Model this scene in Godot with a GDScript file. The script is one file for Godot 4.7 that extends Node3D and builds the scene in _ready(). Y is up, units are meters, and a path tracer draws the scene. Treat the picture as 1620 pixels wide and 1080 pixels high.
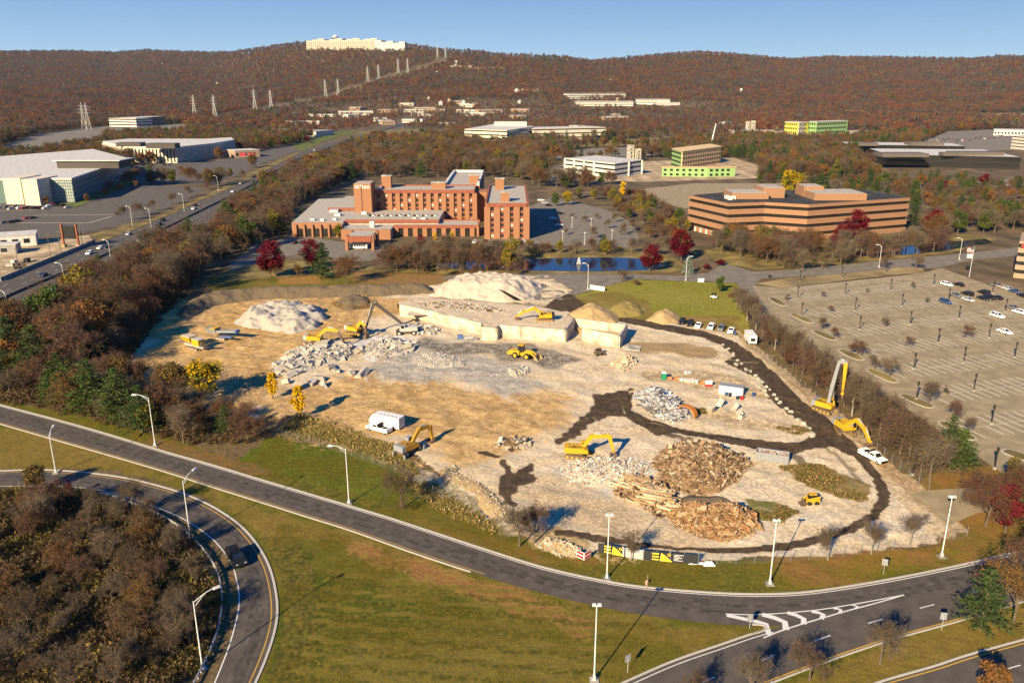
extends Node3D
# A demolition site beside a highway ramp on a sunny autumn day, seen from about 76 m up.
# Pixel pairs below are places in the photograph (1620 x 1080); at() lays them on the ground that they touch.
const FOC := 1280.0
const EYE := 76.0
const HZ := 140.0
var PITCH := atan(400.0 / 1280.0)
var cp := cos(PITCH)
var sp := sin(PITCH)
var M := {}
var TX := {}
var taken := {}
var rg := RandomNumberGenerator.new()
var ridge_x := [-500, 0, 60, 130, 190, 240, 300, 370, 430, 480, 530, 600, 650, 700, 760, 800, 860, 900, 930, 960, 1000, 1050, 1100, 1150, 1200, 1250, 1300, 1400, 1480, 1540, 1580, 1620, 2200]
var ridge_y := [84, 83, 82, 82, 84, 80, 83, 84, 75, 69, 65, 68, 72, 80, 84, 88, 90, 92, 98, 96, 92, 87, 83, 86, 91, 95, 91, 92, 94, 94, 90, 92, 95]
var cleared := []
var hill_noise := FastNoiseLite.new()

func _ready() -> void:
	setup_view()
	make_materials()
	build_ground()
	build_roads()
	build_trees()
	build_far()
	build_hotel()
	build_offices()
	build_lot()
	build_site()
	build_machines()
	build_roadside()

func setup_view() -> void:
	var cam := Camera3D.new()
	cam.name = "camera"
	cam.position = Vector3(0, EYE, 0)
	cam.rotation.x = -PITCH
	cam.fov = rad_to_deg(2.0 * atan(540.0 / FOC))
	cam.near = 1.0
	cam.far = 14000.0
	add_child(cam)
	cam.current = true
	var we := WorldEnvironment.new()
	we.name = "environment"
	var env := Environment.new()
	var sm := ProceduralSkyMaterial.new()
	sm.sky_top_color = Color(0.03, 0.285, 0.535)
	sm.sky_horizon_color = Color(0.50, 0.59, 0.635)
	sm.sky_curve = 0.078
	sm.sky_energy_multiplier = 1.0
	sm.ground_bottom_color = Color(0.20, 0.17, 0.14)
	sm.ground_horizon_color = Color(0.45, 0.42, 0.40)
	sm.sun_angle_max = 20.0
	var sky := Sky.new()
	sky.sky_material = sm
	env.background_mode = Environment.BG_SKY
	env.sky = sky
	env.tonemap_mode = Environment.TONE_MAPPER_LINEAR
	env.tonemap_exposure = 2.5
	env.fog_enabled = true
	env.fog_density = 0.000014
	env.fog_light_color = Color(0.72, 0.80, 0.90)
	env.sdfgi_enabled = true
	env.ssao_enabled = true
	env.ssil_enabled = true
	we.environment = env
	add_child(we)
	var sun := DirectionalLight3D.new()
	sun.name = "sun"
	sun.light_color = Color(1.0, 0.91, 0.74)
	sun.light_energy = 1.6
	sun.light_angular_distance = 0.5
	sun.shadow_enabled = true
	add_child(sun)
	var el := deg_to_rad(26.0)
	var az := deg_to_rad(31.0)
	sun.look_at_from_position(Vector3.ZERO, Vector3(sin(az) * cos(el), -sin(el), -cos(az) * cos(el)), Vector3.UP)

# ---------------------------------------------------------------- places
func at(px: float, py: float, h := 0.0) -> Vector3:
	var v := py - 540.0
	var t := (EYE - h) / (v * cp + FOC * sp)
	return Vector3((px - 810.0) * t, h, -(FOC * cp - v * sp) * t)

func ats(a: Array, h := 0.0) -> PackedVector3Array:
	var o := PackedVector3Array()
	for i in range(0, a.size(), 2):
		o.append(at(a[i], a[i + 1], h))
	return o

func flat(a: Array) -> PackedVector2Array:
	var o := PackedVector2Array()
	for i in range(0, a.size(), 2):
		var p := at(a[i], a[i + 1])
		o.append(Vector2(p.x, p.z))
	return o

func ridge(u: float) -> float:
	for i in range(ridge_x.size() - 1):
		if u < ridge_x[i + 1]:
			return lerpf(ridge_y[i], ridge_y[i + 1], clampf((u - ridge_x[i]) / (ridge_x[i + 1] - ridge_x[i]), 0.0, 1.0))
	return 95.0

func ridge_far(u: float) -> float:
	return 4300.0 + 500.0 * sin(u * 0.006) + (900.0 if u < 330 else 900.0 * clampf((430.0 - u) / 100.0, 0.0, 1.0))

# height of the land: flat valley floor, then wooded hills
func land(x: float, zf: float) -> float:
	if zf < 2000.0:
		return 0.0
	var u := 810.0 + FOC * x / (zf * cp)
	var far := ridge_far(u)
	var v := ridge(u) - 540.0
	var top := EYE - far * (v * cp + FOC * sp) / (FOC * cp - v * sp)
	var t := (zf - 2000.0) / (far - 2000.0)
	var n := hill_noise.get_noise_2d(x, zf) * 48.0
	if t <= 1.0:
		return top * (0.12 * t + 0.88 * pow(t, 2.1)) + n * minf(t * 2.0, 1.0) * (1.0 - t)
	return top * (1.0 - minf((t - 1.0) * 1.2, 0.9))

func pix(p: Vector3) -> Vector2:
	var zf := -p.z
	var k := EYE - p.y
	var d := zf * cp + k * sp
	return Vector2(810.0 + FOC * p.x / d, 540.0 + FOC * (k * cp - zf * sp) / d)

# where a line of sight meets the land, for things far off on the hills
func land_at(px: float, py: float) -> Vector3:
	var v := py - 540.0
	var dn := v * cp + FOC * sp
	var fw := FOC * cp - v * sp
	for i in range(400):
		var zf := 1200.0 + i * 10.0
		var y := EYE - zf * dn / fw
		var x := (px - 810.0) * zf / fw
		if y <= land(x, zf):
			return Vector3(x, land(x, zf), -zf)
	return at(px, py) if py > 160.0 else Vector3((px - 810.0) * 4300.0 / fw, land((px - 810.0) * 4300.0 / fw, 4300.0), -4300.0)

# ---------------------------------------------------------------- meshes
class MB:
	var v := PackedVector3Array()
	var c := PackedColorArray()
	var u := PackedVector2Array()
	var col := Color(1, 1, 1)
	var xf := Transform3D()
	func tri(a: Vector3, b: Vector3, d: Vector3) -> void:
		v.append(xf * a); v.append(xf * b); v.append(xf * d)
		c.append(col); c.append(col); c.append(col)
	func quad(a: Vector3, b: Vector3, d: Vector3, e: Vector3) -> void:
		tri(a, b, d)
		tri(a, d, e)
	func hexa(p: Array) -> void:   # 0-3 bottom ring, 4-7 top ring, counter-clockwise from above
		quad(p[4], p[7], p[6], p[5])
		quad(p[0], p[1], p[2], p[3])
		for i in 4:
			var j := (i + 1) % 4
			quad(p[i], p[i + 4], p[j + 4], p[j])
	func box(m: Vector3, s: Vector3) -> void:
		var h := s * 0.5
		hexa([m + Vector3(-h.x, -h.y, h.z), m + Vector3(h.x, -h.y, h.z), m + Vector3(h.x, -h.y, -h.z), m + Vector3(-h.x, -h.y, -h.z),
			m + Vector3(-h.x, h.y, h.z), m + Vector3(h.x, h.y, h.z), m + Vector3(h.x, h.y, -h.z), m + Vector3(-h.x, h.y, -h.z)])
	func boxy(x0: float, x1: float, y0: float, y1: float, z0: float, z1: float) -> void:
		box(Vector3((x0 + x1) / 2, (y0 + y1) / 2, (z0 + z1) / 2), Vector3(absf(x1 - x0), absf(y1 - y0), absf(z1 - z0)))
	func taper(m: Vector3, s: Vector3, t: Vector2) -> void:   # box whose top is t times its bottom
		var h := s * 0.5
		var w := Vector3(h.x * t.x, h.y, h.z * t.y)
		hexa([m + Vector3(-h.x, -h.y, h.z), m + Vector3(h.x, -h.y, h.z), m + Vector3(h.x, -h.y, -h.z), m + Vector3(-h.x, -h.y, -h.z),
			m + Vector3(-w.x, w.y, w.z), m + Vector3(w.x, w.y, w.z), m + Vector3(w.x, w.y, -w.z), m + Vector3(-w.x, w.y, -w.z)])
	func beam(a: Vector3, b: Vector3, w0: float, h0: float, w1: float, h1: float) -> void:   # square bar from a to b
		var d := (b - a).normalized()
		var s := d.cross(Vector3.UP)
		s = Vector3.RIGHT if s.length() < 0.01 else s.normalized()
		var n := s.cross(d).normalized()
		hexa([a - s * w0 / 2 - n * h0 / 2, a + s * w0 / 2 - n * h0 / 2, b + s * w1 / 2 - n * h1 / 2, b - s * w1 / 2 - n * h1 / 2,
			a - s * w0 / 2 + n * h0 / 2, a + s * w0 / 2 + n * h0 / 2, b + s * w1 / 2 + n * h1 / 2, b - s * w1 / 2 + n * h1 / 2])
	func tube(a: Vector3, b: Vector3, r0: float, r1: float, n := 8, caps := true) -> void:
		var d := (b - a).normalized()
		var s := d.cross(Vector3.UP if absf(d.y) < 0.95 else Vector3.RIGHT).normalized()
		var w := s.cross(d).normalized()
		for i in n:
			var a0 := TAU * i / n
			var a1 := TAU * (i + 1) / n
			var e0 := s * cos(a0) + w * sin(a0)
			var e1 := s * cos(a1) + w * sin(a1)
			if r1 > 0.0:
				quad(a + e0 * r0, b + e0 * r1, b + e1 * r1, a + e1 * r0)
				if caps:
					tri(b, b + e1 * r1, b + e0 * r1)
			else:
				tri(a + e0 * r0, b, a + e1 * r0)
			if caps:
				tri(a, a + e0 * r0, a + e1 * r0)
	func prism(p: PackedVector2Array, y0: float, y1: float) -> void:   # outline in x,z
		var k := Geometry2D.triangulate_polygon(p)
		for i in range(0, k.size(), 3):
			var a := p[k[i]]
			var b := p[k[i + 1]]
			var d := p[k[i + 2]]
			if (b - a).cross(d - a) < 0.0:
				var q := b
				b = d
				d = q
			tri(Vector3(a.x, y1, a.y), Vector3(b.x, y1, b.y), Vector3(d.x, y1, d.y))
		if y1 > y0:
			for i in p.size():
				var a := p[i]
				var b := p[(i + 1) % p.size()]
				quad(Vector3(a.x, y0, a.y), Vector3(b.x, y0, b.y), Vector3(b.x, y1, b.y), Vector3(a.x, y1, a.y))
	func side(p: PackedVector2Array, z0: float, z1: float) -> void:   # outline in x,y pushed along z
		var k := Geometry2D.triangulate_polygon(p)
		for z in [z0, z1]:
			for i in range(0, k.size(), 3):
				tri(Vector3(p[k[i]].x, p[k[i]].y, z), Vector3(p[k[i + 1]].x, p[k[i + 1]].y, z), Vector3(p[k[i + 2]].x, p[k[i + 2]].y, z))
		for i in p.size():
			var a := p[i]
			var b := p[(i + 1) % p.size()]
			quad(Vector3(a.x, a.y, z0), Vector3(b.x, b.y, z0), Vector3(b.x, b.y, z1), Vector3(a.x, a.y, z1))
	func rock(m: Vector3, s: Vector3, g: RandomNumberGenerator) -> void:   # rough lump: a box with its corners moved
		var p := []
		for k in [[-1, -1, 1], [1, -1, 1], [1, -1, -1], [-1, -1, -1], [-1, 1, 1], [1, 1, 1], [1, 1, -1], [-1, 1, -1]]:
			p.append(Vector3(k[0] * s.x * g.randf_range(0.3, 0.55), k[1] * s.y * g.randf_range(0.3, 0.55), k[2] * s.z * g.randf_range(0.3, 0.55)))
		var r := Basis.from_euler(Vector3(g.randf_range(-0.6, 0.6), g.randf_range(0, TAU), g.randf_range(-0.6, 0.6)))
		for i in 8:
			p[i] = m + r * p[i]
		hexa(p)
	func mesh(colors := false) -> ArrayMesh:
		var a := []
		a.resize(Mesh.ARRAY_MAX)
		a[Mesh.ARRAY_VERTEX] = v
		if colors:
			a[Mesh.ARRAY_COLOR] = c
		if u.size() == v.size():
			a[Mesh.ARRAY_TEX_UV] = u
		var m := ArrayMesh.new()
		m.add_surface_from_arrays(Mesh.PRIMITIVE_TRIANGLES, a)
		return m

func numbered(called: String) -> String:
	var n: int = taken.get(called, 0)
	taken[called] = n + 1
	return called if n == 0 else "%s_%03d" % [called, n]

func tag(o: Node3D, label: String, category: String, group := "") -> Node3D:
	o.set_meta("label", label)
	o.set_meta("category", category)
	if group:
		o.set_meta("group", group)
	return o

func thing(called: String, label: String, category: String, where: Vector3, turn := 0.0, group := "") -> Node3D:
	var o := Node3D.new()
	o.name = numbered(called)
	add_child(o)
	o.position = where
	o.rotation.y = turn
	return tag(o, label, category, group)

func part(called: String, m: Mesh, mt: Material, parent: Node, label := "") -> MeshInstance3D:
	var o := MeshInstance3D.new()
	o.name = called
	o.mesh = m
	o.material_override = mt
	parent.add_child(o, true)
	if label:
		o.set_meta("label", label)
	return o

func setting(called: String, m: Mesh, mt: Material, kind := "structure") -> MeshInstance3D:
	var o := MeshInstance3D.new()
	o.name = numbered(called)
	o.mesh = m
	o.material_override = mt
	add_child(o)
	o.set_meta("kind", kind)
	return o

func copy_of(o: Node3D, where: Vector3, turn: float, label: String, group: String, size := 1.0) -> Node3D:
	var r: Node3D = o.duplicate()
	var base := String(o.name)
	r.name = numbered(base)
	add_child(r)
	r.position = where
	r.rotation.y = turn
	r.scale = Vector3.ONE * size
	tag(r, label, o.get_meta("category"), group)
	return r

# ---------------------------------------------------------------- materials
func lin(r: float, g: float, b: float) -> Color:
	return Color(r, g, b).linear_to_srgb()

func noise_tex(id: String, sz: int, freq: float, lo: float, hi: float, oct := 4, kind := FastNoiseLite.TYPE_SIMPLEX_SMOOTH, sd := 1, normal := false, bump := 4.0) -> void:
	var n := FastNoiseLite.new()
	n.noise_type = kind
	n.frequency = freq
	n.fractal_octaves = oct
	n.seed = sd
	var t := NoiseTexture2D.new()
	t.width = sz
	t.height = sz
	t.seamless = true
	t.noise = n
	if normal:
		t.as_normal_map = true
		t.bump_strength = bump
	else:
		var g := Gradient.new()
		g.set_color(0, Color(lo, lo, lo))
		g.set_color(1, Color(hi, hi, hi))
		t.color_ramp = g
	TX[id] = t

# a plain material with a triplanar grain; colour is the linear base colour
func mat(id: String, r: float, g: float, b: float, rough := 0.85, tex := "", scale := 0.2, metal := 0.0) -> StandardMaterial3D:
	var m := StandardMaterial3D.new()
	m.resource_name = id
	m.albedo_color = lin(r, g, b)
	m.roughness = rough
	m.metallic = metal
	m.metallic_specular = 0.35
	if tex:
		m.albedo_texture = TX[tex]
		m.uv1_triplanar = true
		m.uv1_world_triplanar = true
		m.uv1_scale = Vector3.ONE * scale
	M[id] = m
	return m

func bumpy(m: StandardMaterial3D, tex: String, cm: float) -> void:
	m.heightmap_enabled = true
	m.heightmap_texture = TX[tex]
	m.heightmap_scale = cm

func make_materials() -> void:
	noise_tex("soft", 512, 0.012, 0.80, 1.0, 5)
	noise_tex("grain", 512, 0.05, 0.70, 1.0, 5, FastNoiseLite.TYPE_SIMPLEX, 7)
	noise_tex("patch", 512, 0.006, 0.55, 1.0, 6, FastNoiseLite.TYPE_SIMPLEX_SMOOTH, 3)
	noise_tex("lumps", 512, 0.03, 0.0, 1.0, 5, FastNoiseLite.TYPE_SIMPLEX, 5)
	mat("asphalt", 0.094, 0.079, 0.066, 0.92, "soft", 0.05)
	mat("asphalt_old", 0.300, 0.236, 0.140, 0.95, "soft", 0.03)
	mat("asphalt_grey", 0.19, 0.165, 0.13, 0.95, "soft", 0.03)
	mat("asphalt_dark", 0.115, 0.10, 0.085, 0.92, "soft", 0.03)
	mat("highway", 0.095, 0.081, 0.07, 0.92, "soft", 0.03)
	mat("paint_white", 0.78, 0.76, 0.70, 0.7, "grain", 0.15)
	mat("paint_worn", 0.74, 0.68, 0.55, 0.8, "grain", 0.3)
	mat("paint_yellow", 0.62, 0.36, 0.05, 0.7, "grain", 0.2)
	mat("kerb", 0.55, 0.51, 0.45, 0.9, "grain", 0.2)
	mat("galvanised", 0.52, 0.53, 0.54, 0.55, "soft", 0.3, 0.25)
	mat("pole_white", 0.66, 0.66, 0.64, 0.5, "soft", 0.3)
	mat("bronze", 0.022, 0.018, 0.015, 0.5)
	mat("black", 0.012, 0.012, 0.013, 0.6)
	mat("rubber", 0.018, 0.017, 0.016, 0.9)
	mat("rim", 0.42, 0.42, 0.42, 0.4, "", 1.0, 0.6)
	mat("concrete", 0.42, 0.39, 0.34, 0.92, "patch", 0.08)
	mat("concrete_pale", 0.60, 0.55, 0.46, 0.92, "patch", 0.06)
	mat("wood_pole", 0.20, 0.15, 0.10, 0.9, "grain", 0.3)
	mat("red_paint", 0.42, 0.025, 0.03, 0.5)
	mat("white_paint", 0.72, 0.71, 0.68, 0.5, "soft", 0.25)
	mat("green_sign", 0.01, 0.20, 0.09, 0.5)
	var g := mat("car_glass", 0.012, 0.014, 0.017, 0.08)
	g.metallic_specular = 0.6
	g = mat("dark_glass", 0.018, 0.017, 0.016, 0.1)
	g.metallic_specular = 0.6
	mat("window", 0.02, 0.022, 0.026, 0.12)
	mat("bark", 0.15, 0.115, 0.085, 0.95, "grain", 0.5)
	mat("bark_pale", 0.30, 0.26, 0.21, 0.95, "grain", 0.5)
	for k in ["leaf", "twig"]:
		var m := mat(k, 1, 1, 1, 0.9)
		m.vertex_color_use_as_albedo = true
		m.metallic_specular = 0.15
	M["leaf"].backlight_enabled = true
	M["leaf"].backlight = Color(0.30, 0.30, 0.30)
	var s := mat("stone_tint", 1, 1, 1, 0.95, "grain", 0.6)
	s.vertex_color_use_as_albedo = true
	M["leaf"].albedo_color = Color(1, 1, 1)
	M["twig"].albedo_color = Color(1, 1, 1)
	M["stone_tint"].albedo_color = Color(1, 1, 1)

# ---------------------------------------------------------------- ground
var map_x0 := -175.0
var map_z0 := 82.0
var map_w := 310.0
var map_d := 268.0
const MW := 1550
const MH := 1340
var px_r := PackedFloat32Array()
var px_g := PackedFloat32Array()
var px_b := PackedFloat32Array()
var NZ := []

func noise_bytes(freq: float, oct: int, sd: int, stretch := Vector2.ONE, turn := 0.0) -> PackedByteArray:
	var n := FastNoiseLite.new()
	n.frequency = freq
	n.fractal_octaves = oct
	n.seed = sd
	n.noise_type = FastNoiseLite.TYPE_SIMPLEX
	if stretch == Vector2.ONE:
		return n.get_image(MW, MH, false, false, true).get_data()
	var im := n.get_image(int(MW * stretch.x), int(MH * stretch.y), false, false, true)
	im.resize(MW, MH, Image.INTERPOLATE_BILINEAR)
	return im.get_data()

# lay one kind of matter on the ground picture: inside the outline, with a ragged edge, mixed of two colours
func lay(poly: PackedVector2Array, a: Color, b: Color, edge: float, ragged: float, mixn: Array, cover := 1.0, hole := 0.0) -> void:
	var k := MW / map_w
	var q := PackedVector2Array()
	var lo := Vector2(1e9, 1e9)
	var hi := -lo
	for p in poly:
		var w := Vector2((p.x - map_x0) * k, (-p.y - map_z0) * k)
		q.append(w)
		lo = lo.min(w)
		hi = hi.max(w)
	var pad := int((edge + ragged) * k) + 2
	var x0 := clampi(int(lo.x) - pad, 0, MW - 1)
	var x1 := clampi(int(hi.x) + pad, 0, MW)
	var y0 := clampi(int(lo.y) - pad, 0, MH - 1)
	var y1 := clampi(int(hi.y) + pad, 0, MH)
	if x1 - x0 < 2 or y1 - y0 < 2:
		return
	var im := Image.create(x1 - x0, y1 - y0, false, Image.FORMAT_L8)
	for y in range(y0, y1):
		var xs := []
		var yy := y + 0.5
		for i in q.size():
			var c := q[i]
			var d := q[(i + 1) % q.size()]
			if (c.y <= yy) != (d.y <= yy):
				xs.append(c.x + (yy - c.y) / (d.y - c.y) * (d.x - c.x))
		xs.sort()
		for i in range(0, xs.size() - 1, 2):
			var s := clampi(int(xs[i]), x0, x1)
			var e := clampi(int(xs[i + 1]), x0, x1)
			if e > s:
				im.fill_rect(Rect2i(s - x0, y - y0, e - s, 1), Color.WHITE)
	var down := maxi(1, int(edge * k))
	var w0 := x1 - x0
	var h0 := y1 - y0
	im.resize(maxi(2, w0 / down), maxi(2, h0 / down), Image.INTERPOLATE_BILINEAR)
	im.resize(w0, h0, Image.INTERPOLATE_CUBIC)
	var bits := im.get_data()
	var rag: PackedByteArray = NZ[3]
	var rag2: PackedByteArray = NZ[2]
	var rag1: PackedByteArray = NZ[1]
	var n1: PackedByteArray = NZ[mixn[0]]
	var n2: PackedByteArray = NZ[mixn[1]]
	var f1: float = mixn[2]
	var sharp := 3.2
	for y in range(h0):
		var row := (y + y0) * MW + x0
		var br := y * w0
		for x in range(w0):
			var m := bits[br + x] / 255.0
			if m < 0.01:
				continue
			var i := row + x
			var al := (m - 0.5 + ragged * ((rag[i] + rag2[i] + 1.6 * rag1[i]) / 918.0 - 0.5)) * sharp + 0.5 + hole * (n2[i] / 255.0 - 0.62)
			if al <= 0.0:
				continue
			al = minf(al, 1.0) * cover
			var t := clampf(((n1[i] * f1 + n2[i] * (1.0 - f1)) / 255.0 - 0.5) * 2.0 + 0.5, 0.0, 1.0)
			px_r[i] += (a.r + (b.r - a.r) * t - px_r[i]) * al
			px_g[i] += (a.g + (b.g - a.g) * t - px_g[i]) * al
			px_b[i] += (a.b + (b.b - a.b) * t - px_b[i]) * al

func strip(pts: Array, w: float) -> PackedVector2Array:   # outline of a band of width w metres along pixel points
	var p := flat(pts)
	var l := PackedVector2Array()
	var r := PackedVector2Array()
	for i in p.size():
		var d := (p[mini(i + 1, p.size() - 1)] - p[maxi(i - 1, 0)]).normalized()
		var n := Vector2(-d.y, d.x)
		l.append(p[i] + n * w / 2)
		r.append(p[i] - n * w / 2)
	r.reverse()
	l.append_array(r)
	return l

var DIRT := [190, 590, 225, 545, 262, 500, 320, 468, 420, 456, 690, 452, 720, 440, 866, 436, 905, 458, 905, 490, 985, 505, 1080, 512, 1165, 530, 1250, 606, 1300, 650, 1380, 722, 1440, 782, 1500, 836, 1480, 860, 1300, 880, 1105, 885, 947, 872, 880, 860, 800, 838, 745, 806, 700, 752, 640, 706, 560, 690, 470, 652, 420, 648, 380, 692, 330, 650, 260, 612]

func build_ground() -> void:
	hill_noise.frequency = 0.0016
	hill_noise.seed = 4
	# far land: one sheet from behind the camera to beyond the ridge
	var zs := [-400.0, 20.0, 80.0, 200.0, 340.0, 500.0, 700.0, 900.0, 1150.0, 1450.0, 1720.0, 1999.0]
	for i in range(1, 46):
		zs.append(2000.0 + i * 89.0)
	zs.append_array([6200.0, 7500.0, 9500.0])
	var nx := 90
	var vs := PackedVector3Array()
	var ix := PackedInt32Array()
	for zf in zs:
		var half := maxf(absf(zf) * 0.95, 420.0)
		for i in range(nx + 1):
			var x := lerpf(-half, half, float(i) / nx)
			vs.append(Vector3(x, land(x, zf) - 0.06, -zf))
	for j in range(zs.size() - 1):
		for i in range(nx):
			var k := j * (nx + 1) + i
			ix.append_array(PackedInt32Array([k, k + nx + 1, k + 1, k + 1, k + nx + 1, k + nx + 2]))
	var st := SurfaceTool.new()
	var a := []
	a.resize(Mesh.ARRAY_MAX)
	a[Mesh.ARRAY_VERTEX] = vs
	a[Mesh.ARRAY_INDEX] = ix
	var am := ArrayMesh.new()
	am.add_surface_from_arrays(Mesh.PRIMITIVE_TRIANGLES, a)
	st.create_from(am, 0)
	st.generate_normals()
	mat("land", 0.17, 0.12, 0.062, 0.95, "patch", 0.012)
	setting("terrain", st.commit(), M.land)
	near_ground()

func near_ground() -> void:
	var cnt := MW * MH
	px_r.resize(cnt)
	px_g.resize(cnt)
	px_b.resize(cnt)
	NZ = [noise_bytes(0.0035, 5, 11), noise_bytes(0.012, 5, 12), noise_bytes(0.05, 4, 13), noise_bytes(0.16, 3, 14), noise_bytes(0.02, 5, 15, Vector2(1.0, 0.22)), noise_bytes(0.03, 5, 16, Vector2(0.18, 1.0))]
	var whole := PackedVector2Array([Vector2(-400, 0), Vector2(400, 0), Vector2(400, -600), Vector2(-400, -600)])
	var litter_a := Color(0.115, 0.085, 0.045)
	var litter_b := Color(0.20, 0.135, 0.065)
	var green := Color(0.104, 0.112, 0.014)
	var olive := Color(0.170, 0.128, 0.022)
	var tan_g := Color(0.235, 0.160, 0.042)
	var rust := Color(0.31, 0.145, 0.05)
	lay(whole, litter_a, litter_b, 1.0, 0.3, [1, 3, 0.5])
	# road verges and the wide grass between the ramps
	var verge := flat([-300, 560, 60, 650, 260, 712, 420, 758, 600, 812, 790, 874, 940, 914, 1110, 932, 1290, 930, 1480, 890, 1640, 850, 1800, 1100, 1500, 1250, 300, 1250, 330, 1100, 420, 1000, 410, 880, 330, 790, 200, 745, 60, 735, -300, 735])
	lay(verge, olive, green, 1.0, 0.4, [1, 3, 0.55])
	lay(flat([-200, 640, 100, 690, 300, 765, 420, 805, 560, 845, 780, 925, 1000, 980, 1190, 995, 1100, 1030, 1000, 1005, 820, 960, 640, 890, 500, 850, 430, 870, 400, 830, 300, 770, 150, 738, -200, 735]), tan_g, olive, 3.0, 0.7, [1, 3, 0.4], 0.9)
	lay(flat([500, 842, 600, 866, 720, 905, 860, 948, 960, 985, 930, 1000, 800, 968, 680, 925, 560, 880]), rust, tan_g, 4.0, 1.2, [2, 3, 0.5], 1.0, 0.3)
	lay(flat([455, 930, 510, 890, 600, 925, 700, 950, 820, 985, 860, 1010, 600, 1000, 500, 1040, 440, 1100, 430, 1010]), Color(0.060, 0.078, 0.008), green, 5.0, 1.0, [4, 3, 0.5], 0.9)
	lay(strip([452, 862, 474, 905, 482, 950, 478, 1000, 462, 1050, 445, 1100], 5.0), Color(0.048, 0.062, 0.008), green, 2.5, 1.0, [2, 3, 0.5], 0.9)
	lay(flat([560, 1020, 700, 985, 900, 1005, 960, 1060, 800, 1100, 560, 1100]), Color(0.21, 0.16, 0.05), olive, 5.0, 0.8, [2, 3, 0.5], 0.6)
	# mown lines along the loop ramp
	for o in [0, 14, 26, 40]:
		lay(strip([420 + o, 850, 447 + o, 900, 458 + o, 950, 456 + o, 1000, 440 + o, 1060, 425 + o, 1100], 1.3), Color(0.10, 0.085, 0.022), olive, 0.8, 0.5, [2, 3, 0.3], 0.7)
	for i in range(16):
		var y := 905.0 + i * 13.0
		lay(strip([520.0 - i * 4.0, y, 700, y + 22, 900, y + 40, 1080 - i * 10, y + 48], 1.1), Color(0.072, 0.075, 0.010) if i % 2 else Color(0.21, 0.158, 0.034), olive, 1.0, 0.8, [2, 3, 0.3], 0.8, 0.3)
	# verge between the ramp and the site
	lay(flat([-50, 625, 120, 655, 260, 690, 380, 730, 470, 700, 560, 705, 640, 730, 720, 790, 800, 842, 900, 868, 1000, 880, 1105, 888, 1300, 884, 1480, 864, 1560, 850, 1640, 820, 1640, 880, 1480, 900, 1290, 936, 1110, 936, 940, 916, 790, 876, 600, 816, 420, 762, 250, 715, -50, 645]), olive, green, 1.0, 0.4, [1, 3, 0.5])
	lay(flat([365, 735, 430, 690, 500, 705, 600, 728, 700, 760, 690, 790, 640, 800, 540, 778, 440, 755]), Color(0.090, 0.108, 0.010), Color(0.135, 0.135, 0.018), 1.5, 0.5, [4, 3, 0.5])
	lay(flat([360, 738, 440, 752, 540, 778, 640, 806, 620, 812, 520, 785, 430, 762, 350, 742]), Color(0.07, 0.085, 0.014), olive, 1.0, 0.5, [2, 3, 0.4], 0.8)
	lay(flat([880, 886, 1000, 900, 1130, 905, 1280, 895, 1280, 925, 1130, 932, 1000, 922, 900, 900]), green, olive, 3.0, 0.7, [1, 3, 0.5], 0.8)
	lay(flat([1240, 880, 1400, 868, 1540, 846, 1600, 840, 1600, 870, 1480, 896, 1330, 924, 1250, 925]), rust, olive, 5.0, 0.8, [1, 3, 0.5], 0.75)
	lay(flat([640, 815, 780, 850, 880, 880, 1000, 885, 880, 898, 760, 866, 660, 830]), rust, olive, 2.0, 0.9, [2, 3, 0.5], 0.6, 0.8)
	lay(flat([230, 690, 330, 715, 440, 745, 400, 755, 300, 725, 230, 706]), rust, litter_a, 2.0, 0.8, [2, 3, 0.5], 0.7)
	lay(flat([1230, 1090, 1400, 1020, 1560, 970, 1640, 950, 1640, 1010, 1480, 1050, 1390, 1090]), tan_g, olive, 1.0, 0.5, [1, 3, 0.5])
	lay(flat([1440, 770, 1500, 745, 1580, 740, 1640, 760, 1640, 850, 1540, 850]), rust, olive, 3.0, 0.6, [1, 3, 0.5])
	# grass north of the site, lawn by the drive
	lay(flat([330, 440, 420, 415, 540, 425, 700, 430, 720, 445, 690, 462, 330, 470]), tan_g, green, 3.0, 0.7, [1, 3, 0.5])
	lay(flat([560, 428, 700, 432, 705, 450, 640, 452, 560, 446]), Color(0.30, 0.15, 0.075), tan_g, 2.0, 0.7, [1, 3, 0.4])
	lay(flat([440, 436, 500, 432, 510, 448, 440, 450]), Color(0.42, 0.21, 0.06), tan_g, 2.0, 0.7, [2, 3, 0.5], 0.9)
	lay(flat([903, 470, 950, 456, 1003, 442, 1165, 448, 1180, 470, 1190, 545, 1165, 530, 1080, 512, 968, 499, 925, 484]), Color(0.21, 0.20, 0.022), Color(0.29, 0.25, 0.05), 1.0, 0.4, [0, 3, 0.5])
	lay(flat([903, 472, 960, 458, 1010, 468, 1030, 490, 1060, 508, 968, 499, 925, 484]), Color(0.30, 0.22, 0.07), olive, 4.0, 0.8, [1, 3, 0.5], 0.9)
	lay(flat([1080, 500, 1165, 500, 1180, 530, 1165, 532, 1080, 514]), Color(0.36, 0.22, 0.08), olive, 3.0, 0.8, [1, 3, 0.5], 0.8)
	# the site itself
	var pale_a := Color(0.60, 0.465, 0.29)
	var pale_b := Color(0.70, 0.585, 0.42)
	var ochre_a := Color(0.44, 0.265, 0.10)
	var ochre_b := Color(0.62, 0.41, 0.18)
	var grey_a := Color(0.34, 0.305, 0.245)
	var grey_b := Color(0.50, 0.45, 0.37)
	var mud_a := Color(0.068, 0.047, 0.030)
	var mud_b := Color(0.105, 0.073, 0.046)
	lay(flat(DIRT), pale_a, pale_b, 1.0, 0.6, [1, 3, 0.6])
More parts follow.
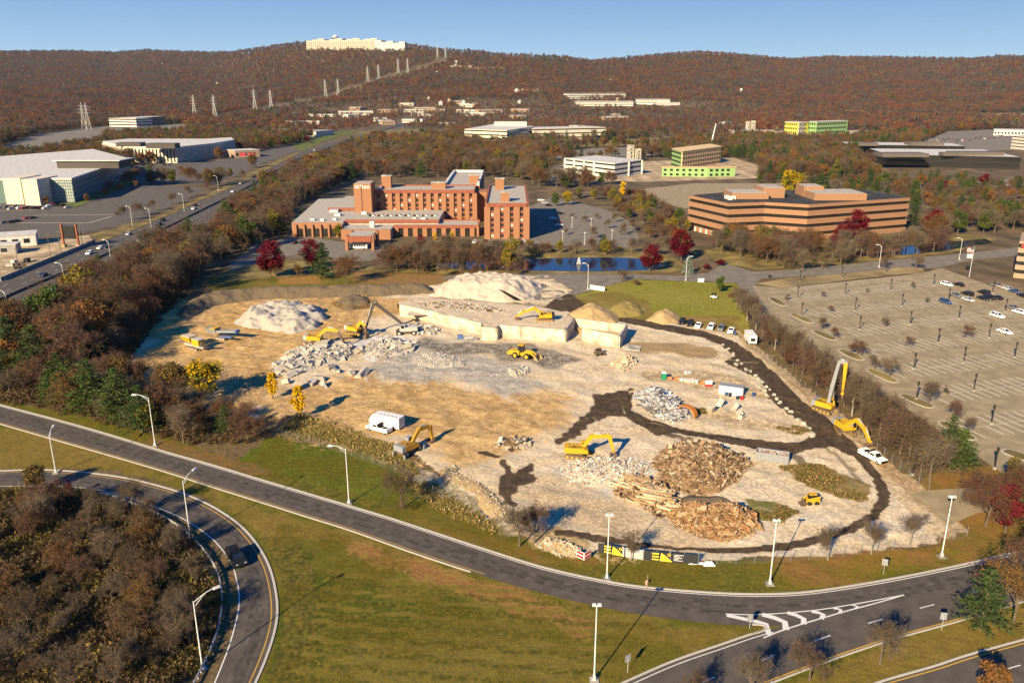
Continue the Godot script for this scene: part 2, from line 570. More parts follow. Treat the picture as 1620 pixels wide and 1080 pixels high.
	lay(flat([1165, 520, 1260, 600, 1330, 655, 1400, 725, 1470, 775, 1530, 840, 1490, 855, 1430, 800, 1360, 720, 1260, 640, 1180, 560]), Color(0.46, 0.30, 0.15), pale_a, 1.5, 0.8, [1, 3, 0.5], 0.75)
	lay(flat([200, 590, 262, 500, 320, 470, 560, 462, 640, 480, 600, 510, 560, 540, 430, 600, 420, 640, 330, 640]), ochre_a, ochre_b, 12.0, 1.5, [4, 2, 0.5])
	lay(flat([390, 650, 430, 605, 560, 600, 640, 590, 760, 612, 870, 625, 900, 640, 870, 680, 830, 700, 740, 720, 700, 735, 640, 700, 560, 688, 470, 650]), ochre_a, ochre_b, 14.0, 1.6, [4, 2, 0.5], 0.95)
	lay(flat([200, 600, 270, 560, 400, 590, 440, 610, 400, 650, 330, 650]), Color(0.34, 0.22, 0.11), ochre_b, 2.0, 0.8, [4, 3, 0.5])
	lay(flat([560, 545, 660, 540, 760, 560, 850, 580, 900, 600, 860, 625, 760, 610, 660, 590, 590, 600]), grey_a, grey_b, 11.0, 1.8, [2, 3, 0.5], 0.95)
	lay(flat([560, 540, 640, 520, 660, 545, 640, 562, 580, 565]), Color(0.60, 0.58, 0.55), Color(0.72, 0.69, 0.65), 7.0, 2.0, [2, 3, 0.5], 0.9)
	lay(flat([640, 520, 700, 540, 780, 542, 880, 550, 950, 575, 870, 580, 780, 566, 700, 560, 655, 550]), mud_b, grey_a, 6.0, 1.8, [2, 3, 0.4], 0.9, 0.4)
	lay(flat([700, 470, 860, 480, 905, 492, 860, 500, 740, 495, 690, 480]), Color(0.25, 0.185, 0.115), pale_a, 9.0, 1.8, [2, 3, 0.5], 0.9)
	lay(flat([880, 700, 930, 720, 1000, 720, 1040, 740, 1010, 780, 940, 790, 880, 760]), Color(0.62, 0.58, 0.51), pale_b, 9.0, 2.0, [2, 3, 0.5], 0.9)
	lay(flat([790, 760, 900, 770, 1000, 790, 1100, 840, 1080, 866, 950, 860, 860, 830, 800, 800]), Color(0.44, 0.32, 0.19), pale_a, 9.0, 1.8, [1, 3, 0.5], 0.8)
	lay(flat([1000, 545, 1090, 545, 1150, 560, 1140, 573, 1060, 560, 1010, 560]), Color(0.38, 0.245, 0.115), Color(0.30, 0.21, 0.09), 5.0, 1.8, [2, 3, 0.5], 0.9)
	lay(flat([1025, 585, 1080, 580, 1180, 600, 1225, 625, 1200, 635, 1100, 610, 1030, 600]), Color(0.33, 0.22, 0.10), pale_a, 5.0, 1.8, [2, 3, 0.5], 0.85)
	lay(flat([1010, 640, 1080, 640, 1180, 655, 1280, 680, 1270, 690, 1160, 672, 1060, 668]), Color(0.36, 0.24, 0.11), pale_a, 5.0, 1.8, [2, 3, 0.5], 0.8)
	lay(flat([1230, 735, 1300, 735, 1380, 770, 1370, 795, 1320, 785, 1260, 760]), Color(0.33, 0.21, 0.09), Color(0.15, 0.14, 0.04), 1.5, 1.0, [2, 3, 0.5], 0.95)
	lay(flat([1180, 790, 1230, 795, 1265, 810, 1240, 826, 1195, 822]), Color(0.28, 0.22, 0.09), Color(0.12, 0.14, 0.03), 1.0, 0.8, [2, 3, 0.5])
	# weeds at the edge of the dirt
	lay(flat([437, 688, 470, 655, 520, 668, 580, 690, 625, 705, 660, 745, 700, 790, 680, 800, 620, 735, 540, 705]), Color(0.26, 0.18, 0.045), Color(0.36, 0.26, 0.10), 2.0, 1.0, [2, 3, 0.5])
	lay(flat([620, 725, 700, 755, 790, 815, 830, 845, 800, 850, 740, 812, 660, 770]), Color(0.27, 0.21, 0.11), Color(0.42, 0.36, 0.25), 2.0, 1.0, [3, 2, 0.5])
	lay(flat([830, 830, 900, 840, 940, 868, 900, 885, 850, 872]), Color(0.30, 0.21, 0.09), Color(0.44, 0.33, 0.18), 2.0, 1.0, [3, 2, 0.5])
	# dark damp wheel tracks
	lay(flat([902, 464, 920, 476, 926, 482, 906, 494, 871, 492, 862, 486, 880, 472]), mud_a, mud_b, 1.2, 1.0, [2, 3, 0.5])
	lay(flat([966, 499, 1036, 510, 1113, 524, 1160, 539, 1191, 560, 1230, 593, 1269, 634, 1304, 657, 1343, 694, 1366, 716, 1392, 747, 1410, 781, 1407, 800, 1389, 822, 1356, 841, 1283, 864, 1200, 877, 1113, 873, 1036, 867, 958, 861, 880, 846, 880, 838, 932, 845, 1010, 859, 1087, 867, 1191, 867, 1269, 854, 1333, 836, 1376, 814, 1391, 788, 1381, 755, 1356, 727, 1320, 708, 1275, 714, 1240, 722, 1200, 712, 1130, 697, 1070, 685, 1040, 690, 1010, 672, 991, 660, 984, 640, 1004, 615, 1000, 630, 1000, 650, 1030, 664, 1070, 677, 1139, 688, 1200, 697, 1262, 702, 1288, 688, 1278, 671, 1243, 653, 1217, 630, 1204, 601, 1173, 586, 1147, 573, 1163, 563, 1139, 545, 1108, 534, 1036, 521, 973, 507]), mud_a, mud_b, 0.8, 0.6, [2, 3, 0.5])
	lay(flat([942, 626, 1004, 614, 988, 637, 992, 660, 950, 662, 915, 690, 885, 704, 878, 700, 905, 672, 935, 650]), mud_a, mud_b, 1.6, 1.2, [2, 3, 0.5])
	lay(strip([985, 655, 1030, 676, 1062, 690, 1100, 696], 2.2), mud_a, mud_b, 1.0, 1.0, [2, 3, 0.5], 0.9, 0.6)
	lay(flat([752, 711, 783, 718, 804, 735, 811, 750, 848, 727, 840, 750, 853, 758, 819, 771, 811, 787, 819, 805, 806, 802, 792, 779, 791, 761, 798, 745, 788, 727, 762, 717]), mud_a, mud_b, 1.2, 1.2, [2, 3, 0.5])
	lay(strip([1300, 705, 1330, 725, 1350, 745, 1362, 765], 1.2), mud_a, mud_b, 1.0, 1.0, [2, 3, 0.5], 0.6, 0.6)
	lay(strip([1245, 715, 1275, 735, 1290, 745], 2.4), mud_a, mud_b, 1.0, 1.0, [3, 3, 0.5], 0.8, 0.8)
	# tyre and track marks in the ochre dirt
	var g := RandomNumberGenerator.new()
	g.seed = 5
	for i in 60:
		var x := g.randf_range(420, 880)
		var y := lerpf(608, 690, g.randf())
		var l := g.randf_range(20, 70)
		lay(strip([x, y, x + l * 0.5, y + l * 0.09 + g.randf_range(-4, 4), x + l, y + l * 0.22], g.randf_range(0.3, 0.8)), ochre_a * 0.72, ochre_a, 0.4, 0.8, [3, 3, 0.5], 0.6, 0.5)
	for i in 34:
		var x := g.randf_range(280, 560)
		var y := lerpf(490, 640, g.randf())
		var l := g.randf_range(30, 90)
		lay(strip([x, y, x + l * 0.5, y - l * 0.12, x + l, y - l * 0.3], g.randf_range(0.4, 0.9)), ochre_a * 0.75, ochre_b, 0.4, 0.8, [3, 3, 0.5], 0.55, 0.5)
	for i in 40:
		var x := g.randf_range(880, 1280)
		var y := lerpf(560, 840, g.randf())
		var l := g.randf_range(15, 60)
		lay(strip([x, y, x + l * 0.5, y + g.randf_range(-5, 5), x + l, y + g.randf_range(-6, 10)], g.randf_range(0.3, 1.2)), ochre_a * 0.85, pale_a, 0.5, 0.9, [3, 3, 0.5], 0.45, 0.6)
	# into one picture
	var bytes := PackedByteArray()
	bytes.resize(cnt * 3)
	var lut := PackedByteArray()
	lut.resize(1024)
	for i in 1024:
		lut[i] = int(clampf(Color(i / 1023.0, 0, 0).linear_to_srgb().r * 255.0 + 0.5, 0, 255))
	var fine: PackedByteArray = NZ[3]
	var mid: PackedByteArray = NZ[2]
	for i in cnt:
		var k := (0.66 + (fine[i] * 0.62 + mid[i] * 0.38) * 0.0029) * 1023.0
		bytes[i * 3] = lut[mini(int(px_r[i] * k), 1023)]
		bytes[i * 3 + 1] = lut[mini(int(px_g[i] * k), 1023)]
		bytes[i * 3 + 2] = lut[mini(int(px_b[i] * k), 1023)]
	var hb := PackedByteArray()
	hb.resize(cnt)
	var streak: PackedByteArray = NZ[4]
	for i in cnt:
		hb[i] = int(fine[i] * 0.34 + mid[i] * 0.40 + streak[i] * 0.26)
	var hm := Image.create_from_data(MW, MH, false, Image.FORMAT_L8, hb)
	px_r.clear()
	px_g.clear()
	px_b.clear()
	NZ.clear()
	var im := Image.create_from_data(MW, MH, false, Image.FORMAT_RGB8, bytes)
	var m := StandardMaterial3D.new()
	m.resource_name = "near_ground"
	m.albedo_texture = ImageTexture.create_from_image(im)
	m.texture_repeat = true
	m.roughness = 0.95
	m.metallic_specular = 0.2
	m.heightmap_enabled = true
	m.heightmap_texture = ImageTexture.create_from_image(hm)
	m.heightmap_scale = 18.0
	m.detail_enabled = true
	m.detail_blend_mode = BaseMaterial3D.BLEND_MODE_MUL
	m.detail_albedo = TX["grain"]
	m.detail_uv_layer = BaseMaterial3D.DETAIL_UV_2
	m.uv2_triplanar = true
	m.uv2_world_triplanar = true
	m.uv2_scale = Vector3.ONE * 0.11
	m.albedo_color = Color(1, 1, 1)
	# gently uneven inside the site
	var dirt := flat(DIRT)
	var bn := FastNoiseLite.new()
	bn.frequency = 0.11
	bn.fractal_octaves = 4
	bn.seed = 8
	var step := 1.25
	var nx := int(map_w / step)
	var nz := int(map_d / step)
	var vs := PackedVector3Array()
	var us := PackedVector2Array()
	var ix := PackedInt32Array()
	for j in range(nz + 1):
		for i in range(nx + 1):
			var x := map_x0 + i * step
			var zf := map_z0 + j * step
			var y := 0.0
			if Geometry2D.is_point_in_polygon(Vector2(x, -zf), dirt):
				y = maxf(0.0, bn.get_noise_2d(x, zf) * 0.55 + 0.12)
			vs.append(Vector3(x, y, -zf))
			us.append(Vector2((x - map_x0) / map_w, (zf - map_z0) / map_d))
	for j in range(nz):
		for i in range(nx):
			var k := j * (nx + 1) + i
			ix.append_array(PackedInt32Array([k, k + nx + 1, k + 1, k + 1, k + nx + 1, k + nx + 2]))
	var a := []
	a.resize(Mesh.ARRAY_MAX)
	a[Mesh.ARRAY_VERTEX] = vs
	a[Mesh.ARRAY_TEX_UV] = us
	a[Mesh.ARRAY_INDEX] = ix
	var am := ArrayMesh.new()
	am.add_surface_from_arrays(Mesh.PRIMITIVE_TRIANGLES, a)
	var st := SurfaceTool.new()
	st.create_from(am, 0)
	st.generate_normals()
	setting("ground", st.commit(), m)

# ---------------------------------------------------------------- roads
func smooth(a: PackedVector3Array, step := 2.0) -> PackedVector3Array:
	var cv := Curve3D.new()
	cv.bake_interval = step
	for i in a.size():
		var p := a[maxi(i - 1, 0)]
		var n := a[mini(i + 1, a.size() - 1)]
		var t := (n - p) / 6.0
		cv.add_point(a[i], -t, t)
	return cv.get_baked_points()

func resample(a: PackedVector3Array, n: int) -> PackedVector3Array:
	var cv := Curve3D.new()
	cv.bake_interval = 1.0
	for p in a:
		cv.add_point(p)
	var o := PackedVector3Array()
	var l := cv.get_baked_length()
	for i in n:
		o.append(cv.sample_baked(l * i / (n - 1)))
	return o

func ribbon(l: PackedVector3Array, r: PackedVector3Array, y: float, mb: MB) -> void:
	for i in range(l.size() - 1):
		var a := l[i]
		var b := r[i]
		var c := r[i + 1]
		var d := l[i + 1]
		a.y = y; b.y = y; c.y = y; d.y = y
		mb.quad(a, b, c, d)

func offset(a: PackedVector3Array, w: float) -> PackedVector3Array:
	var o := PackedVector3Array()
	for i in a.size():
		var d := a[mini(i + 1, a.size() - 1)] - a[maxi(i - 1, 0)]
		o.append(a[i] + Vector3(-d.z, 0, d.x).normalized() * w)
	return o

func stripe(a: PackedVector3Array, off: float, w: float, y: float) -> ArrayMesh:
	var mb := MB.new()
	ribbon(offset(a, off - w / 2), offset(a, off + w / 2), y, mb)
	return mb.mesh()

func kerb_mesh(a: PackedVector3Array, off: float, w: float, h: float) -> ArrayMesh:
	var mb := MB.new()
	var l := offset(a, off - w / 2)
	var r := offset(a, off + w / 2)
	for i in range(a.size() - 1):
		var p := [l[i], r[i], r[i + 1], l[i + 1]]
		for k in 4:
			p[k].y = -0.05
		for k in 4:
			p.append(p[k] + Vector3(0, h + 0.05, 0))
		mb.hexa(p)
	return mb.mesh()

func sheet(called: String, px: Array, y: float, m: Material) -> MeshInstance3D:
	var mb := MB.new()
	mb.prism(flat(px), y, y)
	if px[1] < 400 or px[5] < 400:
		cleared.append(flat(px))
	return setting(called, mb.mesh(), m)

func road(called: String, up: Array, low: Array, y: float, m: Material, n := 120) -> Array:
	var l := resample(smooth(ats(up)), n)
	var r := resample(smooth(ats(low)), n)
	var mb := MB.new()
	ribbon(l, r, y, mb)
	return [l, r, setting(called, mb.mesh(), m)]

func dash(a: Vector3, b: Vector3, w: float, y: float, m: Material, parent: Node, called := "lane_dash") -> void:
	var mb := MB.new()
	var d := (b - a).normalized()
	var n := Vector3(-d.z, 0, d.x) * w / 2
	a.y = y; b.y = y
	mb.quad(a - n, a + n, b + n, b - n)
	part(called, mb.mesh(), m, parent)

# tyre-polished bands, a sealed joint and patches
func wear(r: Array) -> void:
	var n: int = r[0].size()
	for k in [[0.40, 0.9, "asphalt_worn"], [0.62, 0.9, "asphalt_worn"], [0.51, 0.12, "tar"], [0.22, 0.08, "tar"]]:
		var c := PackedVector3Array()
		for i in range(n):
			c.append(r[0][i].lerp(r[1][i], k[0] + 0.012 * sin(i * 0.7)))
		part("tar_seam" if k[2] == "tar" else "wheel_path", stripe(c, 0.0, k[1], 0.0225 + k[0] * 0.002), M[k[2]], r[2])
	for i in range(6, n - 6, 17):
		var a: Vector3 = r[0][i].lerp(r[1][i], 0.3)
		var b: Vector3 = r[0][i + 1].lerp(r[1][i + 1], 0.3)
		dash(a, a + (b - a) * (0.6 + 0.5 * (i % 3)), 1.4, 0.0245, M.tar_patch, r[2], "patch")

func build_roads() -> void:
	mat("asphalt_worn", 0.106, 0.089, 0.074, 0.9, "patch", 0.12)
	mat("tar", 0.04, 0.036, 0.034, 0.8)
	mat("tar_patch", 0.074, 0.062, 0.053, 0.9, "grain", 0.2)
	# the long ramp past the site, from the woods to the junction
	var up := [-160, 600, -60, 625, 21, 646, 104, 668, 181, 690, 259, 714, 337, 736, 420, 761, 528, 793, 612, 818, 664, 835, 780, 873, 858, 897, 936, 915, 1013, 928, 1117, 937, 1200, 940, 1283, 936, 1394, 919, 1506, 897, 1575, 881, 1660, 860]
	var low := [-160, 626, -60, 654, 0, 671, 73, 692, 181, 723, 259, 746, 337, 771, 423, 798, 486, 818, 559, 841, 660, 877, 780, 916, 858, 938, 936, 957, 1013, 972, 1117, 985, 1200, 990, 1283, 987, 1394, 970, 1506, 945, 1575, 925, 1660, 900]
	var r := road("ramp_road", up, low, 0.02, M.asphalt)
	part("kerb", kerb_mesh(r[0], 0.0, 0.35, 0.13), M.kerb, r[2])
	wear(r)
	part("edge_line", stripe(r[0], 0.55, 0.18, 0.028), M.paint_white, r[2])
	var lowk: PackedVector3Array = r[1].slice(0, 76)
	part("kerb", kerb_mesh(lowk, 0.0, 0.28, 0.12), M.kerb, r[2])
	part("yellow_line", stripe(r[1].slice(0, 77), -0.62, 0.16, 0.026), M.paint_yellow, r[2])
	# junction road at the lower right
	var bup := [940, 1102, 987, 1080, 1065, 1046, 1140, 1020, 1200, 1000, 1260, 985, 1331, 965, 1431, 938, 1530, 912, 1660, 872]
	var blow := [1150, 1102, 1218, 1080, 1311, 1045, 1378, 1022, 1422, 1008, 1506, 985, 1560, 969, 1600, 957, 1700, 926, 1760, 908]
	var b := road("junction_road", bup, blow, 0.016, M.asphalt)
	part("kerb", kerb_mesh(b[0].slice(0, 42), 0.0, 0.3, 0.13), M.kerb, b[2])
	part("edge_line", stripe(b[0].slice(0, 42), 0.75, 0.16, 0.026), M.paint_white, b[2])
	part("kerb", kerb_mesh(b[1], 0.12, 0.22, 0.13), M.kerb, b[2])
	part("yellow_line", stripe(b[1], -0.35, 0.22, 0.026), M.paint_yellow, b[2])
	for d in [[1456, 962, 1479, 956], [1374, 986, 1398, 979], [1289, 1014, 1314, 1005], [1200, 1047, 1226, 1036], [1112, 1079, 1131, 1071], [1535, 938, 1556, 932]]:
		dash(at(d[0], d[1]), at(d[2], d[3]), 0.18, 0.027, M.paint_white, b[2])
	var c := road("far_carriageway", [1330, 1104, 1392, 1079, 1478, 1054, 1533, 1036, 1620, 1012, 1700, 990], [1500, 1180, 1600, 1130, 1700, 1098, 1760, 1080, 1800, 1068, 1900, 1040], 0.016, M.asphalt, 60)
	part("kerb", kerb_mesh(c[0], 0.0, 0.3, 0.13), M.kerb, c[2])
	part("yellow_line", stripe(c[0], 0.6, 0.2, 0.022), M.paint_yellow, c[2])
	dash(at(1590, 1059), at(1615, 1052), 0.18, 0.022, M.paint_white, c[2])
	dash(at(1505, 1092), at(1532, 1082), 0.18, 0.022, M.paint_white, c[2])
	# hatched nose between the two
	var gore := setting("gore_marking", stripe(smooth(ats([1148, 971, 1200, 972, 1283, 966, 1350, 956, 1431, 941])), 0.0, 0.22, 0.031), M.paint_white)
	part("gore_line", stripe(smooth(ats([1208, 1009, 1247, 994, 1331, 969, 1390, 953, 1431, 941])), 0.0, 0.24, 0.032), M.paint_white, gore)
	for k in [[1150, 973, 1200, 984, 1212, 987, 1217, 1004, 0.8], [1206, 972, 1225, 977, 1242, 984, 1244, 996, 0.95], [1246, 969, 1260, 973, 1272, 979, 1272, 987, 0.85], [1284, 967, 1295, 969, 1303, 972, 1300, 979, 0.7], [1319, 962, 1326, 963, 1331, 965, 1329, 970, 0.5], [1349, 957, 1353, 958, 1357, 959, 1354, 963, 0.36]]:
		var mb := MB.new()
		var p := ats(k.slice(0, 8))
		ribbon(offset(p, -k[8] / 2), offset(p, k[8] / 2), 0.034, mb)
		part("chevron", mb.mesh(), M.paint_white, gore)
	part("nose_kerb", kerb_mesh(smooth(ats([1190, 1003, 1205, 999, 1212, 993, 1206, 989, 1190, 988]), 0.4), 0.0, 0.28, 0.13), M.kerb, gore)
	# loop ramp
	var out := [-150, 752, -60, 747, 0, 745, 41, 743.5, 89, 744, 156, 750, 207, 758, 259, 771, 298, 784, 337, 802, 376, 828, 404, 858, 425, 895, 436, 937, 438, 976, 430, 1014, 416, 1053, 404, 1080, 375, 1140]
	var inn := [-150, 778, -60, 773, 0, 770, 50, 769, 114, 771, 156, 776, 207, 790, 259, 808, 298, 827, 337, 856, 363, 890, 372, 918, 376, 944, 373, 975, 360, 1022, 350, 1048, 337, 1080, 310, 1140]
	var l := road("loop_ramp", out, inn, 0.018, M.asphalt)
	part("kerb", kerb_mesh(l[0], 0.0, 0.35, 0.13), M.kerb, l[2])
	wear(l)
	part("yellow_line", stripe(l[0], 0.85, 0.16, 0.024), M.paint_yellow, l[2])
	part("edge_line", stripe(l[1], -0.18, 0.18, 0.024), M.paint_white, l[2])
	# highway on the left, with a barrier down the middle
	var hl := [-260, 560, -130, 497, 0, 444, 100, 405, 160, 380, 215, 358, 280, 330, 340, 304, 380, 285, 420, 264, 460, 245, 510, 229, 560, 215, 610, 201, 640, 193]
	var hr := [-260, 668, -130, 582, 0, 512, 60, 482, 120, 455, 215, 411, 290, 374, 350, 340, 400, 312, 440, 287, 480, 262, 530, 240, 580, 221, 626, 205, 655, 194]
	var h := road("highway", hl, hr, 0.02, M.highway, 160)
	var mid := PackedVector3Array()
	for i in 160:
		mid.append(h[0][i].lerp(h[1][i], 0.5))
	part("median_barrier", kerb_mesh(mid, 0.0, 0.55, 0.95), mat("barrier", 0.20, 0.18, 0.155, 0.9, "patch", 0.1), h[2])
	part("edge_line", stripe(h[0], 0.9, 0.2, 0.028), M.paint_white, h[2])
	part("edge_line", stripe(h[1], -0.9, 0.2, 0.028), M.paint_white, h[2])
	part("yellow_line", stripe(mid, 1.0, 0.2, 0.028), M.paint_yellow, h[2])
	part("yellow_line", stripe(mid, -1.0, 0.2, 0.028), M.paint_yellow, h[2])
	for f in [0.17, 0.335, 0.665, 0.83]:
		var lane := PackedVector3Array()
		for i in 160:
			lane.append(h[0][i].lerp(h[1][i], f))
		var cv := Curve3D.new()
		for p in lane:
			cv.add_point(p)
		var s := 0.0
		while s < minf(cv.get_baked_length() - 4.0, 520.0):
			var a := cv.sample_baked(s)
			var e := cv.sample_baked(s + 3.2)
			dash(a, e, 0.2, 0.028, M.paint_worn, h[2])
			s += 12.2
	# drive round the pond to the car park
	sheet("drive", [700, 436, 780, 433, 868, 431, 1003, 433, 1073, 436, 1120, 432, 1140, 420, 1130, 408, 1146, 406, 1163, 420, 1190, 430, 1249, 427, 1330, 419, 1417, 410, 1500, 403, 1560, 397, 1660, 386, 1660, 400, 1540, 411, 1480, 425, 1420, 423, 1330, 433, 1249, 438, 1205, 441, 1195, 450, 1225, 500, 1205, 500, 1176, 462, 1165, 447, 1073, 444, 1003, 441, 955, 454, 905, 468, 862, 486, 800, 480, 840, 455, 868, 444, 780, 440, 700, 442], 0.03, M.asphalt_grey)
	sheet("car_park", [1190, 452, 1247, 455, 1433, 435, 1467, 430, 1490, 424, 1568, 452, 1720, 486, 1720, 830, 1640, 772, 1584, 747, 1545, 720, 1500, 690, 1440, 650, 1380, 615, 1310, 572, 1260, 538, 1222, 500], 0.034, M.asphalt_old)
	sheet("site_entrance", [1440, 782, 1462, 776, 1540, 771, 1600, 770, 1600, 800, 1545, 812, 1500, 832, 1470, 800], 0.022, M.asphalt_old)

# ---------------------------------------------------------------- trees
var kinds := {}
var woods := {}

func rdir(g: RandomNumberGenerator) -> Vector3:
	var y := g.randf_range(-1, 1)
	var a := g.randf_range(0, TAU)
	var r := sqrt(1.0 - y * y)
	return Vector3(r * cos(a), y, r * sin(a))

func vary(c: Color, g: RandomNumberGenerator, k := 0.25) -> Color:
	var f := g.randf_range(1.0 - k, 1.0 + k)
	return Color(c.r * f * g.randf_range(0.92, 1.08), c.g * f, c.b * f)

func leaf(mb: MB, p: Vector3, s: float, g: RandomNumberGenerator) -> void:
	var d := rdir(g)
	var e := d.cross(rdir(g)).normalized() * s * 0.5
	d *= s
	mb.quad(p - d * 0.5, p + e, p + d * 0.6, p - e)

func grow(tm: MB, cm: MB, p: Vector3, d: Vector3, l: float, r: float, lv: int, o: Dictionary, g: RandomNumberGenerator) -> void:
	var q := p
	var n := 3 if lv < 2 else 2
	var rr := r
	for i in n:
		d = (d + rdir(g) * o.wild * (0.35 if lv == 0 else 1.0) + Vector3.UP * o.up * (0.0 if lv == 0 else 1.0)).normalized()
		var e := q + d * l / n
		var r2 := rr * (0.82 if lv == 0 else 0.68)
		if lv < 2:
			tm.tube(q, e, rr, r2, 6 if lv == 0 else 4, false)
		else:
			cm.col = vary(o.twig, g, 0.2)
			cm.tube(q, e, rr, r2 if lv < o.deep else (0.0 if i == n - 1 else r2), 3, false)
		q = e
		rr = maxf(r2, 0.016)
		if lv < o.deep and not (lv == 0 and i == 0):
			var k: int = o.fork[lv]
			for j in k:
				var side := d.cross(rdir(g)).normalized()
				var nd: Vector3 = (d * g.randf_range(0.35, 0.8) + side * g.randf_range(0.6, 1.0) * o.wide).normalized()
				grow(tm, cm, q, nd, l * g.randf_range(0.5, 0.78) * o.short, rr * 0.62, lv + 1, o, g)
	if lv >= o.deep - 1:
		for j in (5 if lv == o.deep else 3):
			cm.col = vary(o.twig, g, 0.25)
			var td := (d * 0.6 + rdir(g)).normalized()
			cm.tube(q, q + td * g.randf_range(0.35, 0.8), 0.024, 0.0, 3, false)
	if o.leaves > 0 and lv >= o.deep - 1:
		for j in o.leaves:
			if g.randf() < o.keep:
				cm.col = vary(o.leaf, g, 0.3)
				leaf(cm, q + rdir(g) * l * 0.7, g.randf_range(0.11, 0.24), g)

func bare(sd: int, twig: Color, leaf_c: Color, leaves: int, keep: float, deep := 4, wide := 0.9, up := 0.12, fork := [3, 2, 2, 3, 2]) -> Array:
	var g := RandomNumberGenerator.new()
	g.seed = sd
	var tm := MB.new()
	var cm := MB.new()
	var o := {"twig": twig, "leaf": leaf_c, "leaves": leaves, "keep": keep, "deep": deep, "wild": 0.22, "up": up, "wide": wide, "short": 0.98, "fork": fork}
	grow(tm, cm, Vector3(0, -0.2, 0), Vector3.UP, 4.4, 0.24, 0, o, g)
	return fit(tm, cm, 10.0)

# scale so that the crown tops out at h
func fit(tm: MB, cm: MB, h: float) -> Array:
	var top := 0.1
	for p in cm.v:
		top = maxf(top, p.y)
	var k := h / top
	for i in cm.v.size():
		cm.v[i] *= k
	for i in tm.v.size():
		tm.v[i] *= k
	return [tm.mesh(), cm.mesh(true)]

func leafy(sd: int, n: int, w: float, lo: float, cols: Array, size: float, pointed := 0.0, lobes := 26) -> Array:
	var g := RandomNumberGenerator.new()
	g.seed = sd
	var tm := MB.new()
	var cm := MB.new()
	tm.tube(Vector3(0, -0.2, 0), Vector3(0.1, lo + 1.5, 0), 0.22, 0.15, 7, false)
	var centre := Vector3(0, (10.0 + lo) / 2, 0)
	var hh := (10.0 - lo) / 2
	for i in lobes:
		var d := rdir(g)
		var t := d.y * g.randf_range(0.55, 0.8)
		var y := centre.y + t * hh
		var wr := w * (1.0 - pointed * clampf((t + 0.3) / 1.1, 0.0, 1.0))
		var p := Vector3(d.x * wr * g.randf_range(0.3, 0.72), y, d.z * wr * g.randf_range(0.3, 0.72))
		var r := g.randf_range(0.28, 0.46) * minf(w, hh) * (1.0 - pointed * 0.5 * clampf(t + 0.3, 0.0, 1.0))
		var base: Color = cols[g.randi() % cols.size()]
		base = vary(base, g, 0.2)
		tm.tube(Vector3(0, lerpf(lo, y, 0.4), 0), p, 0.09, 0.02, 4, false)
		for j in n / lobes:
			var e := rdir(g)
			e.y *= 0.8
			cm.col = vary(base, g, 0.28)
			leaf(cm, p + e * r * pow(g.randf(), 0.4), size * g.randf_range(0.7, 1.3), g)
	return [tm.mesh(), cm.mesh(true)]

func conifer(sd: int, rad: float, lo: float, col: Color, ragged: float, n: int) -> Array:
	var g := RandomNumberGenerator.new()
	g.seed = sd
	var tm := MB.new()
	var cm := MB.new()
	tm.tube(Vector3(0, -0.2, 0), Vector3(0, 9.4, 0), 0.2, 0.04, 6, false)
	var y := lo
	while y < 9.9:
		var t := (y - lo) / (10.0 - lo)
		var l := rad * pow(1.0 - t, 0.75) + 0.15
		var k := 7 if t < 0.7 else 5
		var turn := g.randf_range(0, TAU)
		for i in k:
			if g.randf() < ragged * 0.5:
				continue
			var a := turn + TAU * i / k + g.randf_range(-0.3, 0.3)
			var ll := l * g.randf_range(1.0 - ragged, 1.08)
			var d := Vector3(cos(a), g.randf_range(-0.12, 0.22), sin(a))
			var p0 := Vector3(0, y + g.randf_range(-0.15, 0.15), 0)
			tm.tube(p0, p0 + d * ll * 0.9, 0.035, 0.01, 3, false)
			var base := vary(col, g, 0.22)
			var m := int(n * ll / rad) + 4
			for j in m:
				var s := pow(g.randf(), 0.7)
				cm.col = vary(base, g, 0.3)
				var c := p0 + d * ll * s + Vector3(g.randf_range(-1, 1), g.randf_range(-0.6, 0.35), g.randf_range(-1, 1)) * 0.34 * (0.35 + ll * 0.3)
				var f := (d * 0.7 + rdir(g) * 0.8).normalized() * g.randf_range(0.22, 0.42)
				var e := f.cross(rdir(g)).normalized() * 0.075
				cm.quad(c - f, c + e, c + f, c - e)
		y += 0.42
	return [tm.mesh(), cm.mesh(true)]

func tuft(sd: int, n: int, cols: Array, w: float, h: float, thick: float) -> ArrayMesh:
	var g := RandomNumberGenerator.new()
	g.seed = sd
	var mb := MB.new()
	for i in n:
		mb.col = vary(cols[g.randi() % cols.size()], g, 0.3)
		var p := Vector3(g.randf_range(-1, 1) * w * 0.7, -0.05, g.randf_range(-1, 1) * w * 0.7)
		var q := p * 1.35 + Vector3(g.randf_range(-1, 1) * w * 0.5, h * g.randf_range(0.5, 1.1), g.randf_range(-1, 1) * w * 0.5)
		mb.tube(p, q, thick, 0.0, 3, false)
		if i % 2 == 0:
			leaf(mb, q.lerp(p, 0.2) + rdir(g) * 0.15, g.randf_range(0.14, 0.3), g)
			leaf(mb, q.lerp(p, 0.5) + rdir(g) * 0.2, g.randf_range(0.14, 0.3), g)
	return mb.mesh(true)

func plant(kind: String, variant: int, p: Vector3, h: float, label: String, group: String, turn := -1.0) -> Node3D:
	var k: Dictionary = kinds[kind]
	var m: Array = k.v[variant % k.v.size()]
	var o := thing(k.name, label, k.cat, p, rg.randf_range(0, TAU) if turn < 0.0 else turn, group)
	var s := h / 10.0
	var w: float = s * rg.randf_range(0.92, 1.1) * k.get("wide", 1.0)
	o.scale = Vector3(w, s, w)
	part("trunk", m[0], k.bark, o)
	part("crown", m[1], k.mat, o)
	return o

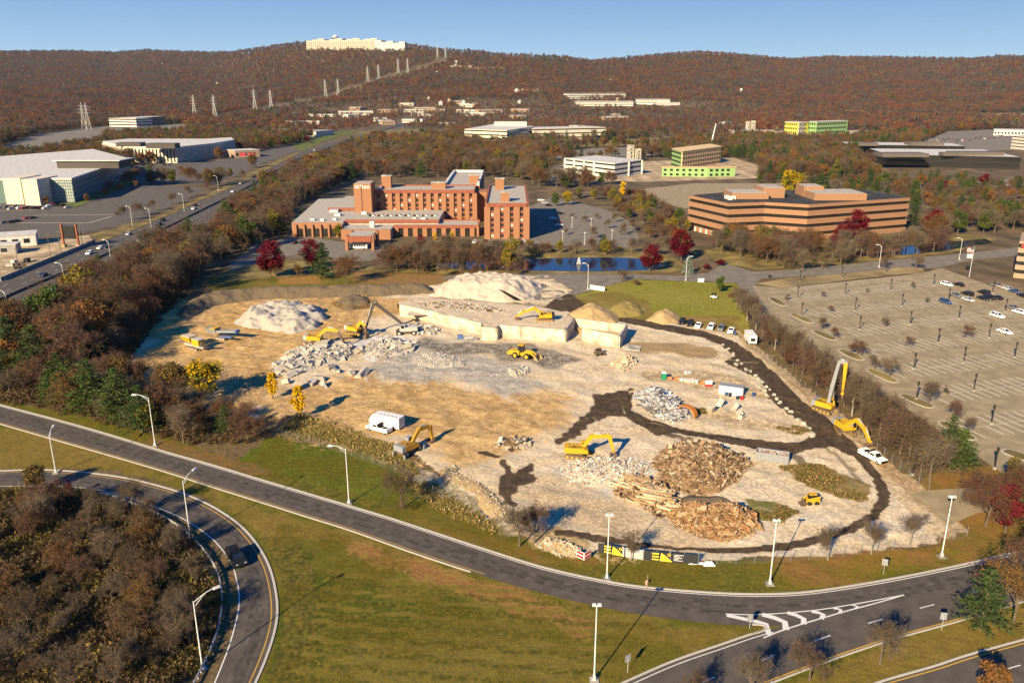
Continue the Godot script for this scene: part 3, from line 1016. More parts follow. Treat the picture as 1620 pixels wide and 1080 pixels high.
func make_kinds() -> void:
	var grey := Color(0.100, 0.077, 0.056)
	var brown := Color(0.085, 0.060, 0.041)
	var mauve := Color(0.095, 0.060, 0.045)
	kinds.bare = {"name": "bare_tree", "cat": "tree", "bark": M.bark, "mat": M.twig, "words": "leafless grey-brown tree", "v": [
		bare(1, grey, grey, 0, 0.0), bare(2, brown, Color(0.13, 0.075, 0.035), 1, 0.25), bare(3, mauve, Color(0.12, 0.055, 0.035), 2, 0.35), bare(4, grey * 1.15, Color(0.2, 0.12, 0.05), 1, 0.3)]}
	kinds.sapling = {"name": "bare_tree", "cat": "tree", "bark": M.bark_pale, "mat": M.twig, "words": "leafless grey tree", "v": [
		bare(11, grey * 1.1, grey, 0, 0.0, 4, 0.62, 0.34, [3, 3, 2, 2]), bare(12, grey, Color(0.2, 0.08, 0.05), 1, 0.2, 4, 0.62, 0.34, [3, 3, 2, 2])]}
	kinds.oak = {"name": "russet_tree", "cat": "tree", "bark": M.bark, "mat": M.leaf, "words": "russet-brown half-bare tree", "v": [
		bare(21, brown, Color(0.145, 0.068, 0.028), 6, 0.8), bare(22, brown, Color(0.115, 0.066, 0.034), 6, 0.75), bare(23, brown, Color(0.165, 0.09, 0.026), 6, 0.75), bare(24, brown, Color(0.11, 0.045, 0.03), 6, 0.7)]}
	kinds.maple = {"name": "red_maple_tree", "cat": "tree", "bark": M.bark, "mat": M.leaf, "words": "deep crimson leafy tree", "v": [
		leafy(31, 4200, 4.2, 1.2, [Color(0.090, 0.008, 0.014), Color(0.115, 0.012, 0.016), Color(0.062, 0.006, 0.012)], 0.34), leafy(32, 3800, 3.4, 1.4, [Color(0.095, 0.013, 0.017), Color(0.065, 0.016, 0.017), Color(0.075, 0.03, 0.02)], 0.34, 0.3)]}
	kinds.gold = {"name": "golden_tree", "cat": "tree", "bark": M.bark, "mat": M.leaf, "words": "yellow autumn tree", "v": [
		leafy(41, 3600, 3.6, 1.6, [Color(0.34, 0.21, 0.010), Color(0.22, 0.165, 0.015), Color(0.13, 0.12, 0.016)], 0.34), leafy(42, 3000, 2.2, 1.0, [Color(0.52, 0.30, 0.012), Color(0.42, 0.25, 0.01)], 0.32, 0.4), leafy(43, 3400, 3.4, 1.2, [Color(0.16, 0.125, 0.02), Color(0.11, 0.10, 0.02), Color(0.20, 0.13, 0.02)], 0.34)]}
	kinds.orange = {"name": "orange_tree", "cat": "tree", "bark": M.bark, "mat": M.leaf, "words": "orange-brown leafy tree", "v": [
		leafy(51, 3200, 3.6, 1.4, [Color(0.19, 0.085, 0.022), Color(0.15, 0.08, 0.025), Color(0.12, 0.065, 0.03)], 0.33), leafy(52, 3000, 3.8, 1.6, [Color(0.13, 0.088, 0.028), Color(0.10, 0.068, 0.025)], 0.33)]}
	kinds.pine = {"name": "pine_tree", "cat": "tree", "bark": M.bark, "mat": M.leaf, "wide": 1.3, "words": "dark green pine", "v": [
		conifer(61, 3.3, 1.6, Color(0.040, 0.062, 0.020), 0.35, 26), conifer(62, 3.7, 1.2, Color(0.048, 0.072, 0.018), 0.4, 28), conifer(63, 2.9, 1.0, Color(0.034, 0.056, 0.022), 0.3, 24)]}
	kinds.spruce = {"name": "spruce_tree", "cat": "tree", "bark": M.bark, "mat": M.leaf, "words": "pale blue-green spruce", "v": [conifer(71, 3.4, 0.4, Color(0.155, 0.195, 0.165), 0.12, 34)]}
	kinds.green = {"name": "green_tree", "cat": "tree", "bark": M.bark, "mat": M.leaf, "words": "green leafy tree", "v": [
		leafy(81, 3600, 3.6, 0.9, [Color(0.055, 0.072, 0.018), Color(0.075, 0.085, 0.02), Color(0.04, 0.06, 0.018)], 0.32), leafy(82, 3200, 3.0, 0.8, [Color(0.085, 0.09, 0.02), Color(0.11, 0.10, 0.02)], 0.32, 0.2)]}

# fill a stretch of ground with trees of several kinds, each one a tree of its own
func wood(poly: Array, gap: float, mix: Array, h0: float, h1: float, where: String, sd: int, margin := 0.0) -> int:
	var g := RandomNumberGenerator.new()
	g.seed = sd
	var p := flat(poly)
	if margin != 0.0:
		var q := Geometry2D.offset_polygon(p, -margin)
		if q.size():
			p = q[0]
	var lo := Vector2(1e9, 1e9)
	var hi := -lo
	for a in p:
		lo = lo.min(a)
		hi = hi.max(a)
	var n := 0
	var y := hi.y
	while y > lo.y:
		var x := lo.x
		while x < hi.x:
			var q := Vector2(x + g.randf_range(-0.45, 0.45) * gap, y + g.randf_range(-0.45, 0.45) * gap)
			x += gap
			if not Geometry2D.is_point_in_polygon(q, p):
				continue
			var r := g.randf()
			for m in mix:
				r -= m[1]
				if r <= 0.0:
					var k: Dictionary = kinds[m[0]]
					var hh: float = g.randf_range(h0, h1)
					var vv := 2 if m[0] == "gold" else g.randi() % int(k.v.size())
					if taken.get(k.name, 0) < 285:
						plant(m[0], vv, Vector3(q.x, 0, q.y), hh, k.words + " " + where, k.words + "s " + where)
					else:
						var key: String = "%s %d" % [m[0], vv]
						if not woods.has(key):
							woods[key] = []
						woods[key].append(Transform3D(Basis(Vector3.UP, g.randf_range(0, TAU)).scaled(Vector3.ONE * hh / 10.0), Vector3(q.x, 0, q.y)))
					n += 1
					break
		y -= gap
	return n

func scatter(called: String, mesh: Mesh, m: Material, xf: Array, cols: PackedColorArray) -> MultiMeshInstance3D:
	var mm := MultiMesh.new()
	mm.transform_format = MultiMesh.TRANSFORM_3D
	mm.use_colors = cols.size() > 0
	mm.mesh = mesh
	mm.instance_count = xf.size()
	for i in xf.size():
		mm.set_instance_transform(i, xf[i])
		if cols.size():
			mm.set_instance_color(i, cols[i])
	var o := MultiMeshInstance3D.new()
	o.name = numbered(called)
	o.multimesh = mm
	o.material_override = m
	add_child(o)
	o.set_meta("kind", "stuff")
	return o

func cover(called: String, label: String, cat: String, poly: Array, gap: float, mesh: Mesh, s0: float, s1: float, sd: int, thin := 0.0) -> void:
	var g := RandomNumberGenerator.new()
	g.seed = sd
	var p := flat(poly)
	var lo := Vector2(1e9, 1e9)
	var hi := -lo
	for a in p:
		lo = lo.min(a)
		hi = hi.max(a)
	var nz := FastNoiseLite.new()
	nz.frequency = 0.06
	nz.seed = sd
	var xf := []
	var y := lo.y
	while y < hi.y:
		var x := lo.x
		while x < hi.x:
			var q := Vector2(x + g.randf_range(-0.5, 0.5) * gap, y + g.randf_range(-0.5, 0.5) * gap)
			x += gap
			if nz.get_noise_2d(q.x, q.y) * 0.5 + 0.5 < thin or not Geometry2D.is_point_in_polygon(q, p):
				continue
			var s := g.randf_range(s0, s1)
			xf.append(Transform3D(Basis(Vector3.UP, g.randf_range(0, TAU)).scaled(Vector3(s, s * g.randf_range(0.7, 1.2), s)), Vector3(q.x, 0, q.y)))
		y += gap
	var o := scatter(called, mesh, M.twig, xf, PackedColorArray())
	tag(o, label, cat)

func build_trees() -> void:
	rg.seed = 3
	make_kinds()
	var n := 0
	# the wood between highway and ramp
	var mixw := [["bare", 0.54], ["oak", 0.20], ["pine", 0.10], ["gold", 0.05], ["orange", 0.05], ["green", 0.06]]
	n += wood([0, 540, 60, 508, 150, 464, 240, 420, 290, 395, 330, 400, 320, 440, 270, 470, 235, 505, 205, 545, 180, 580, 140, 600, 0, 596], 7.4, mixw, 11, 21, "in the wood beside the highway", 101)
	n += wood([-60, 600, 60, 598, 180, 590, 230, 610, 300, 640, 330, 665, 400, 662, 415, 690, 390, 706, 300, 702, 200, 676, 100, 652, 0, 628, -60, 615], 6.6, [["bare", 0.44], ["oak", 0.26], ["pine", 0.08], ["gold", 0.06], ["orange", 0.10], ["green", 0.06]], 7, 11.5, "between the ramp and the site", 102)
	n += wood([345, 372, 400, 332, 440, 305, 480, 278, 520, 262, 560, 262, 540, 290, 470, 330, 440, 372, 400, 400, 345, 420, 330, 400], 9.0, mixw, 13, 18, "along the highway by the hotel", 103)
	# named single trees
	for t in [["pine", 255, 395, 13, "beside the highway guard post"], ["pine", 160, 452, 13, "beside the highway"], ["pine", 80, 520, 14, "at the highway edge of the wood"], ["pine", 100, 640, 14, "beside the ramp by the tall lamp"], ["pine", 145, 655, 14.5, "in front of the wood beside the ramp"], ["pine", 190, 668, 14, "standing on the ramp verge"], ["pine", 60, 600, 16, "inside the wood"], ["pine", 20, 585, 16, "at the ramp end of the wood"], ["pine", 225, 684, 12, "nearest the tall wood-side lamp"]]:
		plant(t[0], int(t[1]), at(t[1], t[2]), t[3], "dark green pine " + t[4], "pines along the wood")
	plant("gold", 0, at(325, 634), 12.5, "bright yellow-green tree at the edge of the dirt", "").scale *= Vector3(1.4, 1.0, 1.4)
	plant("gold", 1, at(432, 632), 8.6, "slender yellow tree beside the concrete blocks", "slender yellow trees at the site edge")
	plant("gold", 1, at(474, 662), 10.0, "slender yellow tree at the end of the wire fence", "slender yellow trees at the site edge")
	plant("bare", 3, at(290, 700), 10.5, "wide grey bare tree beside the ramp kerb", "")
	plant("bare", 1, at(636, 805), 10.0, "lone bare tree with a few red leaves on the ramp verge", "")
	plant("bare", 0, at(822, 864), 8.6, "leaning bare tree at the site fence", "bare trees at the site fence")
	plant("bare", 2, at(846, 858), 8.4, "bushy bare tree with brown leaves at the site fence", "bare trees at the site fence")
	plant("sapling", 1, at(998, 888), 6.2, "small reddish bare tree in front of the black banner", "")
	for t in [[1310, 886], [1379, 876], [1441, 862]]:
		plant("sapling", int(t[0]) % 2, at(t[0], t[1]), 7.0, "small bare tree on the verge before the wire fence", "small bare trees on the verge")
	for t in [[1392, 1050, 7.4, 0], [1281, 1076, 6.8, 1], [1185, 1100, 7.0, 0], [1105, 1120, 6.0, 1]]:
		plant("bare", t[3], at(t[0], t[1]), t[2], "leafless tree in the grass median of the junction road", "leafless median trees")
	plant("orange", 0, at(1566, 1104), 6.2, "small orange-leaved tree in the median", "")
	plant("pine", 0, at(1552, 996), 10.5, "green pine beside the junction road", "")
	plant("oak", 2, at(1604, 984), 11.0, "russet tree beside the junction road pine", "")
	plant("oak", 3, at(1640, 930), 12.0, "tall russet tree overhanging the junction road", "")
	for t in [[1560, 832, 10.0, "oak"], [1590, 842, 10.0, "maple"], [1606, 812, 11.0, "oak"], [1635, 830, 12.0, "pine"], [1550, 800, 8.0, "oak"], [1602, 780, 9.0, "green"]]:
		plant(t[3], 1 if t[3] == "maple" else 3, at(t[0], t[1]), t[2], kinds[t[3]].words + " in the clump by the site entrance", "clump by the site entrance")
	# row along the car park fence
	for t in [[1172, 492, 9], [1182, 508, 9.5], [1196, 522, 9], [1206, 536, 9.5], [1226, 554, 10], [1249, 572, 10.5], [1270, 590, 9.5], [1292, 610, 11], [1318, 632, 11], [1348, 658, 11.5], [1372, 676, 11], [1405, 706, 11.5], [1437, 734, 11.5], [1471, 762, 10.5]]:
		plant("bare" if int(t[0]) % 2 else "sapling", int(t[0]), at(t[0], t[1]), t[2] * 1.12, "brown leafless tree in the row along the car park fence", "leafless trees along the car park fence")
	for t in [[1178, 500, 8], [1190, 514, 8.5], [1212, 546, 9], [1238, 562, 9], [1260, 580, 9], [1281, 600, 9.5], [1306, 620, 10], [1333, 645, 10], [1360, 667, 10.5], [1388, 690, 10.5], [1421, 719, 10.5], [1454, 747, 10], [1300, 604, 8], [1365, 655, 9], [1398, 684, 9], [1430, 712, 9]]:
		plant("bare", 1 + int(t[0]) % 2, at(t[0] + 3, t[1] - 1), t[2] * 1.12, "brown leafless tree in the row along the car park fence", "leafless trees along the car park fence")
	for t in [[1166, 484], [1190, 500], [1255, 582], [1340, 640], [1285, 598], [1222, 548], [1310, 618], [1380, 680]]:
		plant("oak", 3, at(t[0], t[1]), 7.5, "russet tree in the row along the car park fence", "russet trees along the car park fence")
	plant("pine", 1, at(1517, 742), 9.5, "bright green pine at the end of the car park row", "")
	plant("pine", 0, at(1500, 716), 9.0, "bushy green pine at the car park corner", "")
	# by the pond and the hotel
	for t in [["maple", 428, 440, 16.5, "in the hotel lawn by the highway"], ["maple", 496, 426, 14.0, "in the hotel lawn behind the pine"], ["maple", 1028, 430, 12.5, "on the pond bank"], ["maple", 1077, 413, 15.5, "between the pond and the brick office"], ["maple", 1326, 397, 14, "in front of the brick office"], ["maple", 1353, 381, 17, "close to the brick office wall"], ["maple", 1476, 374, 15, "at the corner of the brick office"], ["maple", 665, 396, 8, "beside the hotel entrance"]]:
		plant(t[0], 0, at(t[1], t[2]), t[3], "crimson tree " + t[4], "")
	for t in [["pine", 512, 440, 15.5, "on the hotel lawn"], ["oak", 548, 449, 13, "on the lawn before the hotel porch"], ["oak", 436, 440, 8, "beside the crimson lawn tree"], ["oak", 470, 438, 6, "on the grass behind the berm"], ["spruce", 1088, 434, 8.5, "beside the drive lamp"], ["pine", 955, 395, 8, "on the far bank of the pond"], ["pine", 444, 372, 11, "at the hotel corner"], ["pine", 480, 352, 9, "beside the low hotel roof"], ["gold", 536, 378, 8.5, "before the hotel wall"], ["gold", 688, 386, 7, "before the hotel glass hall"], ["gold", 715, 384, 7, "in the hotel planting"], ["green", 1140, 462, 7, "on the lawn by the drive"], ["bare", 985, 445, 6, "small on the lawn corner"], ["gold", 897, 325, 11, "at the hotel car park"], ["green", 878, 326, 10, "at the hotel car park end"], ["gold", 985, 318, 16, "behind the hotel car park"], ["oak", 722, 342, 11, "in front of the hotel slab"], ["gold", 1251, 318, 25, "growing up behind the brick office"], ["pine", 1445, 356, 13, "at the right end of the brick office"]]:
		plant(t[0], int(t[1]), at(t[1], t[2]), t[3], kinds[t[0]].words + " " + t[4], "")
	n += wood([590, 432, 640, 414, 700, 408, 760, 410, 820, 414, 840, 422, 800, 432, 700, 434], 5.6, [["bare", 0.84], ["oak", 0.12], ["gold", 0.04]], 9, 13.5, "on the bank between hotel and pond", 105)
	n += wood([880, 318, 960, 304, 1030, 318, 1085, 352, 1092, 392, 1060, 405, 1020, 372, 985, 340, 950, 318], 9.5, [["bare", 0.58], ["oak", 0.2], ["green", 0.14], ["gold", 0.08]], 7, 10, "between the hotel car park and the brick office", 106)
	n += wood([1100, 405, 1150, 384, 1250, 392, 1300, 396, 1290, 416, 1240, 420, 1180, 412, 1150, 402], 7.2, [["bare", 0.66], ["oak", 0.12], ["orange", 0.10], ["green", 0.12]], 10, 14.5, "before the brick office", 107)
	n += wood([1300, 408, 1400, 396, 1500, 388, 1500, 398, 1400, 410, 1310, 420], 6.5, [["bare", 0.9], ["oak", 0.1]], 10, 14, "along the drive by the office pond", 108)
	n += wood([1440, 372, 1500, 352, 1620, 330, 1700, 330, 1700, 380, 1560, 372, 1480, 378], 11.0, [["bare", 0.34], ["oak", 0.2], ["green", 0.2], ["pine", 0.12], ["orange", 0.14]], 11, 16, "beyond the office pond", 109)
	for t in [[1245, 475, 3], [1302, 470, 2.6], [1372, 464, 2.2], [1445, 456, 3.2], [1314, 494, 3], [1467, 480, 2.8], [1401, 517, 4], [1300, 522, 5], [1318, 535, 4.5], [1438, 548, 4], [1530, 535, 5.4], [1384, 585, 4.6], [1407, 597, 7.0], [1468, 641, 7.4], [1506, 664, 6], [1532, 686, 4.6], [1497, 624, 2.6], [1256, 420, 8]]:
		plant("bare", int(t[0]), at(t[0], t[1]), t[2], "small leafless tree on a car park island", "small leafless trees on the car park islands")
	plant("oak", 3, at(1356, 563), 5.6, "small rusty-leaved tree on a kerbed car park island", "")
	for t in [[1415, 405, 11], [1450, 426, 8], [1330, 421, 11], [1240, 424, 11], [1270, 429, 11], [1300, 426, 10], [1400, 424, 8]]:
		plant("bare", int(t[0]) + 1, at(t[0], t[1]), t[2], "leafless tree on the leaf-strewn strip by the car park", "leafless trees on the leaf-strewn strip")
	n += wood([760, 404, 860, 398, 960, 398, 1040, 402, 1060, 410, 1000, 405, 900, 404, 780, 408], 6.5, [["bare", 0.7], ["oak", 0.14], ["gold", 0.03]], 6, 9.5, "on the far bank of the pond", 112)
	n += wood([700, 436, 850, 432, 1010, 432, 1010, 435, 850, 435, 700, 440], 9.0, [["bare", 0.7]], 6, 10, "on the near bank of the pond", 113)
	n += wood([836, 404, 900, 396, 900, 400, 840, 410], 7.0, [["bare", 0.6], ["pine", 0.2], ["gold", 0.06]], 5, 8, "beside the hotel drive", 114)
	for t in [[192, 350, 10], [218, 342, 10], [271, 323, 10], [343, 294, 11], [359, 287, 11], [288, 277, 9], [225, 277, 8], [258, 276, 8], [330, 300, 9], [300, 312, 9], [385, 282, 9], [240, 334, 8]]:
		plant("bare", int(t[0]), at(t[0], t[1]), t[2], "leafless street tree on the far side of the highway", "leafless street trees beyond the highway")
	for t in [[137, 319, 6.5], [166, 312, 6.5], [190, 303, 6.5], [215, 297, 6.5], [73, 324, 7]]:
		plant("orange", 0, at(t[0], t[1]), t[2], "small brown-leaved tree before the glass office", "brown-leaved trees before the glass office")
	plant("oak", 3, at(132, 240), 19, "big round russet tree behind the glass office", "")
	plant("maple", 0, at(486, 226), 12, "crimson tree on the highway lawn", "")
	for t in [[926, 352, 5], [945, 346, 4], [960, 362, 6], [905, 345, 4], [985, 372, 8], [940, 378, 7], [972, 352, 6], [895, 372, 5], [1000, 366, 8]]:
		plant("bare", int(t[0]), at(t[0], t[1]), t[2], "small leafless tree in the hotel car park", "small leafless trees in the hotel car park")
	# inside the loop of the ramp
	n += wood([-60, 800, 100, 796, 190, 812, 250, 842, 296, 888, 318, 940, 312, 1000, 290, 1060, 270, 1110, -60, 1110], 5.4, [["bare", 0.50], ["oak", 0.16], ["sapling", 0.12]], 4.5, 8.5, "in the thicket inside the loop ramp", 111)
	n += wood([480, 270, 560, 232, 640, 222, 720, 226, 790, 236, 850, 250, 880, 268, 866, 292, 850, 300, 800, 282, 560, 282, 520, 300, 470, 320], 13.5, [["bare", 0.52], ["oak", 0.26], ["orange", 0.10], ["gold", 0.04], ["pine", 0.05], ["green", 0.03]], 13, 19, "in the wood behind the hotel", 104)
	n += wood([1230, 300, 1320, 288, 1400, 282, 1500, 290, 1620, 296, 1700, 300, 1700, 325, 1600, 325, 1500, 346, 1440, 330, 1340, 306, 1240, 312], 13.0, [["bare", 0.30], ["oak", 0.16], ["pine", 0.22], ["green", 0.14], ["orange", 0.12], ["maple", 0.04]], 8, 13, "behind the brick office", 110)
	plant("orange", 1, at(60, 778), 6.5, "orange-brown tree at the edge of the loop ramp", "")
	plant("maple", 1, at(112, 785), 3.2, "small pink-red tree at the guard rail start", "")
	var dry := [Color(0.085, 0.062, 0.034), Color(0.12, 0.085, 0.034), Color(0.07, 0.048, 0.028), Color(0.09, 0.052, 0.028)]
	var ol := [Color(0.095, 0.073, 0.022), Color(0.075, 0.062, 0.02), Color(0.12, 0.088, 0.028)]
	var t1 := tuft(201, 90, dry, 1.0, 1.5, 0.02)
	var t2 := tuft(202, 110, ol, 1.0, 1.3, 0.02)
	var loop := [-60, 785, 100, 782, 190, 800, 250, 828, 300, 868, 330, 915, 340, 960, 330, 1005, 310, 1050, 285, 1110, -60, 1110]
	cover("brush", "tangled brown brush covering the ground inside the loop ramp", "brush", loop, 1.6, t1, 0.8, 1.7, 211)
	cover("olive_brush", "yellow-olive bushes among the brush inside the loop ramp", "brush", loop, 1.5, t2, 0.8, 1.9, 212, 0.53)
	cover("undergrowth", "brown undergrowth below the trees beside the ramp", "brush", [-60, 520, 60, 510, 240, 422, 330, 402, 290, 470, 220, 540, 200, 590, 330, 655, 400, 660, 415, 692, 390, 706, 300, 704, 200, 678, -60, 622], 2.6, t1, 0.9, 1.9, 213)
	var w1 := tuft(203, 60, [Color(0.20, 0.145, 0.045), Color(0.14, 0.12, 0.03), Color(0.26, 0.19, 0.08)], 0.6, 0.42, 0.02)
	cover("weeds", "dry yellow weeds along the wire fence of the site", "weeds", [437, 690, 470, 656, 520, 668, 580, 690, 625, 705, 660, 745, 720, 790, 800, 840, 780, 846, 680, 800, 620, 735, 540, 706], 1.0, w1, 0.7, 1.5, 214, 0.36)
	var w2 := tuft(204, 70, [Color(0.07, 0.085, 0.022), Color(0.16, 0.115, 0.045), Color(0.22, 0.14, 0.06), Color(0.13, 0.08, 0.04)], 0.6, 0.5, 0.02)
	for isl in [["weedy island beside the dumpster", [1235, 738, 1300, 736, 1380, 772, 1370, 795, 1320, 785, 1262, 760]], ["weedy island between the rubble piles and the skid loader", [1184, 793, 1230, 797, 1264, 811, 1240, 825, 1197, 820]], ["weedy end of the traffic island by the dark track", [1240, 662, 1275, 672, 1282, 688, 1250, 690, 1225, 675]], ["weeds behind the scrap metal pile", [1070, 640, 1120, 650, 1118, 656, 1072, 648]]]:
		cover("weeds", "green weeds on the " + isl[0], "weeds", isl[1], 0.9, w2, 0.7, 1.5, isl[1][0], 0.47)
	for key in woods:
		var kk: Dictionary = kinds[key.split(" ")[0]]
		var mv: Array = kk.v[int(key.split(" ")[1])]
		tag(scatter("woodland", mv[1], kk.mat, woods[key], PackedColorArray()), "mass of " + kk.words + "s farther back in the woods", "woodland")
		tag(scatter("woodland", mv[0], kk.bark, woods[key], PackedColorArray()), "trunks of the " + kk.words + "s farther back in the woods", "woodland")
	var gm := MB.new()
	var gg := RandomNumberGenerator.new()
	gg.seed = 205
	for i in range(34):
		gm.col = vary([Color(0.115, 0.095, 0.016), Color(0.17, 0.125, 0.03), Color(0.08, 0.085, 0.012)][i % 3], gg, 0.3)
		var q := Vector3(gg.randf_range(-0.5, 0.5), 0, gg.randf_range(-0.5, 0.5))
		gm.tube(q, q + Vector3(gg.randf_range(-0.12, 0.12), gg.randf_range(0.06, 0.16), gg.randf_range(-0.12, 0.12)), 0.022, 0.0, 3, false)
	var gt := gm.mesh(true)
	cover("grass", "rough olive grass between the two ramps", "grass", [440, 830, 470, 830, 560, 850, 660, 884, 780, 922, 900, 955, 1013, 980, 1117, 990, 1185, 994, 1130, 1018, 1060, 1044, 980, 1080, 930, 1104, 420, 1104, 445, 1000, 442, 930, 420, 870], 0.62, gt, 0.7, 1.3, 215, 0.52)
	cover("grass", "rough grass on the verge between ramp and site", "grass", [380, 742, 440, 695, 540, 712, 620, 742, 720, 800, 800, 846, 900, 872, 1000, 886, 1105, 892, 1300, 886, 1480, 864, 1600, 842, 1600, 868, 1480, 896, 1290, 930, 1117, 932, 1013, 924, 936, 911, 858, 893, 780, 868, 664, 830, 528, 788], 0.62, gt, 0.7, 1.3, 216, 0.52)
	print("trees ", n, " nodes ", get_child_count())

# ---------------------------------------------------------------- far buildings and hills
func rect(a: Vector3, b: Vector3, depth: float) -> PackedVector2Array:   # front edge a-b, going back by depth
	var d := (b - a).normalized()
	var n := Vector3(d.z, 0, -d.x)
	if n.z > 0.0:
		n = -n
	var c := b + n * depth
	var e := a + n * depth
	return PackedVector2Array([Vector2(a.x, a.z), Vector2(b.x, b.z), Vector2(c.x, c.z), Vector2(e.x, e.z)])

func grown(p: PackedVector2Array, w: float) -> PackedVector2Array:
	var o := Geometry2D.offset_polygon(p, w, Geometry2D.JOIN_MITER)
	return o[0] if o.size() else p

func slab(called: String, p: PackedVector2Array, y0: float, y1: float, m: Material, parent: Node) -> MeshInstance3D:
	var mb := MB.new()
	mb.prism(p, y0, y1)
	return part(called, mb.mesh(), m, parent)

func lower(o: Node3D, p: PackedVector2Array) -> PackedVector2Array:   # outline in the thing's own axes
	var q := PackedVector2Array()
	for a in p:
		q.append(a - Vector2(o.position.x, o.position.z))
	return q

# walls of alternating spandrels and window bands, flat roof with a parapet
func banded(called: String, label: String, p: PackedVector2Array, y: float, h: float, floors: int, wall: Material, glass: Material, roof: Material, share := 0.42, inset := 0.3) -> Node3D:
	cleared.append(grown(p, 7.0))
	var c := Vector2.ZERO
	for a in p:
		c += a / p.size()
	var o := thing(called, label, "building", Vector3(c.x, y, c.y))
	p = lower(o, p)
	var inner := grown(p, -inset)
	var fh := (h - 0.9) / floors
	for i in floors:
		slab("spandrel", p, i * fh - (3.0 if i == 0 else 0.0), i * fh + fh * (1.0 - share), wall, o)
		slab("window_band", inner, i * fh + fh * (1.0 - share), (i + 1) * fh, glass, o)
	slab("parapet", p, floors * fh, h, wall, o)
	slab("roof", grown(p, -0.5), h - 0.35, h + 0.02, roof, o)
	return o

func on_roof(o: Node3D, x: float, z: float, y: float, s: Vector3, m: Material, called := "roof_plant") -> void:
	var mb := MB.new()
	mb.box(Vector3(0, s.y / 2, 0), s)
	var q := part(called, mb.mesh(), m, o)
	q.position = Vector3(x - o.position.x, y - o.position.y, z - o.position.z)

func plain_block(called: String, label: String, p: PackedVector2Array, y: float, h: float, wall: Material, roof: Material, group := "") -> Node3D:
	cleared.append(grown(p, 7.0))
	var c := Vector2.ZERO
	for a in p:
		c += a / p.size()
	var o := thing(called, label, "building", Vector3(c.x, y, c.y), 0.0, group)
	p = lower(o, p)
	slab("wall", p, -3.0, h, wall, o)
	slab("roof", grown(p, 0.25), h, h + 0.35, roof, o)
	var a := p[0]
	var b := p[1]
	var d := (b - a).normalized()
	var n := int(a.distance_to(b) / 5.0)
	for i in range(n):
		var q := a + d * (5.0 * i + 2.5)
		var mb := MB.new()
		mb.xf = Transform3D(Basis(Vector3.UP, -d.angle()), Vector3(q.x, 0, q.y))
		mb.box(Vector3(0, h * 0.5, 0), Vector3(2.6, h * 0.4, 0.3))
		part("window", mb.mesh(), M.window, o)
	return o

func house(p: Vector3, w: float, d: float, h: float, turn: float, wall: Material, roof: Material, label: String, group: String) -> void:
	var o := thing("house", label, "house", p, turn, group)
	var mb := MB.new()
	mb.boxy(-w / 2, w / 2, -3.0, h, -d / 2, d / 2)
	for s in [-1.0, 1.0]:
		mb.tri(Vector3(-w / 2, h, s * d / 2), Vector3(w / 2, h, s * d / 2), Vector3(0, h + w * 0.36, s * d / 2))
	part("wall", mb.mesh(), wall, o)
	mb = MB.new()
	for s in [-1.0, 1.0]:
		mb.hexa([Vector3(s * (w / 2 + 0.4), h - 0.3, d / 2 + 0.4), Vector3(0, h + w * 0.36, d / 2 + 0.4), Vector3(0, h + w * 0.36, -d / 2 - 0.4), Vector3(s * (w / 2 + 0.4), h - 0.3, -d / 2 - 0.4),
			Vector3(s * (w / 2 + 0.4), h, d / 2 + 0.4), Vector3(0, h + w * 0.36 + 0.3, d / 2 + 0.4), Vector3(0, h + w * 0.36 + 0.3, -d / 2 - 0.4), Vector3(s * (w / 2 + 0.4), h, -d / 2 - 0.4)])
	part("roof", mb.mesh(), roof, o)
	for s in [-0.25, 0.25]:
		mb = MB.new()
		mb.box(Vector3(w * s, h * 0.55, d / 2), Vector3(1.1, 1.5, 0.2))
		part("window", mb.mesh(), M.window, o)

func pylon_mesh() -> Array:
	var mb := MB.new()
	var c := [Vector3(-1, 0, -1), Vector3(1, 0, -1), Vector3(1, 0, 1), Vector3(-1, 0, 1)]
	var w := [[0.0, 4.6], [12.0, 3.2], [24.0, 2.0], [34.0, 1.25], [44.0, 1.0], [50.0, 0.15]]
	for i in range(w.size() - 1):
		for k in 4:
			var a: Vector3 = c[k] * w[i][1] + Vector3.UP * w[i][0]
			var b: Vector3 = c[k] * w[i + 1][1] + Vector3.UP * w[i + 1][0]
			mb.tube(a, b, 0.28, 0.24, 4, false)
			var e: Vector3 = c[(k + 1) % 4] * w[i + 1][1] + Vector3.UP * w[i + 1][0]
			var f: Vector3 = c[(k + 1) % 4] * w[i][1] + Vector3.UP * w[i][0]
			mb.tube(a, e, 0.16, 0.16, 3, false)
			mb.tube(f, b, 0.16, 0.16, 3, false)
			mb.tube(b, e, 0.16, 0.16, 3, false)
	var arms := []
	for y in [31.0, 37.0, 43.0]:
		var ar := MB.new()
		var l := 7.5 if y == 37.0 else 6.0
		for s in [-1.0, 1.0]:
			for z in [-0.8, 0.8]:
				ar.tube(Vector3(s * 0.9, y, z), Vector3(s * l, y + 0.4, 0), 0.17, 0.12, 3, false)
				ar.tube(Vector3(s * 0.9, y + 2.0, z), Vector3(s * l, y + 0.4, 0), 0.17, 0.12, 3, false)
			ar.tube(Vector3(s * l, y + 0.4, 0), Vector3(s * l, y - 1.6, 0), 0.16, 0.16, 4, false)
		arms.append(ar.mesh())
	return [mb.mesh(), arms]

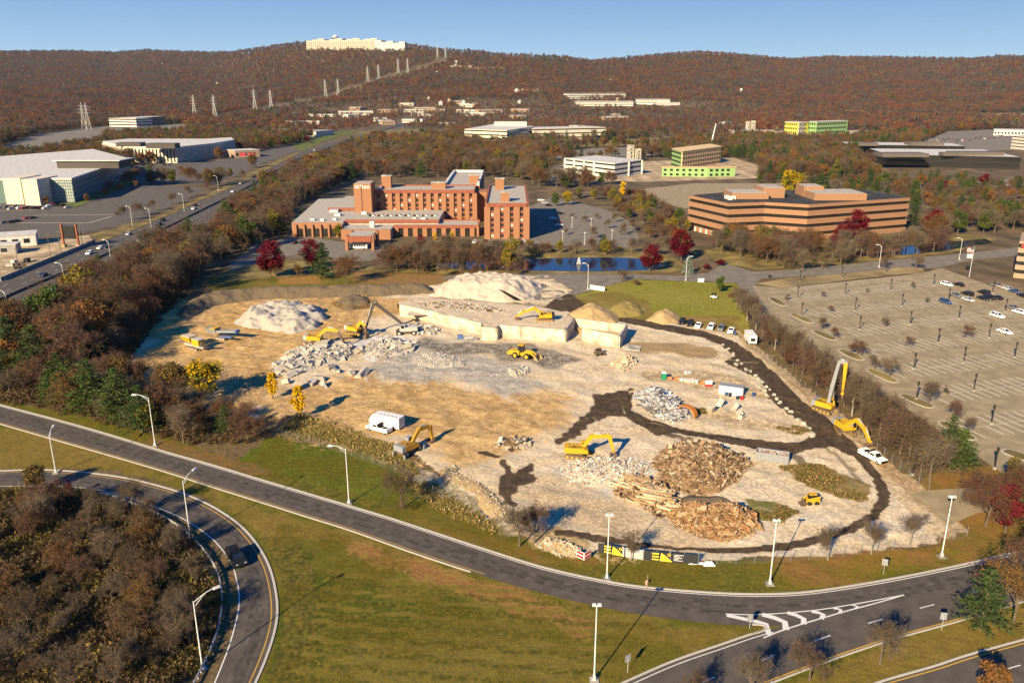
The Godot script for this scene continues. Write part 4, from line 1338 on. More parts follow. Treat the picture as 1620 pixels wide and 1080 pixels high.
func build_far() -> void:
	mat("roof_white", 0.54, 0.52, 0.48, 0.9, "soft", 0.03)
	mat("roof_grey", 0.34, 0.325, 0.30, 0.9, "soft", 0.03)
	mat("roof_tar", 0.055, 0.052, 0.05, 0.95, "patch", 0.04)
	mat("cream", 0.62, 0.56, 0.45, 0.9, "soft", 0.05)
	mat("stucco", 0.58, 0.53, 0.46, 0.9, "soft", 0.05)
	mat("white_wall", 0.62, 0.60, 0.55, 0.85, "soft", 0.05)
	mat("beige_brick", 0.42, 0.30, 0.21, 0.9, "grain", 0.1)
	mat("lattice", 0.40, 0.40, 0.39, 0.6)
	mat("green_sheath", 0.27, 0.44, 0.17, 0.8, "soft", 0.1)
	mat("yellow_sheath", 0.62, 0.58, 0.10, 0.8, "soft", 0.1)
	mat("ply", 0.64, 0.45, 0.24, 0.9, "soft", 0.1)
	mat("field", 0.36, 0.26, 0.12, 0.95, "patch", 0.01)
	mat("far_grass", 0.15, 0.17, 0.03, 0.95, "patch", 0.02)
	mat("dry_grass", 0.26, 0.19, 0.06, 0.95, "patch", 0.02)
	mat("dirt_far", 0.55, 0.41, 0.25, 0.95, "patch", 0.02)
	mat("house_wall", 0.42, 0.40, 0.37, 0.9)
	mat("slate", 0.10, 0.095, 0.095, 0.9)
	# car parks and grass in the valley
	var y := 0.04
	for s in [["car_park", [-80, 330, 0, 322, 130, 322, 215, 290, 330, 296, 290, 318, 215, 350, 110, 372, 0, 384, -80, 392], "asphalt_dark"], ["car_park", [0, 232, 60, 212, 160, 200, 290, 196, 300, 206, 290, 214, 170, 218, 150, 236, 70, 246, 0, 256], "asphalt_grey"], ["car_park", [215, 288, 200, 262, 340, 254, 420, 236, 470, 228, 490, 232, 420, 256, 340, 292], "asphalt_dark"],
			["car_park", [836, 328, 870, 312, 905, 318, 960, 332, 1000, 352, 1012, 378, 1000, 392, 930, 390, 850, 388, 790, 394, 700, 390, 690, 380, 780, 378, 836, 376], "asphalt_grey"], ["car_park", [1005, 300, 1100, 290, 1240, 290, 1245, 302, 1160, 316, 1085, 330, 1030, 316], "asphalt_old"], ["car_park", [855, 244, 940, 234, 1040, 232, 1050, 244, 1000, 250, 880, 252], "asphalt_grey"], ["car_park", [1440, 232, 1500, 208, 1600, 204, 1640, 214, 1640, 236, 1520, 240], "asphalt_grey"], ["car_park", [1540, 286, 1700, 276, 1700, 318, 1600, 310], "asphalt_grey"], ["hotel_forecourt", [360, 420, 400, 388, 470, 372, 548, 384, 620, 388, 690, 392, 640, 410, 560, 414, 480, 400, 420, 416, 380, 440], "asphalt_grey"],
			["meadow", [555, 208, 640, 204, 720, 206, 700, 216, 600, 220], "dry_grass"], ["lawn", [460, 232, 500, 215, 540, 206, 570, 208, 510, 224, 480, 240], "far_grass"], ["meadow", [840, 226, 960, 222, 1060, 216, 1180, 214, 1160, 224, 1040, 230, 900, 234], "dry_grass"], ["building_site_ground", [850, 284, 880, 262, 1000, 256, 1160, 250, 1200, 262, 1200, 282, 1020, 288], "dirt_far"], ["building_site_ground", [1180, 214, 1240, 206, 1380, 206, 1400, 216, 1330, 224, 1220, 224], "dirt_far"], ["storage_yard", [-60, 436, -60, 392, 40, 384, 140, 372, 150, 384, 60, 420, 0, 442], "dirt_far"], ["verge", [140, 372, 230, 350, 330, 306, 420, 262, 480, 236, 470, 244, 385, 288, 345, 306, 230, 356, 160, 382], "dry_grass"],
			["hotel_lawn", [345, 432, 380, 424, 440, 410, 560, 420, 700, 426, 700, 434, 560, 430, 420, 442, 350, 446], "dry_grass"], ["pond_bank", [640, 404, 760, 394, 900, 394, 1010, 394, 1060, 404, 1090, 425, 1050, 434, 900, 433, 680, 434], "dry_grass"], ["office_lawn", [1090, 400, 1180, 384, 1300, 380, 1460, 368, 1540, 372, 1580, 380, 1500, 402, 1330, 418, 1200, 428, 1150, 418], "dry_grass"], ["leaf_strip", [1196, 449, 1250, 440, 1330, 434, 1420, 424, 1460, 424, 1464, 431, 1433, 434, 1340, 444, 1240, 456], "field"]]:
		y += 0.008
		sheet(s[0], s[1], y, M[s[2]])
	for s in [[52, 341, 180, 340], [0, 353, 140, 353], [-20, 334, 60, 332], [140, 353, 175, 343]]:
		setting("kerb_line", stripe(ats(s), 0.0, 0.9, 0.21), M.paint_worn)
	var yw := thing("yard_wall", "dark wall between the dusty yard and the highway", "wall", at(0, 445), heading(at(0, 445), at(150, 384)))
	var yl := at(0, 445).distance_to(at(150, 384))
	for i in range(8):
		bx("wall_panel", yl * i / 8.0 + 0.1, yl * (i + 1) / 8.0 - 0.1, 0, 1.7, -0.2, 0.2, M.concrete, yw)
	var fm := MB.new()
	var fo := PackedVector2Array()
	for k in [[1535, 187], [1600, 188], [1660, 188], [1660, 179], [1600, 179], [1545, 181]]:
		fo.append(Vector2(land_at(k[0], k[1]).x, land_at(k[0], k[1]).z))
	cleared.append(fo)
	for i in range(6):
		var q := []
		for k in [[i, 0], [i + 1, 0], [i + 1, 1], [i, 1]]:
			q.append(land_at(1540 + k[0] * 20, 187.5 - k[1] * 7.5) + Vector3.UP * 1.5)
		fm.quad(q[0], q[1], q[2], q[3])
	setting("field", fm.mesh(), M.field)
	var water := mat("water", 0.004, 0.012, 0.035, 0.05)
	water.metallic_specular = 0.5
	sheet("pond", [690, 417, 760, 413, 842, 410, 925, 408, 995, 408, 1030, 412, 1050, 420, 1036, 428, 935, 430, 840, 429, 760, 427, 700, 424], 0.24, water)
	sheet("pond", [1330, 402, 1400, 393, 1500, 384, 1560, 378, 1572, 384, 1490, 398, 1390, 408], 0.24, water)
	# offices and shops beyond the highway
	var o := banded("office_building", "white three-storey office with dark glass wing beyond the highway", rect(at(173, 200), at(216, 201), 42.0), 0, 17, 3, M.white_wall, M.dark_glass, M.roof_white)
	banded("office_building", "dark glass office wing beside the white striped office", rect(at(217, 200), at(262, 197), 40.0), 0, 18, 4, M.roof_grey, M.dark_glass, M.roof_white, 0.6)
	fluted()
	glass_office()
	plain_block("shop_building", "long flat white-roofed building beside the highway lawn", rect(at(398, 214), at(500, 216), 60.0), 0, 8, M.stucco, M.roof_grey)
	plain_block("warehouse", "long white warehouse in the far woods", rect(land_at(186, 146), land_at(292, 147), 90.0), 40, 14, M.white_wall, M.roof_white)
	plain_block("warehouse", "small white warehouse at the wood edge", rect(land_at(107, 141), land_at(155, 140), 60.0), 42, 11, M.white_wall, M.roof_white)
	var k := 0
	for b in [[535, 590, 182, 10], [597, 628, 178, 8], [640, 672, 178, 8], [674, 704, 177, 7], [722, 756, 178, 8], [758, 795, 179, 9], [488, 532, 185, 6], [420, 458, 197, 7], [460, 505, 197, 7], [345, 398, 213, 6], [807, 852, 145, 9], [855, 880, 141, 9], [712, 748, 108, 9], [752, 800, 110, 9], [1160, 1196, 213, 7], [1198, 1226, 212, 6], [1120, 1150, 222, 5]]:
		var a := land_at(b[0], b[2])
		var e := land_at(b[1], b[2])
		plain_block("shop_building", ["low pale shop building with flat roof in the valley town", "low tan brick shop in the valley town"][k % 2], rect(a, e, 30.0), a.y, b[3], [M.stucco, M.beige_brick][k % 2], [M.roof_white, M.roof_grey][k % 2], "shops of the valley town")
		k += 1
	var tg := RandomNumberGenerator.new()
	tg.seed = 91
	for i in range(34):
		var x := tg.randf_range(430, 820) if i < 18 else tg.randf_range(880, 1600)
		var yy := tg.randf_range(163, 200) if i < 18 else tg.randf_range(172, 212)
		var a := land_at(x, yy)
		var b := land_at(x + tg.randf_range(12, 34), yy + tg.randf_range(-0.6, 0.6))
		plain_block("shop_building", ["flat-roofed pale store half hidden by the valley trees", "flat-roofed tan brick store half hidden by the valley trees"][i % 2], rect(a, b, tg.randf_range(18, 40)), a.y, tg.randf_range(5, 9), [M.stucco, M.beige_brick][i % 2], [M.roof_white, M.roof_grey][tg.randi() % 2], "stores half hidden by the valley trees")
	o = plain_block("restaurant", "brick restaurant with red awnings beside the fluted office", rect(at(372, 250), at(411, 248), 26.0), 0, 8, M.beige_brick, M.roof_white)
	for x in [380.0, 394.0]:
		var w := at(x, 250) - o.position
		var mb := MB.new()
		mb.hexa([w + Vector3(0, 3.0, 3), w + Vector3(7, 3.0, 3), w + Vector3(7, 3.0, 0), w + Vector3(0, 3.0, 0), w + Vector3(0, 3.4, 3), w + Vector3(7, 3.4, 3), w + Vector3(7, 5.4, 0), w + Vector3(0, 5.4, 0)])
		part("awning", mb.mesh(), M.red_paint, o)
	var tri := flat([735, 228, 802, 231, 845, 222])
	var back := at(802, 212)
	tri.append(Vector2(back.x, back.z))
	o = banded("office_building", "white four-storey office with ribbon windows at the meadow", tri, 0, 21, 4, M.cream, M.dark_glass, M.roof_white, 0.34)
	on_roof(o, o.position.x + 10, o.position.z - 30, 21, Vector3(50, 6, 30), M.cream)
	banded("office_building", "long cream office behind the dark spruces", rect(at(846, 224), at(958, 221), 50.0), 0, 19, 3, M.cream, M.dark_glass, M.roof_white, 0.3)
	for b in [[900, 990, 156, 17, "far white office with ribbon windows above the wood"], [912, 1002, 168, 14, "white office terrace in front of the far ribbon office"], [1006, 1060, 165, 15, "white office wing at the far wood"], [1040, 1076, 168, 11, "pale car deck beside the far white offices"]]:
		var a := land_at(b[0], b[2])
		banded("office_building", b[4], rect(a, land_at(b[1], b[2]), 45.0), a.y, b[3], 3, M.white_wall, M.dark_glass, M.roof_white, 0.4)
	# white parking garage
	var gp := flat([893, 272, 972, 282, 1015, 275])
	gp.append(gp[2] + (gp[0] - gp[1]) * 0.9)
	o = banded("parking_garage", "white concrete parking garage with open decks", gp, 0, 13, 3, M.white_wall, M.black, M.roof_white, 0.38, 0.8)
	for i in range(6):
		var q := (gp[0].lerp(gp[1], i / 5.0) if i < 4 else gp[1].lerp(gp[2], (i - 3) / 2.0)) - Vector2(o.position.x, o.position.z)
		var mb := MB.new()
		mb.box(Vector3(q.x, 6.4, q.y), Vector3(1.5, 12.8, 1.5))
		part("pillar", mb.mesh(), M.white_wall, o)
	# half-built frames
	framed("green-sheathed half-built block beside the garage", [1062, 262, 1078, 268, 1140, 258], 17.0, 4, "green_sheath", "ply", 0.98)
	framed("low green-sheathed storey in front of the half-built block", [1047, 279, 1120, 280, 1163, 279], 8.0, 2, "green_sheath", "ply", 0.0)
	framed("green four-storey half-built block in the valley", [1278, 219, 1290, 220, 1339, 217], 26.0, 4, "green_sheath", "roof_white", 0.0)
	framed("yellow and white end of the valley half-built block", [1240, 218, 1262, 220, 1277, 219], 25.0, 4, "yellow_sheath", "roof_white", 0.6)
	for b in [[993, 1001, 254, 17], [1005, 1012, 254, 13], [1179, 1186, 210, 20], [1188, 1194, 210, 21]]:
		var tw := thing("stair_tower", "bare concrete block stair tower on the far building site", "tower", at((b[0] + b[1]) / 2.0, b[2]), 0.3, "concrete stair towers")
		var mb := MB.new()
		mb.boxy(-3, 3, 0, b[3], -3, 3)
		part("shaft", mb.mesh(), M.concrete_pale, tw)
		for f in 3:
			mb = MB.new()
			mb.box(Vector3(0, b[3] * (0.25 + 0.25 * f), 3.0), Vector3(1.4, 2.2, 0.2))
			part("opening", mb.mesh(), M.black, tw)
	var cr := thing("mobile_crane", "white crane boom standing over the half-built block", "crane", at(1123, 240))
	var cm := MB.new()
	var tip := Vector3(7.5, 34, -8)
	cm.beam(Vector3(0, 2.5, 0), tip, 1.5, 1.5, 0.8, 0.8)
	part("boom", cm.mesh(), M.white_paint, cr)
	cm = MB.new()
	cm.boxy(-6, 3, 0.8, 2.6, -1.6, 1.6)
	part("carrier", cm.mesh(), M.white_paint, cr)
	# dark glass offices at the right
	var nf := flat([1373, 252, 1402, 263, 1613, 268])
	nf.append(nf[2] + (nf[0] - nf[1]) * 1.2)
	o = banded("office_building", "long black glass office with pale flat roof", nf, 0, 12, 2, M.black, M.dark_glass, M.roof_white, 0.7, 0.1)
	for b in [[1425, 247, 46, 22], [1500, 246, 14, 10], [1542, 245, 48, 20]]:
		var w := at(b[0], b[1], 12.0)
		on_roof(o, w.x, w.z, 12.0, Vector3(b[2], 3.4, b[3]), mat("penthouse", 0.10, 0.085, 0.075, 0.9))
	o = banded("office_building", "second black glass office behind the pale-roofed one", rect(at(1340, 243), at(1525, 246), 55.0), 0, 11, 2, M.black, M.dark_glass, M.roof_white, 0.7, 0.1)
	for b in [[1365, 230, 30], [1462, 229, 40]]:
		var w := at(b[0], b[1], 11.0)
		on_roof(o, w.x, w.z, 11.0, Vector3(b[2], 3.4, 18), M.penthouse)
	var bw := banded("office_building", "beige office with rows of small windows at the wood edge", rect(at(1599, 235), at(1660, 241), 30.0), 0, 17, 4, M.stucco, M.dark_glass, M.roof_grey, 0.3, 0.2)
	plain_block("shop_building", "white-roofed store beyond the beige office", rect(at(1572, 214), at(1660, 216), 50.0), 0, 9, M.white_wall, M.roof_white)
	plain_block("storage_building", "white flat-roofed storage building in the yard by the highway", rect(at(-40, 395), at(58, 388), 14.0), 0, 5.5, M.white_wall, M.roof_white)
	plain_block("storage_building", "low grey storage shed in the yard by the highway", rect(at(-40, 405), at(26, 402), 8.0), 0, 4.5, M.roof_grey, M.roof_white)
	# power line
	var py := pylon_mesh()
	for b in [[133, 204, 40], [140, 205, 43], [308, 187, 0], [340, 187, 0], [403, 172, 0], [429, 174, 0], [515, 153, 0], [535, 152, 0], [582, 130, 0], [599, 127, 0], [630, 116, 0], [645, 116, 0], [692, 95, 0], [705, 97, 0]]:
		var p := land_at(b[0], b[1])
		var t := thing("power_pylon", "grey lattice power pylon of the line climbing the hill", "pylon", p, 0.5, "lattice pylons of the power line")
		t.scale = Vector3.ONE * (1.15 if b[2] == 0 else 1.0)
		part("mast", py[0], M.lattice, t)
		for m in py[1]:
			part("cross_arm", m, M.lattice, t)
	# hilltop flats and water tower
	for i in range(17):
		var x := 490.0 + i * 9.2
		var p := land_at(x, 79.0 if i < 12 else 80.0)
		var t := thing("apartment_block", "pale apartment block in the row on the hilltop", "building", p + Vector3.UP * 9.0, 0.25 if i < 12 else -0.35, "pale apartment blocks on the hilltop")
		var w := 30.0
		var mb := MB.new()
		mb.boxy(-w / 2, w / 2, -22, 33 + (i % 3) * 4 - (10 if i > 12 else 0), -10, 10)
		part("wall", mb.mesh(), M.cream if i < 12 else M.white_wall, t)
		for f in range(4):
			for c in range(3):
				mb = MB.new()
				mb.box(Vector3(-9 + c * 9, 3.5 + f * 7 - (2 if i > 12 else 0), 10.0), Vector3(3.2, 3.4, 0.6))
				part("window", mb.mesh(), M.window, t)
	var wt := thing("water_tower", "white water tower on the hilltop", "tower", land_at(531, 74))
	var wm := MB.new()
	wm.tube(Vector3(0, 0, 0), Vector3(0, 38, 0), 4, 3, 10)
	part("stem", wm.mesh(), M.white_wall, wt)
	wm = MB.new()
	wm.tube(Vector3(0, 36, 0), Vector3(0, 42, 0), 5, 13, 14)
	wm.tube(Vector3(0, 42, 0), Vector3(0, 48, 0), 13, 13, 14)
	wm.tube(Vector3(0, 48, 0), Vector3(0, 54, 0), 13, 3, 14)
	part("tank", wm.mesh(), M.white_wall, wt)
	# houses among the trees
	var g := RandomNumberGenerator.new()
	g.seed = 17
	for i in range(20):
		var x := g.randf_range(10, 1610)
		var yy := g.randf_range(98, 172)
		if i < 8:
			x = g.randf_range(690, 830)
			yy = g.randf_range(100, 176)
		if yy < ridge(x) + 14.0:
			continue
		var p := land_at(x, yy)
		var s := g.randf_range(0.7, 1.1)
		house(p + Vector3.UP * 3, 11 * s, 14 * s, 8.5 * s, g.randf_range(-0.6, 0.6), M.house_wall if g.randf() < 0.7 else M.beige_brick, M.slate if g.randf() < 0.5 else M.roof_grey, "small pale house among the far trees", "pale houses among the far trees")
	forest()

func framed(label: String, px: Array, h: float, floors: int, sheath: String, top: String, solid: float) -> void:
	var p := flat(px)
	p.append(p[0] + (p[2] - p[1]))
	cleared.append(grown(p, 6.0))
	var c := (p[0] + p[2]) / 2.0
	var o := thing("half_built_block", label, "building", Vector3(c.x, 0, c.y))
	p = lower(o, p)
	slab("wall", p, 0, h, M[sheath], o)
	slab("deck", grown(p, 0.6), h, h + 0.6, M[top], o)
	for e in 2:
		var a := p[e]
		var b := p[e + 1]
		var d := (b - a).normalized()
		var n := int(a.distance_to(b) / 5.5)
		for f in floors:
			for i in n:
				var q := a + d * (5.5 * i + 2.75)
				var mb := MB.new()
				mb.xf = Transform3D(Basis(Vector3.UP, -d.angle()), Vector3(q.x, 0, q.y))
				mb.box(Vector3(0, h / floors * (f + 0.52), 0), Vector3(2.4, h / floors * 0.42, 1.3))
				part("window_opening", mb.mesh(), M.black, o)
		if e == 1 and solid > 0.0:
			var mb := MB.new()
			var m := a.lerp(b, solid / 2)
			mb.xf = Transform3D(Basis(Vector3.UP, -d.angle()), Vector3(m.x, 0, m.y))
			mb.box(Vector3(0, h * 0.48, 0), Vector3(a.distance_to(b) * solid, h * 0.94, 0.9))
			part("board_panel", mb.mesh(), M.ply if sheath == "green_sheath" else M.concrete_pale, o)

func fluted() -> void:
	# cream office with vertical fins between dark window slots, bent in plan
	var o := thing("fluted_office", "cream office with tall vertical fins beyond the highway", "building", at(250, 250))
	cleared.append(grown(flat([165, 246, 198, 257, 280, 258, 338, 250, 372, 243, 368, 238, 328, 241, 205, 241]), 8.0))
	var p := lower(o, flat([165, 246, 198, 257, 280, 258, 338, 250, 372, 243, 368, 238, 328, 241, 205, 241]))
	slab("wall", grown(p, -0.8), 0, 15, M.dark_glass, o)
	slab("cornice", p, 14.2, 16.6, M.cream, o)
	slab("plinth", grown(p, -0.2), 0, 1.2, M.cream, o)
	slab("roof", grown(p, -1.0), 16.6, 16.75, M.roof_white, o)
	var fin := MB.new()
	fin.box(Vector3(0, 7.9, 0), Vector3(2.2, 12.8, 1.3))
	var fm := fin.mesh()
	for e in [7, 0, 1, 2, 3]:
		var a := p[e]
		var b := p[(e + 1) % 8]
		var d := (b - a).normalized()
		var n := int(a.distance_to(b) / 3.9)
		for i in n + 1:
			var q := a.lerp(b, float(i) / maxi(n, 1))
			var f := part("fin", fm, M.cream, o)
			f.position = Vector3(q.x, 0, q.y)
			f.rotation.y = -d.angle()
	for b in [[207, 231, 26, 4], [258, 234, 30, 5]]:
		var w := at(b[0], b[1], 16.7)
		on_roof(o, w.x, w.z, 16.7, Vector3(b[2], b[3], 14), mat("louvre", 0.07, 0.06, 0.055, 0.9))

func glass_office() -> void:
	var o := thing("glass_office", "white-roofed glass and stone office on the lawn beyond the highway", "building", at(118, 320))
	var lawn := MB.new()
	mat("teal_glass", 0.10, 0.16, 0.15, 0.15)
	mat("stone", 0.62, 0.55, 0.45, 0.9, "soft", 0.06)
	cleared.append(grown(flat([86, 320, 118, 320, 209, 281, 150, 262, -30, 280, -40, 322]), 8.0))
	var p := lower(o, flat([86, 320, 118, 320, 209, 281, 150, 262, -30, 280, -40, 322]))
	slab("glass_wall", p, 0, 15.5, M.teal_glass, o)
	slab("cornice", grown(p, 0.3), 15.5, 16.8, M.roof_white, o)
	var a := p[1]
	var b := p[2]
	var dk := MB.new()
	var d := (b - a).normalized()
	for f in range(4):
		dk = MB.new()
		dk.xf = Transform3D(Basis(Vector3.UP, -d.angle()), Vector3((a.x + b.x) / 2, 0, (a.y + b.y) / 2))
		dk.box(Vector3(0, 3.6 * f + 3.4, 0), Vector3(a.distance_to(b), 0.5, 0.35))
		part("transom", dk.mesh(), M.roof_grey, o)
	for i in range(30):
		var q := a.lerp(b, (i + 0.5) / 30.0)
		dk = MB.new()
		dk.xf = Transform3D(Basis(Vector3.UP, -d.angle()), Vector3(q.x, 0, q.y))
		dk.box(Vector3(0, 7.7, 0), Vector3(0.25, 15.2, 0.3))
		part("mullion", dk.mesh(), M.roof_grey, o)
	for i in range(9):
		var q := p[0].lerp(p[1], (i + 0.5) / 9.0)
		dk = MB.new()
		dk.box(Vector3(q.x, 7.7, q.y), Vector3(0.25, 15.2, 0.35))
		part("mullion", dk.mesh(), M.white_wall, o)
	for f in range(7):
		dk = MB.new()
		var q := p[0].lerp(p[1], 0.5)
		dk.box(Vector3(q.x, 2.1 * f + 1.5, q.y), Vector3(p[0].distance_to(p[1]), 0.25, 0.34))
		part("transom", dk.mesh(), M.white_wall, o)
	for s in [[10, 38, 323], [40, 64, 325]]:
		var q0 := at(s[0], s[2]) - o.position
		var q1 := at(s[1], s[2]) - o.position
		dk = MB.new()
		dk.boxy(q0.x, q1.x, 0, 17.6, q0.z, q0.z - 26)
		part("stone_block", dk.mesh(), M.stone, o)
	var w := at(150, 264, 16.8)
	on_roof(o, w.x, w.z, 16.8, Vector3(48, 5.5, 22), M.louvre, "penthouse")
	on_roof(o, w.x, w.z, 22.3, Vector3(52, 0.8, 26), M.roof_white, "penthouse_roof")
	sheet("office_lawn", [70, 326, 120, 328, 215, 288, 208, 282, 118, 322, 70, 322], 0.24, M.far_grass)

# the wooded hills, one mass of trees
func forest() -> void:
	var g := RandomNumberGenerator.new()
	g.seed = 77
	var protos := []
	for v in 3:
		var mb := MB.new()
		mb.col = Color(0.75, 0.72, 0.70)
		mb.tube(Vector3(0, -1, 0), Vector3(0, 7, 0), 0.25, 0.1, 4, false)
		for i in 16:
			var d := rdir(g)
			d.y = absf(d.y) * 0.9 + 0.25
			var s := Vector3(0, g.randf_range(2.5, 5.5), 0)
			mb.tube(s, s + d * g.randf_range(3, 4.6), 0.09, 0.0, 3, false)
		for i in 170:
			var d := rdir(g) * pow(g.randf(), 0.4)
			mb.col = vary(Color(0.97, 0.97, 0.97), g, 0.28)
			leaf(mb, Vector3(d.x * 3.7, 6.3 + d.y * 3.7, d.z * 3.7), g.randf_range(0.5, 1.05), g)
		protos.append(mb.mesh(true))
	var pm := MB.new()
	for i in 190:
		var h := pow(g.randf(), 1.3)
		var a := g.randf_range(0, TAU)
		var r := (1.0 - h) * 2.9 * g.randf_range(0.5, 1.0) + 0.1
		pm.col = vary(Color(1, 1, 1), g, 0.3)
		leaf(pm, Vector3(cos(a) * r, 1.0 + h * 9.0, sin(a) * r), g.randf_range(0.7, 1.1), g)
	protos.append(pm.mesh(true))
	var keep_out := cleared.duplicate()
	for k in [[-300, 700, -130, 485, 0, 430, 215, 348, 345, 294, 420, 256, 510, 222, 640, 188, 665, 190, 626, 209, 530, 246, 440, 294, 350, 350, 215, 420, 0, 520, -130, 590], [-400, 540, -400, 380, 0, 320, 130, 320, 330, 296, 330, 320, 240, 352, 150, 384, 0, 440], [330, 420, 440, 306, 480, 275, 560, 228, 640, 218, 790, 232, 880, 256, 880, 300, 1000, 290, 1260, 290, 1400, 280, 1700, 292, 1700, 500, 330, 500], [555, 208, 640, 203, 720, 205, 700, 218, 600, 221], [1180, 250, 1200, 290, 860, 290, 860, 258, 1000, 250], [1340, 234, 1660, 232, 1660, 300, 1390, 284]]:
		keep_out.append(flat(k))
	var boxes := []
	for k in keep_out:
		var r := Rect2(k[0], Vector2.ZERO)
		for q in k:
			r = r.expand(q)
		boxes.append(r)
	var nz := FastNoiseLite.new()
	nz.frequency = 0.004
	nz.seed = 21
	var nz2 := FastNoiseLite.new()
	nz2.frequency = 0.012
	nz2.seed = 22
	var xf := [[], [], [], []]
	var cs := [PackedColorArray(), PackedColorArray(), PackedColorArray(), PackedColorArray()]
	var cut := [Vector2(340, 187), Vector2(416, 173), Vector2(525, 152), Vector2(590, 128), Vector2(638, 116), Vector2(700, 96)]
	var mid := {}
	var zf := 480.0
	while zf < 6050.0:
		var gap := 9.5 if zf < 1450.0 else lerpf(11.0, 15.0, (zf - 1450.0) / 3000.0)
		var half := zf * 0.72 + 40.0
		var x := -half
		while x < half:
			var qx := x + g.randf_range(-0.5, 0.5) * gap
			var qz := zf + g.randf_range(-0.5, 0.5) * gap
			x += gap
			var u := 810.0 + FOC * qx / (qz * cp)
			if qz > ridge_far(u) + 130.0:
				continue
			var out := false
			if qz < 2900.0:
				var q2 := Vector2(qx, -qz)
				for ki in range(keep_out.size()):
					if boxes[ki].has_point(q2) and Geometry2D.is_point_in_polygon(q2, keep_out[ki]):
						out = true
						break
			if out:
				continue
			var y := land(qx, qz)
			var n := nz.get_noise_2d(qx, qz)
			var n2 := nz2.get_noise_2d(qx, qz)
			var ppx := pix(Vector3(qx, y, -qz))
			if ppx.x > 330 and ppx.x < 710 and ppx.y < 192 and qz > 1400.0:
				var near := 1e9
				for i in range(cut.size() - 1):
					near = minf(near, ppx.distance_to(Geometry2D.get_closest_point_to_segment(ppx, cut[i], cut[i + 1])))
				if near < 4.0:
					continue
			var h := g.randf_range(8, 19) * (1.0 + 0.25 * n2)
			if ppx.y > 160.0 + n * 26.0 and ppx.y < 217.0 and ppx.x > 430.0 + n2 * 160.0 and ppx.x < 1230.0 + n2 * 260.0:
				if g.randf() < 0.5 + n * 0.5:
					continue
				h *= 0.66
			var c: Color
			var v := g.randi() % 3
			var t := g.randf()
			if qz < 1400.0:
				var kn: String = ["bare", "bare", "bare", "oak", "oak", "green", "pine", "orange"][g.randi() % 8]
				if n2 > 0.1 and qx > 60.0 and t < 0.4:
					kn = "pine"
				var key := "%s %d" % [kn, g.randi() % int(kinds[kn].v.size())]
				if not mid.has(key):
					mid[key] = []
				mid[key].append(Transform3D(Basis(Vector3.UP, g.randf_range(0, TAU)).scaled(Vector3.ONE * h / 10.0), Vector3(qx, y, -qz)))
				continue
			if n2 > 0.36 and t < 0.6:
				c = Color(0.036, 0.050, 0.022)
				v = 3
			elif t < 0.05:
				c = Color(0.14, 0.10, 0.02)
			elif t < 0.065:
				c = Color(0.09, 0.014, 0.018)
			else:
				var pick := clampf(0.60 + n * 0.9 + g.randf_range(-0.45, 0.45), 0.0, 0.999)
				c = [Color(0.080, 0.067, 0.057), Color(0.070, 0.054, 0.043), Color(0.092, 0.045, 0.034), Color(0.128, 0.054, 0.030)][int(pick * 4.0)]
			c = vary(c, g, 0.22)
			xf[v].append(Transform3D(Basis(Vector3.UP, g.randf_range(0, TAU)).scaled(Vector3(h / 10.0 * g.randf_range(0.9, 1.25), h / 10.0, h / 10.0 * g.randf_range(0.9, 1.25))), Vector3(qx, y - 0.4, -qz)))
			cs[v].append(c)
		zf += gap
	for key in mid:
		var kk: Dictionary = kinds[key.split(" ")[0]]
		var mv: Array = kk.v[int(key.split(" ")[1])]
		tag(scatter("valley_wood", mv[1], kk.mat, mid[key], PackedColorArray()), kk.words + "s massed in the valley woods", "woodland")
		tag(scatter("valley_wood", mv[0], kk.bark, mid[key], PackedColorArray()), "trunks of " + kk.words + "s massed in the valley woods", "woodland")
	for v in 4:
		tag(scatter("forest", protos[v], M.twig, xf[v], cs[v]), "dark evergreens among the hillside woods" if v == 3 else "russet autumn woods covering the valley and hills", "forest")
	print("forest ", xf[0].size() + xf[1].size() + xf[2].size() + xf[3].size())

# ---------------------------------------------------------------- hotel and brick office
func bx(called: String, x0: float, x1: float, y0: float, y1: float, z0: float, z1: float, m: Material, parent: Node) -> MeshInstance3D:
	var mb := MB.new()
	mb.boxy(x0, x1, y0, y1, z0, z1)
	return part(called, mb.mesh(), m, parent)

func lettering(s: String, height: float, m: Material, parent: Node, p: Vector3, turn := 0.0, tilt := 0.0, called := "lettering") -> MeshInstance3D:
	var t := TextMesh.new()
	var f := SystemFont.new()
	f.font_names = PackedStringArray(["Droid Sans"])
	f.font_weight = 700
	t.font = f
	t.text = s
	t.font_size = 32
	t.pixel_size = height / 24.0
	t.depth = 0.08
	var o := part(called, t, m, parent)
	o.position = p
	o.rotation = Vector3(tilt, turn, 0)
	return o

